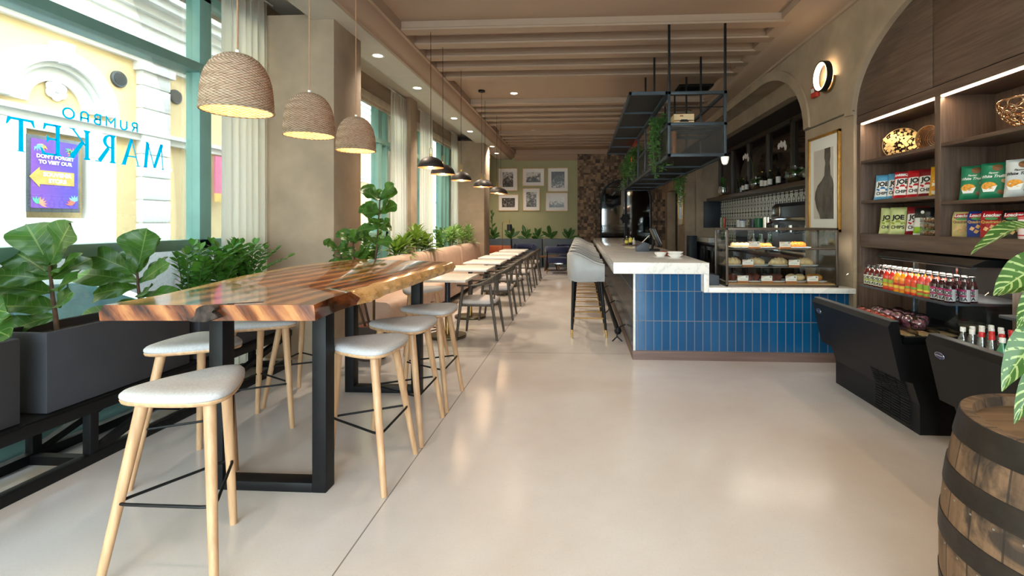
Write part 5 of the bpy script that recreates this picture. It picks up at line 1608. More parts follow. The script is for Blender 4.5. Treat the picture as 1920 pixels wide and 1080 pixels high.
sp = [(2.215, 4.17), (2.20, 4.075), (2.20, 3.985), (2.20, 3.895), (2.20, 3.80), (2.205, 3.705), (2.305, 4.10), (2.305, 4.0), (2.30, 3.905), (2.30, 3.81), (2.30, 3.715)]
for i, (x, y) in enumerate(sp):
    if i == 0: o = ca; o.location = (x, y, .6505)
    else: o = dup(ca, (x, y, .6505), i, '')
    o['label'] = 'small dome-lid cup of red fruit in the front of the cooler beside the counter'; o['group'] = 'small red fruit cups'
for i, (x, y) in enumerate([(2.42, 4.06), (2.42, 3.94), (2.42, 3.82), (2.42, 3.69), (2.54, 4.0), (2.54, 3.87), (2.54, 3.74), (2.41, 3.575)]):
    if i == 0: o = cb_; o.location = (x, y, .6505)
    else: o = dup(cb_, (x, y, .6505), i, '')
    o['label'] = 'larger purplish dome-lid cup behind the small red fruit cups'; o['group'] = 'large dome-lid cups'
SAND = M('bread_filling', (206, 170, 118), .7, var=.4, vs=30)
for i, (x, y) in enumerate([(2.22, 3.46), (2.36, 3.46), (2.50, 3.46)]):
    s = thing('sandwich_box', 'clear sandwich box at the near cooler end, %s from the front lip' % ORD[i], 'box', (x, y, .6005), 0, 'clear sandwich boxes')
    MB().box(-.062, -.08, 0, .062, .08, .085, .008).build('box_shell', CLEAR, s)
    MB().box(-.05, -.07, .006, .05, .07, .06, .01).build('sandwich', SAND, s)
for i, (x, y, z) in enumerate([(2.72, 3.50, .601), (2.72, 3.50, .668)]):
    s = thing('salad_bowl', 'clear lidded salad bowl, %s of the pair deep in the fruit cooler' % ['lower', 'upper'][i], 'bowl', (x, y, z), 0, 'clear salad bowls')
    MB().lathe([(0, 0), (.06, 0), (.09, .04), (.094, .042), (.094, .046), (.07, .062), (0, .064)], 26).build('bowl_shell', CLEAR, s, smooth=50)
    MB().lathe([(0, .006), (.055, .006), (.078, .036), (0, .045)], 20).build('salad', M('pale_salad', (206, 196, 160), .7, var=.4, vs=40), s)
# soda bottles
PET = glass('clear_pet', (244, 246, 246), .12, .02); COLA = M('cola', (26, 12, 10), .08, spec=.6)
GPET = M('green_pet', (24, 120, 70), .1, spec=.7)
CAPW = M('white_cap', (236, 236, 234), .4); CAPR = M('red_cap', (196, 24, 30), .4)
def soda(capm, body):
    s = thing('soda_bottle', '', 'bottle')
    r = .030
    P = [(0, 0), (r * .9, 0), (r, .01), (r * .96, .06), (r, .12), (r * .98, .135), (r * .72, .16), (r * .42, .185), (r * .38, .20)]
    if body is GPET: MB().lathe(P, 22).build('bottle_body', GPET, s, smooth=50)
    else:
        MB().lathe(P, 22).build('bottle_body', PET, s, smooth=50)
        MB().lathe([(0, .003)] + [(x * .95, z + .002) for x, z in P[1:6]] + [(r * .80, .15), (0, .15)], 20).build('cola', COLA, s, smooth=50)
    MB().lathe([(r * 1.005, .06), (r * 1.015, .062), (r * 1.015, .105), (r * 1.005, .107)], 22).build('wrap_label', REDP if body is not GPET else GREENP, s, smooth=50)
    MB().lathe([(0, .196), (r * .46, .196), (r * .46, .218), (r * .42, .221), (0, .221)], 16).build('cap', capm, s)
    return s
pw, pr_, pg = soda(CAPW, None), soda(CAPR, None), soda(CAPW, GPET)
SP = [(k, 2.190 + .068 * r, 2.885 - .065 * i + .02 * r) for r, ks in enumerate(('wwrrgwrr', 'wwrrwwrw', 'wwwrwwrw', 'wwrwrwww')) for i, k in enumerate(ks)]
seen = set()
for k, x, y in SP:
    p = {'w': pw, 'r': pr_, 'g': pg}[k]
    if k not in seen: seen.add(k); o = p; o.location = (x, y, .6005)
    else: o = dup(p, (x, y, .6005), x * 9, '')
    o['label'] = {'w': 'white-capped cola bottle in the cooler behind the barrel', 'r': 'red-capped cola bottle in the cooler behind the barrel', 'g': 'green soda bottle with white cap at the front of the cooler behind the barrel'}[k]
    o['group'] = {'w': 'white-capped colas', 'r': 'red-capped colas', 'g': 'green sodas'}[k]
for i, (x, y) in enumerate(((2.53, 2.86), (2.53, 2.775), (2.53, 2.69))):
    lab = 'white-capped grape juice bottle on the barrel-side cooler shelf, %s from the far end' % ORD[i]
    s = bottle((x, y, .8805), .034, .18, juice((60, 18, 30)), M('grape_label', (150, 40, 60), .5), CAPW, lab, 'grape juice bottles', 'juice_bottle', .25, (.1, .5), .1)
    m = MB(); m.mesh(text_mesh('We', .03, .001), lambda c: Vector((-.0352 , -c.x + .0, .05 + c.y))); m.build('lettering', PWH, s, smooth=0)

# ------------------------------------------------------------------ oak barrel
def barrel_wood():
    t = NT('weathered_barrel_oak')
    v = t.coord()
    sx = t.n('SeparateXYZ'); t.l(v, sx.inputs[0])
    a = t.math('ARCTAN2', sx.outputs[1], sx.outputs[0])
    st = t.math('MULTIPLY', a, 22 / (2 * pi))
    k = t.math('FLOOR', st); fr = t.math('FRACT', st)
    wn = t.n('TexWhiteNoise', noise_dimensions='1D'); t.l(k, wn.inputs['W'])
    g = t.noise(t.coord(scale=(1, 1, .12)), 38, 5, .65)
    big = t.noise(v, 4.5, 5, .65, .8)
    f = t.math('ADD', t.math('MULTIPLY', g, .6), t.math('MULTIPLY', wn.outputs['Value'], .3))
    col = t.ramp(f, [(.2, lin((72, 52, 38))), (.5, lin((122, 94, 70))), (.8, lin((156, 126, 96)))])
    col = t.mix(t.ramp(big, [(.50, (0, 0, 0, 1)), (.62, (.9, .9, .9, 1))]), col, lin((44, 36, 31)))
    seam = t.math('LESS_THAN', t.math('MINIMUM', fr, t.math('SUBTRACT', 1, fr)), .03)
    col = t.mix(t.math('MULTIPLY', seam, .8), col, lin((40, 30, 24)))
    h = t.math('SUBTRACT', t.math('MULTIPLY', g, .5), t.math('MULTIPLY', seam, 1.2))
    return t.done(t.bsdf(col, .75, bump=h, bstr=.6, bdist=.006))
HOOP = M('aged_iron_hoop', (52, 45, 40), .55, .5, var=.25, vs=12, bump=.15, bs=60)
br = thing('barrel', 'weathered oak barrel with dark iron hoops in the near right corner', 'barrel', (1.385, 1.38, 0))
def brad(z): return .275 + .053 * (1 - ((z - .43) / .43) ** 2)
MB().lathe([(0, .0), (.24, .0), (brad(0), 0)] + [(brad(z), z) for z in [.86 * i / 24 for i in range(1, 25)]] + [(brad(.86) - .028, .86), (brad(.86) - .034, .825)], 66).build('staves', barrel_wood(), br, smooth=40)
MB().lathe([(0, .832), (.252, .832), (.252, .80), (0, .80)], 48).build('barrel_head', wood('barrel_head_oak', (84, 62, 44), (146, 112, 80), 0, 7, .7), br, smooth=0)
for z0, z1 in ((.785, .858), (.635, .70), (.485, .55), (.30, .365), (.16, .225), (.004, .07)):
    n = 5
    P = [(brad(z0 + (z1 - z0) * i / n) + .003, z0 + (z1 - z0) * i / n) for i in range(n + 1)]
    h = MB().lathe([(P[0][0] - .004, z0)] + P + [(P[-1][0] - .004, z1)], 66).build('hoop', HOOP, br, smooth=60)
m = MB()
for k in range(60):
    a = 2 * pi * k / 60; z = .475 if k % 2 else .62
    m.obox((brad(z) * cos(a), brad(z) * sin(a), z), (.003, .005, .005), (0, 0, a))
m.build('nail_head', M('dull_zinc', (150, 144, 134), .5, .6), br)
# ------------------------------------------------------------------ hanging steel rack over the bar
def mesh_mat():
    t = NT('expanded_metal')
    v = t.coord()
    sx = t.n('SeparateXYZ'); t.l(v, sx.inputs[0])
    xy = t.math('ADD', sx.outputs[0], sx.outputs[2])
    a = t.math('DIVIDE', sx.outputs[1], .030); b = t.math('DIVIDE', xy, .018)
    f1 = t.math('ABSOLUTE', t.math('SUBTRACT', t.math('FRACT', t.math('ADD', a, b)), .5))
    f2 = t.math('ABSOLUTE', t.math('SUBTRACT', t.math('FRACT', t.math('SUBTRACT', a, b)), .5))
    k = t.math('LESS_THAN', t.math('MINIMUM', f1, f2), .17)
    p = t.bsdf(lin((34, 37, 40)), .5, .4)
    tr = t.n('BsdfTransparent')
    mx = t.n('MixShader'); t.l(k, mx.inputs[0]); t.l(tr.outputs[0], mx.inputs[1]); t.l(p.outputs[0], mx.inputs[2])
    return t.done(mx)
EXM = mesh_mat()
STEEL = M('blue_grey_steel', (58, 68, 76), .5, .4, var=.12, vs=10)
rk = thing('ceiling_rack', 'long black steel mesh rack hung from the ceiling over the bar', 'rack', (0, 5.62, 0))
RX0, RX1, RZ0, RZ1, RZ2, RL = 1.0, 1.675, 2.205, 2.565, 2.925, 5.95
posts = [0, 1.13, 2.05, 3.0, 3.98, 4.95, RL - .03]
m = MB(); b = .036
for z in (RZ0, RZ1, RZ2):
    for x in (RX0, RX1 - b): m.box(x, 0, z - b / 2, x + b, RL, z + b / 2, .002)
    for y in (0, RL - b): m.box(RX0, y, z - b / 2, RX1, y + b, z + b / 2, .002)
for y in posts[1:]:
    m.box(RX0, y, RZ0 - b / 2, RX1, y + .03, RZ0 + b / 2 - .004)
m.build('frame', STEEL, rk)
for y in posts:
    for x in (RX0, RX1 - b):
        MB().box(x, y, RZ0, x + b * .85, y + b * .85, RZ2, .002).build('post', STEEL, rk)
        MB().box(x + .004, y + .002, RZ2, x + .030, y + .028, 3.725, .002).build('hanger_rod', BLACKM, rk)
m = MB(); m.tube([(RX0, .018, 2.76), (RX1, .018, 2.76)], .006, 6); m.build('cross_wire', BLACKM, rk)
# cantilevered tray on the aisle side
m = MB()
for x in (.555, RX0 - .03): m.box(x, 0, RZ2 - .02, x + .03, 4.85, RZ2 + .02, .002)
for y in (0, .97, 1.94, 2.9, 3.87, 4.82): m.box(.555, y, RZ2 - .02, RX0, y + .03, RZ2 + .02)
m.build('tray_frame', STEEL, rk)
MB().box(.58, .02, RZ2 + .004, RX0, 4.83, RZ2 + .008).build('tray_sheet', M('dark_perforated_sheet', (30, 32, 35), .6, .2), rk, smooth=0)
m = MB(); m.box(RX0 + .02, .02, RZ0 + .004, RX1 - .02, RL - .02, RZ0 + .008); m.build('mesh_panel', EXM, rk, smooth=0)
m = MB(); m.box(RX0 + .012, .02, RZ0, RX0 + .015, RL - .02, RZ1); m.build('mesh_panel', EXM, rk, smooth=0)
m = MB(); m.box(RX1 - .015, .02, RZ0, RX1 - .012, RL - .02, RZ1); m.build('mesh_panel', EXM, rk, smooth=0)
# front panel: real diamond strands
m = MB()
x0, x1, z0, z1 = RX0 + .03, RX1 - .03, RZ0 + .016, RZ1 - .016
cw, chh = .034, .019
nr = int((z1 - z0) / chh)
for r in range(nr + 1):
    pts = []
    k = 0; x = x0
    while x <= x1 + 1e-4:
        z = z0 + r * chh + (chh / 2 if k % 2 else -chh / 2) * .98
        pts.append((x, .018 + (.002 if k % 2 else 0), min(z1, max(z0, z)))); x += cw / 2; k += 1
    m.tube(pts, .0027, 4)
    m.tube([(p[0], p[1], min(z1, max(z0, 2 * (z0 + r * chh + chh / 2) - p[2]))) for p in pts], .0027, 4)
m.build('diamond_mesh', M('mesh_strands', (112, 112, 110), .5, .5), rk)
# crate, bottles and cans kept on the rack
cx_ = thing('wooden_crate', 'pale wooden crate with a black handle slot on the hanging rack', 'crate', (1.245, 6.05, RZ1 + .019))
PINE = wood('pale_pine', (206, 174, 128), (232, 206, 164), 0, 9, .6)
m = MB()
for z in (0, .085): m.box(-.12, -.15, z, .12, -.138, z + .075, .002); m.box(-.12, .138, z, .12, .15, z + .075, .002); m.box(-.12, -.14, z, -.108, .14, z + .075, .002); m.box(.108, -.14, z, .12, .14, z + .075, .002)
m.box(-.11, -.14, 0, .11, .14, .01); m.build('slatted_box', PINE, cx_)
m = MB(); m.prism([(-.055, .07), (-.035, .092), (.035, .092), (.055, .07), (.05, .062), (-.05, .062)], -.153, -.149, 'y'); m.build('handle_slot', BLACKM, cx_, smooth=0)
m = MB(); m.box(-.05, -.1525, .125, -.01, -.150, .145); m.build('stencil', M('brown_stencil', (160, 110, 80), .7), cx_, smooth=0)
m = MB()
for x in (RX0 - .0, RX1 - b): pass
pass
for y in (5.85, 6.14, 6.5, 8.7, 9.3, 10.35, 10.8): MB().box(RX0, y - 5.62, RZ1 - .016, RX1, y - 5.62 + .06, RZ1 + .016).build('crate_bearer', STEEL, rk)
AMB = M('amber_bottle', (120, 70, 24), .1, spec=.7); CLB = M('pale_spirit', (190, 196, 190), .1, spec=.7); REDB = M('red_spirit', (160, 30, 24), .1)
rn = random.Random(9)
zb = RZ0 + .009
for i in range(9):
    y = 5.95 + i * .52 + (.2 if i > 2 else 0)
    mt = [CLB, AMB, CLB, REDB, CLB, AMB, CLB, CLB, AMB][i]
    bottle((1.08 + .03 * (i % 3), y, zb), .04, .30, mt, [WLAB, YLAB, WLAB][i % 3], BLACKM, 'spirit bottle inside the hanging mesh rack, %s from the near end' % ORD[i], 'bottles in the hanging rack')
for i in range(3):
    s = thing('tin_can', 'orange patterned tin at the near left corner inside the hanging rack, ' + ['bottom', 'middle', 'top'][i] + ' of three', 'tin', (1.085, 5.72, zb + i * .095), 0, 'tins in the rack')
    MB().lathe([(0, 0), (.034, 0), (.034, .093), (0, .093)], 18).build('tin_body', M('orange_tin', (206, 130, 60), .35, var=.5, vs=60), s)
    MB().lathe([(0, .0905), (.035, .0905), (.035, .0945), (0, .0945)], 18).build('lid', CHROME, s)
lt_ = thing('red_lantern', 'small glowing red-orange lantern in the far part of the hanging rack', 'lantern', (1.10, 9.9, RZ1 + .018))
MB().lathe([(0, 0), (.07, .0), (.085, .07), (.08, .17), (.05, .22), (0, .22)], 18).build('shade', M('red_lantern_glass', (230, 60, 20), .3, emit=(255, 70, 20), es=2.5), lt_)
MB().lathe([(0, .22), (.045, .22), (.02, .26), (0, .27)], 14).build('cap', BLACKM, lt_)
MB().box(RX0, 9.8 - 5.62, RZ1 - .016, RX1, 10.0 - 5.62, RZ1 + .016).build('crate_bearer', STEEL, rk)
sp_ = thing('white_spotlight', 'white bullet spotlight clamped under the near right corner of the hanging rack', 'lamp', (1.66, 5.66, 2.185))
MB().lathe([(0, 0), (.045, 0), (.043, -.03), (.032, -.075), (.018, -.09), (0, -.092)], 22).build('head', M('white_enamel', (240, 240, 236), .35, emit=(255, 250, 240), es=.35), sp_, smooth=60)
MB().tube([(0, 0, 0), (0, 0, .012)], .02, 12).build('clamp', WHITEP, sp_)

# ------------------------------------------------------------------ recess behind the bar
LEDGE = wood('bronze_brown_ledge', (74, 60, 50), (100, 84, 72), 1, 10, .4)
bs = thing('back_bar_shelf', 'long dark brown ledge over the patterned tile behind the bar', 'shelf', (3.47, 9.4, 2.0))
MB().box(-.19, -3.38, -.01, .185, 3.39, .055, .003).build('board', LEDGE, bs); MB().box(-.17, -3.38, -.02, .18, 3.39, -.008).build('underside', M('dark_ledge_underside', (120, 116, 108), .6), bs)
np_ = thing('wall_panel', 'flat navy panel on the olive end wall behind the beer taps', 'panel', (3.42, 12.785, 1.64))
MB().box(-.21, -.012, -.34, .22, .012, .34, .003).build('board', M('navy_panel', (28, 36, 46), .5), np_); MB().box(-.215, -.006, -.345, .225, .013, .345).build('edge', BLACKM, np_)
bb = thing('back_bar_counter', 'dark back bar of fridges and steel under the patterned tile', 'counter', (3.36, 9.0, 0))
m = MB(); m.box(-.34, -2.95, 0, .28, 3.78, .90); m.build('carcass', BLACKM, bb, smooth=0)
MB().box(-.36, -2.97, .90, .28, 3.78, .945, .004).build('worktop', M('brushed_steel', (170, 170, 168), .3, 1.0), bb)
for i in range(9):
    d = MB().box(-.362, -2.9 + i * .73, .12, -.34, -2.9 + i * .73 + .68, .86, .004).build('fridge_door', M('black_fridge_door', (30, 30, 32), .3), bb)
    MB().box(-.366, -2.9 + i * .73 + .12, .50, -.361, -2.9 + i * .73 + .56, .78).build('door_glass', DGLASS, d, smooth=0)
    MB().tube([(-.385, -2.9 + i * .73 + .60, .35), (-.385, -2.9 + i * .73 + .60, .75)], .008, 8).build('handle', CHROME, d)
sd = thing('narrow_cabinet', 'narrow navy cabinet against the far olive wall beside the back bar', 'cabinet', (2.86, 12.62, 0))
MB().box(-.10, -.15, 0, .10, .16, 1.09, .004).build('body', M('navy_panel', (28, 36, 46), .5), sd); MB().box(-.104, -.10, .1, -.098, .10, 1.0).build('door', M('navy_door', (34, 42, 54), .5), sd)
ws = thing('ice_well', 'white steel speed rail box standing by the beer taps', 'box', (3.16, 12.0, .946))
MB().prism(rrect(.30, .9, .03, 3), 0, .12, 'z', .006).build('tub', M('white_steel', (214, 214, 210), .3), ws); MB().box(-.13, -.42, .12, .13, .42, .126).build('cover', CHROME, ws)
tw = thing('beer_tap_tower', 'chrome beer tap tower with three patterned handles near the navy panel', 'tap', (3.30, 11.2, .946))
MB().tube([(0, 0, 0), (0, 0, .34)], .035, 16).build('tower', CHROME, tw)
for i, y in enumerate((-.11, 0, .11)):
    MB().tube([(0, y, .29), (-.10, y, .29), (-.12, y, .22)], .012, 10).build('spout', CHROME, tw)
    MB().lathe([(0, .31), (.012, .31), (.03, .40), (.034, .52), (.024, .60), (0, .61)], 16, (-.06, y, 0)).build('tap_handle', M('tap_handle_%d' % i, [(190, 70, 60), (70, 150, 90), (200, 196, 190)][i], .35, var=.5, vs=50), tw)
MB().tube([(0, -.14, .29), (0, .14, .29)], .03, 14).build('crossbar', CHROME, tw)
em = thing('espresso_machine', 'large black espresso machine with steel band in front of the patterned tile', 'machine', (3.33, 7.05, .946))
EMB = M('charcoal_machine', (52, 56, 64), .35, var=.05)
m = MB(); m.prism([(-.28, 0), (.26, 0), (.26, .78), (-.22, .78), (-.28, .72)], -.85, .85, 'y', .02); m.build('body', EMB, em)
MB().box(-.305, -.8, .50, -.27, .80, .56, .006).build('front_rail', CHROME, em); MB().box(-.292, .50, .57, -.275, .80, .73, .008).build('control_panel', M('steel_control_panel', (150, 146, 136), .25, 1.0), em)
for y in (-.5, 0, .5):
    MB().tube([(-.33, y, .44), (-.33, y, .34)], .035, 14).build('group_head', CHROME, em); MB().tube([(-.34, y, .36), (-.50, y, .34)], .014, 8).build('portafilter_handle', BLACKM, em)
MB().tube([(-.30, .78, .48), (-.33, .86, .46), (-.31, .90, .34)], .02, 8).build('steam_wand', CHROME, em)
MB().box(-.40, -.8, .0, -.27, .8, .08, .006).build('drip_tray', CHROME, em)
def canister(loc, r, h, mt, lab, lidm=None, nm='canister'):
    s = thing(nm, lab, 'container', loc, 0, 'containers on the back bar')
    MB().lathe([(0, 0), (r, 0), (r, h * .92), (0, h * .92)], 22).build('body', mt, s); MB().lathe([(0, h * .9), (r * 1.04, h * .9), (r * 1.04, h), (0, h)], 22).build('lid', lidm or mt, s)
    return s
RZ = thing('bottle_riser', 'black riser shelf behind the pastry case on the back bar', 'shelf', (3.42, 9.35, .946))
MB().box(-.14, -1.2, .36, .14, 1.2, .385, .003).build('board', BLACKM, RZ)
for y in (-1.1, 0, 1.1): MB().box(-.12, y, 0, .12, y + .02, .36).build('leg', BLACKM, RZ)
canister((3.40, 9.42, 1.3315), .075, .18, M('emerald_canister', (14, 110, 70), .4), 'emerald green canister in front of the patterned tile')
canister((3.40, 9.72, 1.3315), .07, .17, M('graphite_canister', (48, 52, 58), .4), 'graphite canister left of the green one')
canister((3.40, 9.08, 1.3315), .045, .19, CHROME, 'first tall steel shaker right of the green canister'); canister((3.40, 8.93, 1.3315), .045, .19, CHROME, 'second tall steel shaker right of the green canister')
canister((3.40, 8.74, 1.3315), .055, .18, M('dark_coffee_jar', (46, 34, 32), .2), 'dark coffee jar beside the espresso machine', CHROME)
canister((3.36, 10.42, 1.3315), .06, .15, M('milk_white', (230, 232, 232), .3), 'white jug with blue mark near the beer taps', WHITEP, 'jug')
canister((3.36, 10.22, 1.3315), .06, .15, M('milk_white', (230, 232, 232), .3), 'second white jug, right of the blue-marked one', M('blue_cap', (60, 90, 170), .4), 'jug')
for i in range(6):
    bottle((3.16 + .04 * (i % 2), 8.2 + .2 * i, .946), .035, .28, [M('green_glass', (30, 120, 60), .1), CLB, CLB, M('green_glass', (30, 120, 60), .1), CLB, AMB][i], None if i % 2 else WLAB, CHROME, '%s bottle from the espresso machine, standing on the steel back bar' % ORD[i], 'bottles on the back bar')
# ledge bottles and orchids
for i, (y, dark) in enumerate(((10.35, 0), (10.15, 1), (9.30, 0), (9.12, 1), (8.92, 0), (8.55, 1), (7.4, 1), (7.0, 0))):
    bottle((3.42, y, 2.056), .04, .30 + .02 * (i % 3), BLKG if dark else M('deep_green_glass', (26, 40, 28), .08), WLAB, M('gold_foil', (190, 150, 70), .3, .8) if not dark else BLACKM, 'wine bottle on the brown ledge above the tile, %s from the far end' % ORD[i], 'wine bottles on the ledge')

# ------------------------------------------------------------------ framed art
GILT = M('gilt_frame', (196, 148, 74), .35, .6, var=.15, vs=20)
PALEG = wood('pale_gold_wood', (206, 168, 110), (228, 194, 140), 2, 12, .4)
MATB = M('white_mount_board', (238, 236, 232), .8, var=.01)
def photo_mat(i, land):
    t = NT('monochrome_photo_%d' % i)
    v = t.coord(loc=(i * 3.1, i * 1.7, i * .9))
    sx = t.n('SeparateXYZ'); t.l(t.coord(), sx.inputs[0])
    n = t.noise(v, [16, 11, 14, 18, 12, 26][i % 6], 5, .62, .8)
    g = t.math('MULTIPLY', t.math('ADD', sx.outputs[2], .1), [.4, .9, -.3, -.2, .3, 1.4][i % 6])
    f = t.math('ADD', n, g)
    c = t.ramp(f, [(.42, lin((28, 22, 16))), (.54, lin((84, 74, 58))), (.66, lin((200, 194, 184)))])
    return t.done(t.bsdf(c, .3))
def framed(name, lab, w, h, mw, pw, ph, loc, rotz, i, fm=PALEG, grp='gallery of monochrome photos on the sage wall', fw=.022):
    """hangs with its face towards local -y"""
    s = thing(name, lab, 'picture', loc, rotz, grp)
    m = MB(); a, b = w / 2, h / 2
    m.box(-a, -.03, -b, -a + fw, 0, b, .002); m.box(a - fw, -.03, -b, a, 0, b, .002); m.box(-a, -.03, -b, a, 0, -b + fw, .002); m.box(-a, -.03, b - fw, a, 0, b, .002)
    m.build('frame', fm, s)
    MB().box(-a + .005, -.014, -b + .005, a - .005, 0, b - .005).build('mount', MATB, s, smooth=0)
    if pw: MB().box(-pw / 2, -.017, -ph / 2, pw / 2, -.012, ph / 2).build('photograph', photo_mat(i, 0), s, smooth=0)
    return s
GAL = [(-2.46, 2.875, .66, .76, .36, .50, 'upper left photo of flowers and hands in a pale gold frame'), (-1.60, 2.95, .74, .60, .48, .34, 'upper middle landscape photo of a field in a pale gold frame'), (-.78, 2.86, .68, .80, .44, .54, 'upper right tall photo of a dark tree in a pale gold frame'),
       (-2.44, 2.10, .68, .55, .44, .31, 'lower left landscape photo with dome lamps hanging before it'), (-1.67, 2.205, .58, .76, .34, .50, 'lower middle tall photo of a standing figure in a pale gold frame'), (-.82, 2.12, .75, .62, .50, .36, 'lower right landscape photo of a wide plain in a pale gold frame')]
for i, (x, z, w, h, pw_, ph_, lab) in enumerate(GAL): framed('framed_photo', lab, w, h, .1, pw_, ph_, (x, 15.997, z), 0, i)
big = framed('framed_photo', 'tall gilt framed photo of a dark long-necked jar, above the pastry case', .68, 1.085, .1, 0, 0, (2.717, 5.52, 1.865), -pi / 2, 0, GILT, 'framed photos on the right wall', .03)
MB().box(-.22, -.018, -.40, .22, -.013, .38).build('photograph', M('pale_photo_ground', (206, 198, 190), .5, var=.05, vs=2), big, smooth=0)
def jar_mat():
    t = NT('dark_jar_print'); v = t.coord(scale=(1, 1, .5)); n = t.noise(v, 9, 5, .6)
    return t.done(t.bsdf(t.ramp(n, [(.3, lin((52, 48, 46))), (.7, lin((112, 106, 100)))]), .5))
jp = [(.045, .38), (.05, .28), (.035, .22), (.045, .16), (.05, .08), (.09, .03), (.15, -.02), (.185, -.09), (.195, -.17), (.17, -.27), (.12, -.36), (.11, -.40)]
L_ = [(.10 - x * 1.5, z) for x, z in jp]; R_ = [(min(.22, .10 + x * 1.1), z) for x, z in jp]
MB().prism(R_ + L_[::-1], -.0205, -.0175, 'y').build('jar_image', jar_mat(), big, smooth=0)
framed('framed_photo', 'small gilt framed print on the far pier left of the beer taps', .62, 1.10, .1, .32, .72, (2.717, 13.28, 1.90), -pi / 2, 5, GILT, 'framed photos on the right wall', .03)
cv = thing('ceiling_vent', 'black slotted air vent in the flat ceiling strip behind the hanging rack', 'vent', (2.0, 8.75, 3.83))
m = MB(); m.box(-.30, -.30, -.025, .30, -.25, .0); m.box(-.30, .25, -.025, .30, .30, .0); m.box(-.30, -.25, -.025, -.25, .25, .0); m.box(.25, -.25, -.025, .30, .25, .0); m.build('frame', BLACKM, cv)
m = MB()
for k in range(8): m.obox((0, -.21 + k * .06, -.012), (.5, .045, .004), (.5, 0, 0))
m.build('louvre', BLACKM, cv)
# ring sconce and fire strobe
sc_ = thing('ring_sconce', 'round glowing ring wall lamp on the plaster pier between the arches', 'lamp', (2.715, 5.43, 3.03))
cir = lambda r, x, n=40: [(x, r * cos(2 * pi * i / n), r * sin(2 * pi * i / n)) for i in range(n)]
m = MB(); m.loft([cir(.152, -.10), cir(.165, -.10), cir(.165, -.04), cir(.152, -.04)], cap=False, closed=True); m.build('ring_band', BLACKM, sc_, smooth=40)
m = MB(); m.loft([cir(.138, -.098), cir(.151, -.098), cir(.151, -.042), cir(.138, -.042)], cap=False, closed=True); m.build('diffuser_ring', lamp_mat('sconce_glow', (255, 220, 176), 5), sc_, smooth=40)
MB().prism(arc(0, -.03, .15, .15, 180, 360, 24), -.03, .0, 'x').build('back_plate', M('bronze_plate', (150, 116, 66), .35, .8), sc_)
MB().box(-.05, -.02, -.165, 0, .02, -.145).build('arm', BLACKM, sc_)
LIGHTS.append(('POINT', (2.62, 5.43, 3.03), 6, (1, .72, .42), .06))
fs = thing('fire_strobe', 'small red fire alarm strobe under the ring lamp', 'alarm', (2.716, 5.70, 2.93))
MB().box(-.045, -.06, -.06, 0, .06, .065, .006).build('housing', M('alarm_red', (186, 52, 38), .5), fs); MB().box(-.056, -.03, -.01, -.044, .03, .04, .004).build('strobe_lens', WHITEP, fs)

# ------------------------------------------------------------------ lounge at the far end
NAVY = M('navy_velvet', (26, 36, 74), .8, var=.15, vs=8, Sheen_Weight=.3)
PL2 = M('slate_planter', (84, 96, 106), .6, var=.06, vs=3)
for i, (x0, x1) in enumerate(((-3.08, -2.27), (-2.22, -1.26), (-1.21, -.20))):
    planter(x0, x1, 15.35, 15.72, 0, .905, 'slate blue tall planter against the sage wall, %s of three' % ['left', 'middle', 'right'][i], 'slate planters at the back wall', PL2, .03)
def lounge(loc, rot, lab, fabric=NAVY, nm='lounge_chair'):
    s = thing(nm, lab, 'armchair', loc, rot, 'lounge chairs at the back wall')
    m = MB(); R = []
    for i in range(25):
        a = -.2 + (pi + .4) * i / 24
        c = Vector((-.30 * cos(a), .24 * sin(a) + .02, .66)); d = Vector((-cos(a), sin(a), 0))
        R.append([c + d * (.055 * cos(q)) + Vector((0, 0, .10 * sin(q))) for q in [2 * pi * k / 12 for k in range(12)]])
    m.loft(R); m.build('back_roll', fabric, s, smooth=60)
    m = MB(); m.prism(rrect(.58, .54, .12, 5), .30, .44, 'z', .03); m.build('seat', fabric, s)
    m = MB(); m.prism(rrect(.54, .50, .12, 5), .275, .30, 'z'); m.build('seat_rail', CHROME, s)
    for x in (-.27, .27):
        for y in (-.24, .22):
            l = MB().tube([(x, y, .62 if y > 0 else .30), (x * 1.02, y * 1.02, .12)], .015, 10).build('leg', BLACKM, s)
            MB().tube([(x * 1.02, y * 1.02, .12), (x * 1.03, y * 1.03, 0)], .014, 10).build('brass_tip', BRASS, l)
    return s
rug = MB().box(-1.9, 12.95, 0, .15, 15.2, .012).build('rug', M('grey_wool_rug', (150, 146, 150), .95, var=.2, vs=12, bump=.3, bs=200), smooth=0)
tag(rug, 'grey wool rug under the navy lounge chairs', 'rug')
lounge((-.67, 13.45, .012), pi, 'navy lounge chair with its back to the camera, beside the bar stools')
lounge((-.42, 14.75, .012), .1, 'navy lounge chair facing the camera, behind the other one near the bar stools')
lounge((-1.76, 14.85, .012), -.1, 'navy lounge chair in front of the middle slate planter')
sf = thing('leather_bench', 'low rust-orange leather bench at the left of the sage wall', 'bench', (-2.62, 14.55, 0))
RUST = M('rust_leather', (176, 92, 50), .5, var=.1)
MB().prism(rrect(.9, .6, .06, 4), .22, .42, 'z', .02).build('seat', RUST, sf); MB().box(-.45, .22, .36, .45, .32, .72, .03).build('backrest', RUST, sf)
for x in (-.4, .4):
    for y in (-.25, .25): MB().tube([(x, y, 0), (x, y, .23)], .02, 10).build('leg', BLACKM, sf)
ct2 = thing('coffee_table', 'small dark wood table between the navy lounge chairs', 'table', (-.95, 14.2, .012))
MB().tube([(0, 0, .40), (0, 0, .43)], .30, 32).build('tabletop', M('walnut_top', (112, 78, 52), .4), ct2)
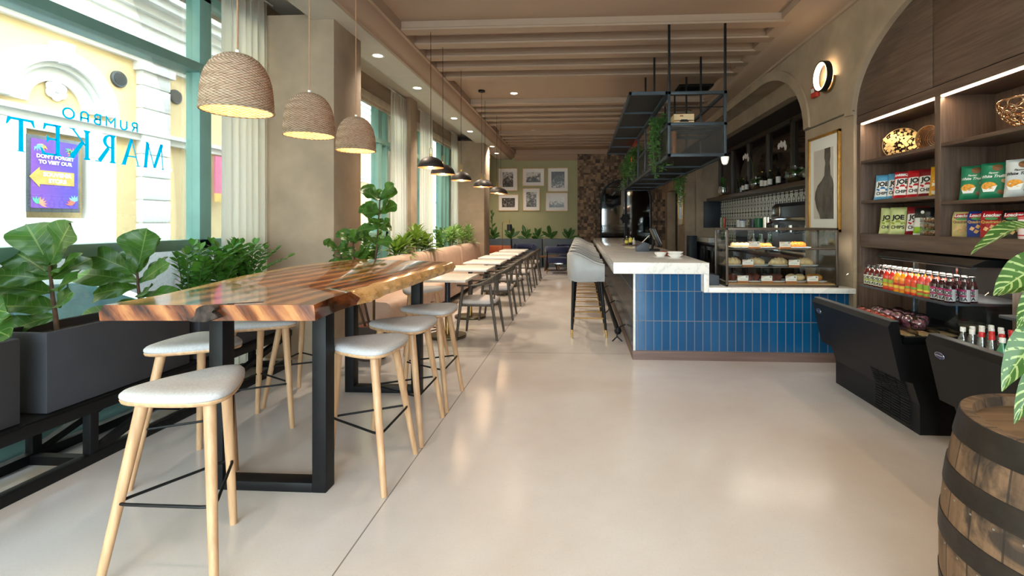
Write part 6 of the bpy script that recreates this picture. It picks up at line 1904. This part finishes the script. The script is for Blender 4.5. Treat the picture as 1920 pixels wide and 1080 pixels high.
for k in range(3): MB().tube([(.12 * cos(k * 2.1), .12 * sin(k * 2.1), .40), (.24 * cos(k * 2.1), .24 * sin(k * 2.1), 0)], .02, 10).build('leg', M('walnut_leg', (84, 58, 40), .5), ct2)
fl = thing('floor_lamp', 'slim brass floor lamp with a navy drum shade in front of the left planter', 'lamp', (-2.44, 14.75, 0))
MB().tube([(0, 0, 0), (0, 0, .025)], .14, 28).build('base', BRASS, fl)
MB().tube([(0, 0, .02), (0, 0, 1.40), (.02, 0, 1.445), (.06, 0, 1.46), (.22, 0, 1.46)], .011, 10).build('stem', BRASS, fl)
MB().tube([(.22, 0, 1.52), (.22, 0, 1.36)], .012, 10).build('shade_holder', BRASS, fl)
MB().lathe([(.06, 1.18), (.075, 1.18), (.075, 1.375), (.0, 1.375)], 24, (.22, 0, 0)).build('lamp_shade', M('navy_shade', (32, 38, 50), .5), fl)
# ------------------------------------------------------------------ plants
def leaf_mat(name, c0, c1, vein, nv=9.0, rough=.32, trans=.25, stripes=0.0):
    t = NT(name)
    uvn = t.n('UVMap'); sx = t.n('SeparateXYZ'); t.l(uvn.outputs[0], sx.inputs[0])
    au = t.math('ABSOLUTE', t.math('SUBTRACT', t.math('MULTIPLY', sx.outputs[0], 2), 1))
    mid = t.math('LESS_THAN', au, .045)
    fr = t.math('FRACT', t.math('SUBTRACT', t.math('MULTIPLY', sx.outputs[1], nv), t.math('MULTIPLY', au, 1.3)))
    side = t.math('MULTIPLY', t.math('LESS_THAN', t.math('ABSOLUTE', t.math('SUBTRACT', fr, .5)), .035 if not stripes else stripes), .65)
    n = t.noise(t.coord(), 7, 3)
    col = t.ramp(n, [(.3, lin(c0)), (.7, lin(c1))])
    if stripes:
        nn = t.noise(t.coord(), 60, 3)
        side = t.math('MULTIPLY', side, t.math('GREATER_THAN', nn, .42)); side = t.math('MULTIPLY', side, 1.3, clamp=True)
    col = t.mix(t.math('MAXIMUM', t.math('MULTIPLY', mid, .8), side), col, lin(vein))
    p = t.bsdf(col, rough, spec=.45)
    tl = t.n('BsdfTranslucent'); t.l(t.mix(.5, col, lin((120, 170, 40))), tl.inputs[0])
    mx = t.n('MixShader'); mx.inputs[0].default_value = trans
    t.l(p.outputs[0], mx.inputs[1]); t.l(tl.outputs[0], mx.inputs[2])
    return t.done(mx)
FIGL = leaf_mat('fig_leaf', (44, 84, 32), (72, 118, 46), (130, 156, 84), 8)
ZZL = leaf_mat('glossy_green_leaf', (50, 102, 40), (88, 148, 58), (96, 150, 70), 0, .22)
MIXL = leaf_mat('yellow_green_leaf', (64, 104, 38), (128, 152, 62), (190, 196, 120), 6, .35, .3)
LIML = leaf_mat('pale_lime_leaf', (96, 140, 60), (170, 196, 120), (206, 220, 170), 5, .4, .3)
RUBL = leaf_mat('rubber_leaf', (36, 74, 34), (58, 104, 48), (120, 150, 90), 0, .3)
AGL = leaf_mat('striped_leaf', (40, 76, 34), (76, 116, 52), (176, 194, 128), 13, .35, .25, .15)
VINE = leaf_mat('vine_leaf', (56, 108, 50), (104, 156, 84), (110, 150, 90), 0, .45, .25)
STEMB = M('brown_stem', (86, 64, 48), .8, var=.25, vs=30, bump=.3, bs=80)
STEMG = M('green_stem', (76, 108, 52), .6)
SHAPES = {
 'fig': [(0, .05), (.06, .22), (.15, .42), (.3, .52), (.45, .70), (.6, .93), (.75, 1), (.88, .86), (.96, .5), (1, .04)],
 'lance': [(0, .04), (.15, .5), (.35, .95), (.5, 1), (.7, .78), (.88, .38), (1, .02)],
 'oval': [(0, .06), (.12, .55), (.3, .9), (.5, 1), (.7, .9), (.88, .55), (1, .03)],
 'strap': [(0, .5), (.3, .9), (.6, 1), (.85, .6), (1, .02)]}
def shp(kind, v):
    T = SHAPES[kind]
    for (a, x), (b, y) in zip(T, T[1:]):
        if v <= b: return x + (y - x) * (v - a) / (b - a)
    return T[-1][1]
def leaf(m, base, d, L, W, kind='oval', droop=.2, fold=.25, wave=0.0, n=6, roll=0.0, up=(0, 0, 1), nu=4, ph=0.0):
    base = Vector(base); d = Vector(d).normalized(); up = Vector(up)
    side = d.cross(up)
    if side.length < .05: side = d.cross(Vector((1, .2, 0)))
    side.normalize(); nrm = side.cross(d).normalized()
    if roll:
        R = Matrix.Rotation(roll, 3, d); side = R @ side; nrm = R @ nrm
    def f(u, v):
        s = u * 2 - 1
        w = W * .5 * shp(kind, v)
        p = base + d * (L * (v - .12 * droop * v * v)) + Vector((0, 0, -1)) * (droop * L * v * v * .6) + side * (s * w)
        p += nrm * (abs(s) * w * fold + wave * W * .12 * sin(v * 11 + ph + s) * abs(s))
        return p
    m.grid(f, nu, n, uv=True)
PLN = {'n': 0}
def fig_plant(lab, loc, trunks, leaves, grp='fiddle-leaf figs'):
    """leaves: (attach point, tip point, width)"""
    s = thing('fiddle_leaf_fig', lab, 'plant', loc, 0, grp)
    for tr_ in trunks: MB().tube(tr_, [.013 - .006 * i / (len(tr_) - 1) for i in range(len(tr_))], 8).build('trunk', STEMB, s, smooth=60)
    m = MB()
    for i, (a, b, w) in enumerate(leaves):
        a, b = Vector(a), Vector(b); d = b - a; L = d.length
        dr = .12 if d.z > 0 else .28
        dirv = d + Vector((0, 0, dr * L * .55))
        tilt = Vector((0.15 * sin(i * 2.1), -.75, .75 + .2 * cos(i))) if abs(d.normalized().z) < .85 else Vector((.1, -1, .1))
        leaf(m, a, dirv, L * 1.02, w, 'fig', dr, .16, .8, 14, .25 * sin(i * 1.9), tilt, 6, i * 1.3)
        m2 = None
    m.build('foliage', FIGL, s, smooth=80, normals=False)
    return s
# three figs in the near planters: offsets are metres from the foot of each trunk
k = .000927
def P2(k, ox, oz): return lambda x, y, dy=0.0: ((x - ox) * k, dy, (oz - y) * k)
q = P2(k, 355, 770)
tk = [q(355, 790), q(340, 650), q(322, 540), q(312, 440), q(300, 340)]
fig_plant('fiddle-leaf fig nearest the lettered window, on the left of its charcoal planter', (-3.08, 2.66, .772), [tk], [
 (q(300, 345), q(80, 60, .04), .22), (q(302, 345), q(490, 50, -.03), .21), (q(308, 400), q(610, 285, -.10), .15), (q(318, 500), q(640, 400, -.12), .15), (q(335, 600), q(575, 490, -.10), .15),
 (q(306, 400), q(-20, 250, .05), .19), (q(312, 430), q(0, 395, -.06), .19), (q(322, 520), q(10, 470, -.04), .20), (q(335, 610), q(-30, 590, -.08), .24), (q(345, 660), q(20, 795, -.08), .17), (q(300, 345), q(250, 160, .12), .17), (q(310, 430), q(420, 300, .15), .17), (q(305, 380), q(120, 290, .15), .17)])
k2 = .00111
q = P2(k2, 890, 610)
tk = [q(893, 650), q(880, 520), q(868, 430), q(862, 340)]
fig_plant('second fiddle-leaf fig, between the first one and the bushy plants', (-3.08, 3.20, .772), [tk], [
 (q(862, 340), q(785, 50, .05), .19), (q(864, 338), q(948, 40, -.02), .19), (q(870, 335), q(1030, 110, .0), .13), (q(858, 345), q(555, 215, -.02), .17), (q(872, 410), q(1115, 265, -.05), .13), (q(862, 395), q(480, 345, -.02), .21), (q(868, 440), q(625, 470, -.06), .19), (q(878, 480), q(1165, 470, -.05), .13), (q(885, 520), q(525, 655, -.08), .17), (q(880, 480), q(1020, 440, -.1), .13), (q(862, 360), q(720, 170, .12), .15), (q(880, 500), q(960, 560, -.12), .12), (q(866, 400), q(980, 240, .12), .13)])
q = P2(.00092, 0, 770)
fig_plant('fiddle-leaf fig cut off by the left edge of the photo', (-3.10, 2.28, .772), [[q(-130, 790), q(-120, 560), q(-130, 380)]], [
 (q(-125, 400), q(225, 95, -.08), .18), (q(-125, 430), q(235, 235, -.12), .19), (q(-120, 480), q(160, 425, -.12), .16), (q(-130, 380), q(60, 55, .05), .14), (q(-120, 540), q(190, 560, .02), .18), (q(-125, 600), q(140, 700, .05), .18), (q(-130, 380), q(-330, 200, 0), .2), (q(-130, 470), q(-400, 420, 0), .2)])
# potted fig by the plaster column
pf = thing('plant_pot', 'dark clay pot on the floor by the plaster column, holding a slim fig', 'pot', (-2.20, 4.93, 0))
MB().lathe([(0, 0), (.135, 0), (.165, .18), (.185, .36), (.170, .36), (.155, .335), (0, .335)], 32).build('pot', M('umber_clay', (74, 62, 56), .7), pf); MB().lathe([(0, .338), (.15, .338), (.15, .33), (0, .33)], 24).build('soil', M('rust_mulch', (116, 66, 42), .95, var=.4, vs=50, bump=.8, bs=60), pf)
rn = random.Random(12)
LV = []
T1 = [(-.02, 0, .338), (-.10, -.03, .75), (-.16, -.05, 1.05), (-.17, -.06, 1.22)]
T2 = [(0.02, .01, .338), (.03, 0, .9), (.06, 0, 1.25), (.09, 0, 1.68)]
T3 = [(-.06, -.02, .338), (-.20, -.06, .85), (-.29, -.15, 1.15)]
def around(pt, n, L, w, up=.4):
    for i in range(n):
        a = i * 2.4 + pt[0] * 40
        LV.append((pt, (pt[0] + L * cos(a), pt[1] + L * .7 * sin(a) - .03, pt[2] + L * (up + .35 * sin(i * 1.7))), w))
around((.09, 0, 1.66), 6, .19, .16, .55); around((.08, 0, 1.52), 6, .20, .16, .3); around((.06, 0, 1.36), 6, .20, .15, .2); around((.04, 0, 1.22), 5, .18, .14, .1)
around((-.17, -.06, 1.22), 7, .18, .15, .5); around((-.16, -.05, 1.08), 6, .17, .14, .1); around((-.29, -.15, 1.15), 6, .13, .11, .4); around((-.26, -.12, 1.04), 4, .13, .10, 0); around((-.24, -.10, .95), 2, .13, .10, -.2)
fig_plant('slim potted fig with small round leaves before the plaster column', (-2.20, 4.93, 0), [T1, T2, T3], LV)
MB().tube([(.0, .03, .338), (-.01, .03, 1.0)], .007, 8).build('cane', M('bamboo_cane', (196, 150, 90), .6), bpy.data.objects['plant_pot'])
def zz_plant(lab, loc, n, H, spread, seed, mat=ZZL, grp='bushy green plants', name='zz_plant', ll=.075, lw=.036, stem=STEMG, pairs=9):
    s = thing(name, lab, 'plant', loc, 0, grp)
    rn = random.Random(seed); ms, ml = MB(), MB()
    for i in range(n):
        a = rn.random() * 6.283; h = H * rn.uniform(.7, 1.05); o = spread * rn.uniform(.3, 1.0) * (.45 if cos(a) < 0 else 1)
        b = Vector((rn.uniform(-.05, .05), rn.uniform(-.1, .1), 0))
        pts = [b + Vector((cos(a) * o * t ** 1.8, sin(a) * o * t ** 1.8, h * (t - .12 * t ** 3))) for t in [q / 8 for q in range(9)]]
        ms.tube(pts, [.008 - .0055 * q / 8 for q in range(9)], 5)
        for q in range(pairs):
            t = .22 + .78 * q / (pairs - 1); x = t * 8; j = min(7, int(x)); p = pts[j].lerp(pts[j + 1], x - j); d = (pts[j + 1] - pts[j]).normalized()
            sd = d.cross(Vector((sin(a), -cos(a), .2))).normalized()
            sd = Vector((-sin(a), cos(a), .1)).normalized()
            for sg in (-1, 1):
                leaf(ml, p, d * .75 + sd * sg * (1 if q < pairs - 1 else .25) + Vector((0, 0, .15)), ll * (1.1 - .35 * abs(t - .6)) * rn.uniform(.85, 1.1), lw, 'oval', .15, .2, 0, 4, rn.uniform(-.4, .4), (cos(a) * -.3, sin(a) * -.3, 1), 2)
    ms.build('stems', stem, s, smooth=60); ml.build('foliage', mat, s, smooth=80, normals=False)
    return s
zs = .772
zz_plant('glossy bushy plant just right of the second fig', (-3.08, 3.68, zs), 12, .50, .34, 1, ll=.085, lw=.045)
zz_plant('glossy bushy plant in the middle of its charcoal planter', (-3.09, 3.98, zs), 14, .50, .34, 2, ll=.085, lw=.045)
zz_plant('glossy bushy plant nearest the white curtain in the charcoal planter', (-3.08, 4.26, zs), 14, .50, .36, 3, ll=.085, lw=.045)
def strap_plant(lab, loc, n, H, L, W, seed, mat, grp='plants behind the banquette', name='foliage_plant', kind='lance', heads=4, spread=.2):
    s = thing(name, lab, 'plant', loc, 0, grp)
    rn = random.Random(seed); ms, ml = MB(), MB()
    for hd_ in range(heads):
        a = hd_ * 2.2 + rn.random(); o = spread * rn.uniform(.2, 1)
        top = Vector((cos(a) * o * .5, sin(a) * o, H * rn.uniform(.55, 1)))
        ms.tube([(0, 0, 0), top * .5 + Vector((0, 0, .02)), top], .008, 6)
        for i in range(n):
            b = i * 2.39996; el = .15 + 1.15 * (i / n)
            d = Vector((cos(b) * cos(el), sin(b) * cos(el), sin(el)))
            if loc[0] + top.x + d.x * L < -3.24: d.x *= .2
            leaf(ml, top - Vector((0, 0, .12 * (1 - i / n))), d, L * rn.uniform(.8, 1.1), W, kind, .45, .25, 0, 6, rn.uniform(-.3, .3), (0, 0, 1), 2)
    ms.build('stems', STEMG, s, smooth=60); ml.build('foliage', mat, s, smooth=80, normals=False)
    return s
zp = .752
strap_plant('yellow-green leafy plant behind the slim fig at the near end of the banquette', (-2.96, 5.95, zp), 20, .36, .32, .07, 21, MIXL)
zz_plant('dark glossy bushy plant under the middle window behind the banquette', (-2.98, 6.6, zp), 16, .60, .28, 22, ZZL, 'plants behind the banquette', pairs=8)
strap_plant('strappy yellow-green plant in front of the white curtain behind the banquette', (-2.96, 7.55, zp), 22, .36, .36, .065, 23, MIXL)
strap_plant('big mottled plant in front of the plaster pier behind the banquette', (-2.94, 8.45, zp), 24, .46, .38, .08, 24, MIXL, heads=5, spread=.3)
zz_plant('dark bushy plant below the farthest window behind the banquette', (-2.96, 9.9, zp), 16, .60, .3, 25, ZZL, 'plants behind the banquette', pairs=8)
strap_plant('pale striped plant right of the dark bush behind the banquette', (-2.94, 10.7, zp), 26, .48, .30, .055, 26, LIML, heads=5, spread=.3)
strap_plant('pale lime plant nearest the far column behind the banquette', (-2.92, 11.8, zp), 26, .50, .30, .055, 27, LIML, heads=5, spread=.3)
def rubber(lab, loc, n, L, seed, H=.12):
    s = thing('rubber_plant', lab, 'plant', loc, 0, 'young rubber plants at the back wall')
    rn = random.Random(seed); ml = MB()
    for i in range(n):
        a = i * 2.39996 + seed; el = .3 + 1.1 * (i / n)
        d = Vector((cos(a) * cos(el), .5 * sin(a) * cos(el) - .1, sin(el)))
        leaf(ml, (0, 0, .02 + H * i / n), d, L * rn.uniform(.75, 1.1), L * .30, 'oval', .1, .3, 0, 6, rn.uniform(-.3, .3), (0, -1, .4), 4)
    MB().tube([(0, 0, 0), (0, 0, H + .08)], .012, 6).build('stem', STEMG, s); ml.build('foliage', RUBL, s, smooth=80, normals=False)
    return s
for i, (x, L, lab) in enumerate(((-2.86, .34, 'young rubber plant half hidden by the far column'), (-2.27, .36, 'young rubber plant right behind the brass floor lamp'), (-1.80, .38, 'broad-leaved young rubber plant right of the floor lamp'), (-1.40, .34, 'spreading young rubber plant in the middle of the back planters'), (-1.00, .38, 'upright young rubber plant left of the wide planter gap'), (-.40, .38, 'young rubber plant next to the wood-block wall'))):
    rubber(lab, (x, 15.53, .876), 6, L, i + 1)
s = rubber('tall thin rubber plant against the far column', (-2.90, 15.5, .876), 9, .20, 9, .9)
# trailing vines on the rack
def vine(lab, loc, n, L, seed, spread=.12, yl=.3, grp='trailing plants on the hanging rack', mat=VINE, up=.12, lw=.05):
    s = thing('trailing_plant', lab, 'plant', loc, 0, grp)
    rn = random.Random(seed); ms, ml = MB(), MB()
    for i in range(n):
        x0, y0 = rn.uniform(-spread, spread) * .5, rn.uniform(-yl, yl)
        h = L * rn.uniform(.35, 1)
        out = rn.uniform(-spread, spread * .6)
        pts = [Vector((x0, y0, -.02)), Vector((x0 + out * .4, y0, up * rn.uniform(.3, 1)))] + [Vector((x0 + out + .02 * sin(t * 7 + i), y0 + .03 * sin(t * 5 + i), up * .4 - h * t)) for t in [q / 8 for q in range(1, 9)]]
        ms.tube(pts, .0025, 4)
        for j in range(1, len(pts)):
            for r in range(4):
                p = pts[j - 1].lerp(pts[j], r / 4); a = rn.random() * 6.28
                leaf(ml, p, (cos(a), sin(a), -.2 + rn.random() * .5), lw * rn.uniform(.8, 1.4), lw * .8, 'oval', .3, .2, 0, 3, rn.uniform(-.5, .5), (0, 0, 1), 2)
    for q in range(40):
        a = rn.random() * 6.28
        leaf(ml, (rn.uniform(-spread, spread) * .7, rn.uniform(-yl, yl), up * rn.random()), (cos(a), sin(a), .5), lw * 1.4, lw, 'oval', .3, .2, 0, 3, 0, (0, 0, 1), 2)
    ms.build('vines', STEMG, s); ml.build('foliage', mat, s, smooth=80, normals=False)
    return s
def trough(loc, L, lab):
    s = thing('trough_pot', lab, 'pot', loc, 0, 'black troughs on the rack')
    MB().box(-.07, -L / 2, 0, .07, L / 2, .11, .006).build('trough', BLACKM, s); MB().box(-.06, -L / 2 + .01, .09, .06, L / 2 - .01, .112).build('soil', SOIL, s)
for i, (y, L, h, sd) in enumerate(((6.35, .5, .75, 31), (9.0, 1.0, .55, 32), (10.6, .8, .62, 33))):
    nm = ['near end', 'middle', 'far end'][i]
    trough((1.125, y, RZ1 + .0165), L * .9, 'black trough of trailing greenery near the %s of the hanging rack' % nm)
    vine('trailing vine spilling over the aisle side of the rack, %s' % nm, (1.03, y, RZ1 + .13), [16, 26, 20][i], h, sd, .16, L * .45)
trough((1.60, 8.3, RZ0 + .009), .5, 'black trough low on the wall side of the hanging rack')
vine('long vine hanging below the wall side of the hanging rack', (1.72, 8.3, RZ0 + .12), 14, .70, 34, .10, .22)
# orchids on the ledge
GV = glass('glass_vase', (236, 244, 238), .12)
PET_ = M('orchid_petal', (244, 240, 238), .5, var=.02)
for i, (y, h, lab) in enumerate(((9.72, .86, 'white orchid in a round glass vase, left one on the ledge'), (7.95, .80, 'white orchid in a large round glass vase, right one on the ledge'))):
    R_v = .13 + .03 * i
    s = thing('glass_vase', 'round glass vase on the brown ledge under the %s orchid' % ['left', 'right'][i], 'vase', (3.45, y, 2.056), 0, 'glass vases on the ledge')
    MB().lathe([(0, 0), (R_v * .6, 0), (R_v, .10), (R_v * .95, .2), (R_v * .7, .27), (R_v * .72, .28)], 26).build('vase_wall', GV, s, smooth=60); MB().lathe([(0, .006), (R_v * .58, .01), (R_v * .9, .09), (0, .11)], 20).build('moss_filling', M('brown_moss', (92, 68, 46), .9, var=.4, vs=30), s)
    o = thing('orchid', lab, 'flower', (3.45, y, 2.06 + .105), 0, 'orchids on the ledge')
    ms, ml, mf = MB(), MB(), MB()
    pts = [Vector((-.02 - .06 * t, .02 + .05 * t + .62 * max(0, t - .5) ** 1.1, h * (t - 1.3 * max(0, t - .70) ** 1.3))) for t in [q / 12 for q in range(13)]]
    ms.tube(pts, .004, 6)
    for a in range(5): leaf(ml, (0, 0, .02), (cos(a * 1.3), sin(a * 1.3), .9), .24, .07, 'oval', .4, .2, 0, 6)
    for j, q in enumerate((8, 9, 10, 11, 12)):
        c = pts[q] + Vector((-.02, .012 * (-1) ** j, -.03 + .02 * (j % 2)))
        for kk in range(5):
            a = kk * 2 * pi / 5 + .3
            leaf(mf, c, (-.25, cos(a), sin(a)), .062, .06, 'oval', .05, .1, 0, 3, 0, (-1, 0, 0), 2)
    ms.build('flower_stem', STEMG, o); ml.build('foliage', ZZL, o, smooth=80, normals=False); mf.build('flowers', PET_, o, smooth=80, normals=False)
s = thing('glass_vase', 'small glass vase of greenery at the far end of the brown ledge', 'vase', (3.45, 11.9, 2.056), 0, 'glass vases on the ledge')
MB().lathe([(0, 0), (.09, 0), (.14, .12), (.10, .24), (.105, .25)], 24).build('vase_wall', GV, s, smooth=60)
MB().lathe([(0, .006), (.085, .01), (.12, .08), (0, .10)], 20).build('moss_filling', M('brown_moss', (92, 68, 46), .9), s)
zz_plant('green sprig plant in the far glass vase on the ledge', (3.45, 11.9, 2.14), 6, .42, .08, 44, ZZL, 'greenery on the ledge', pairs=6)
# striped plant on the barrel
pb = thing('plant_pot', 'grey pot standing on the barrel head, just outside the frame edge', 'pot', (1.46, 1.36, .8325))
MB().lathe([(0, 0), (.07, 0), (.095, .16), (.085, .16), (.08, .145), (0, .145)], 28).build('pot', M('grey_ceramic_pot', (110, 108, 104), .5), pb); MB().lathe([(0, .148), (.078, .148), (.078, .14), (0, .14)], 20).build('soil', SOIL, pb)
ag = thing('striped_houseplant', 'cream-striped leafy plant arching in from the right over the barrel', 'plant', (1.46, 1.36, .98))
ml, ms = MB(), MB()
def arch_leaf(p0, p1, p2, W, roll=0.0):
    """broad leaf following a bent midrib p0 -> p1 -> p2"""
    p0, p1, p2 = Vector(p0), Vector(p1), Vector(p2)
    ms.tube([(0, 0, -.02), Vector(p0) * .5 + Vector((0, 0, .05)), p0], .005, 6)
    def f(u, v):
        c = p0 * (1 - v) ** 2 + p1 * 2 * v * (1 - v) + p2 * v * v
        t = ((p1 - p0) * (1 - v) + (p2 - p1) * v).normalized()
        sd = t.cross(Vector((-.5, -.7, .5))).normalized()
        R = Matrix.Rotation(roll, 3, t); sd = R @ sd; nn = sd.cross(t)
        w = W * .5 * shp('lance', v); s_ = u * 2 - 1
        return c + sd * s_ * w + nn * (abs(s_) * w * .35 + .004 * sin(v * 14))
    ml.grid(f, 6, 16, uv=True)
arch_leaf((-.13, -.01, .40), (-.30, -.01, .47), (-.412, -.01, .352), .085, .75)
arch_leaf((-.12, -.01, .27), (-.25, -.02, .37), (-.356, -.01, .243), .11, .2)
arch_leaf((-.10, -.03, .24), (-.24, -.03, .32), (-.315, -.03, .162), .09, -.2)
arch_leaf((-.10, -.03, .14), (-.27, -.03, .21), (-.343, -.02, -.008), .10, .1)
arch_leaf((-.10, -.05, .10), (-.26, -.05, .12), (-.330, -.04, -.085), .085, -.1)
for i in range(8):
    a = -1.0 + i * .5
    arch_leaf((.03 * cos(a), .03 * sin(a), .16 + .03 * (i % 3)), (.14 * cos(a), .14 * sin(a), .34), (.26 * cos(a), .26 * sin(a), .22), .09, 0)
ms.build('stems', STEMG, ag); ml.build('foliage', AGL, ag, smooth=80, normals=False)
# ------------------------------------------------------------------ recessed downlights
def downlight(x, y, z, lab, grp, pw, r=.07):
    s = thing('recessed_downlight', lab, 'ceiling light', (x, y, z), 0, grp)
    MB().lathe([(r * .8, -.001), (r, -.006), (r * 1.15, -.004), (r * 1.15, .002), (r * .8, .002)], 28).build('trim_ring', WHITEP, s)
    MB().lathe([(0, -.002), (r * .82, -.002), (r * .82, .001), (0, .001)], 24).build('lens', lamp_mat('downlight_lens', (255, 232, 200), 22), s)
    LIGHTS.append(('SPOT', (x, y, z - .02), pw, (1, .82, .63), .05))
for i, y in enumerate((5.95, 7.41, 9.6, 11.0, 13.2, 14.5)):
    downlight(-2.575 if y != 13.2 else -2.47, y, 3.54, 'round downlight in the window soffit, %s from the plaster column' % ORD[i], 'downlights in the window soffit', 190)
for i, y in enumerate((8.87, 12.5)): downlight(-1.25, y, 3.83, '%s round downlight in the flat ceiling strip between the beams' % ['nearer', 'farther'][i], 'downlights between the beams', 320)
for i, (x, y) in enumerate(((-.3, 3.7), (1.6, 3.7), (-1.3, .6), (.3, .6), (1.9, .6), (.3, -1.0), (1.9, -1.0))):  # extra fixtures out of view, added to brighten the room
    downlight(x, y, 3.83, 'round downlight in the plain ceiling above the camera, over the top of the photo', 'downlights above the frame', 55)
for i, L in enumerate(LIGHTS):
    kind, loc, pw, col, size = L[:5]
    ld = bpy.data.lights.new('light', kind)
    ld.energy = pw; ld.color = col
    if kind == 'POINT': ld.shadow_soft_size = size
    elif kind == 'SPOT': ld.shadow_soft_size = size; ld.spot_size = radians(125); ld.spot_blend = .8
    else: ld.shape = 'RECTANGLE'; ld.size, ld.size_y = size
    o = bpy.data.objects.new('light', ld); COL.objects.link(o); o.location = loc
    if kind == 'AREA' and L[5] == 'D90': o.rotation_euler = (0, 0, pi / 2)

# daylight
W = bpy.data.worlds.new('sky'); SC.world = W; W.use_nodes = True
nt = W.node_tree; nt.nodes.clear()
out = nt.nodes.new('ShaderNodeOutputWorld'); bg = nt.nodes.new('ShaderNodeBackground')
tc = nt.nodes.new('ShaderNodeTexCoord'); sp = nt.nodes.new('ShaderNodeSeparateXYZ'); rp_ = nt.nodes.new('ShaderNodeValToRGB')
nt.links.new(tc.outputs['Generated'], sp.inputs[0]); nt.links.new(sp.outputs[2], rp_.inputs[0])
rp_.color_ramp.elements[0].color = (.92, .95, 1, 1); rp_.color_ramp.elements[1].color = (.72, .85, 1, 1); rp_.color_ramp.elements[1].position = .7
nt.links.new(rp_.outputs[0], bg.inputs[0]); bg.inputs[1].default_value = SKY = 14.0
nt.links.new(bg.outputs[0], out.inputs[0])
def portal(loc, rot, sx, sy):
    ld = bpy.data.lights.new('portal', 'AREA'); ld.shape = 'RECTANGLE'; ld.size, ld.size_y = sx, sy
    ld.cycles.is_portal = True
    o = bpy.data.objects.new('portal', ld); COL.objects.link(o); o.location = loc; o.rotation_euler = rot
for a, b in ((-2.3, 4.86), (5.48, 8.85), (9.19, 12.6)): portal((-3.6, (a + b) / 2, 1.75), (0, -pi / 2, 0), 3.4, b - a)
portal((-.9, -2.55, 1.75), (pi / 2, 0, 0), 5.3, 3.4)

# ------------------------------------------------------------------ camera
cam = bpy.data.cameras.new('camera')
co = bpy.data.objects.new('camera', cam); COL.objects.link(co)
cam.sensor_width = 36; cam.lens = 900 * 36 / 1920
T = math.atan(50 / 900)
co.location = (0, 0, 1.42); co.rotation_euler = (pi / 2, 0, T)
cam.shift_x = (960 - 1040) / 1920; cam.shift_y = (418 - 540) / 1920
cam.clip_start = .05; cam.clip_end = 200
SC.camera = co
SC.view_settings.view_transform = 'Standard'; SC.view_settings.look = 'None'
SC.view_settings.exposure = 0.15; SC.view_settings.gamma = 1.0; SC.view_settings.use_curve_mapping = False
cy = SC.cycles
cy.max_bounces = 10; cy.diffuse_bounces = 5; cy.glossy_bounces = 4; cy.transparent_max_bounces = 24; cy.transmission_bounces = 6
cy.sample_clamp_indirect = 6.0; cy.use_denoising = True; cy.caustics_reflective = False; cy.caustics_refractive = False
cy.use_adaptive_sampling = True; cy.adaptive_threshold = .02
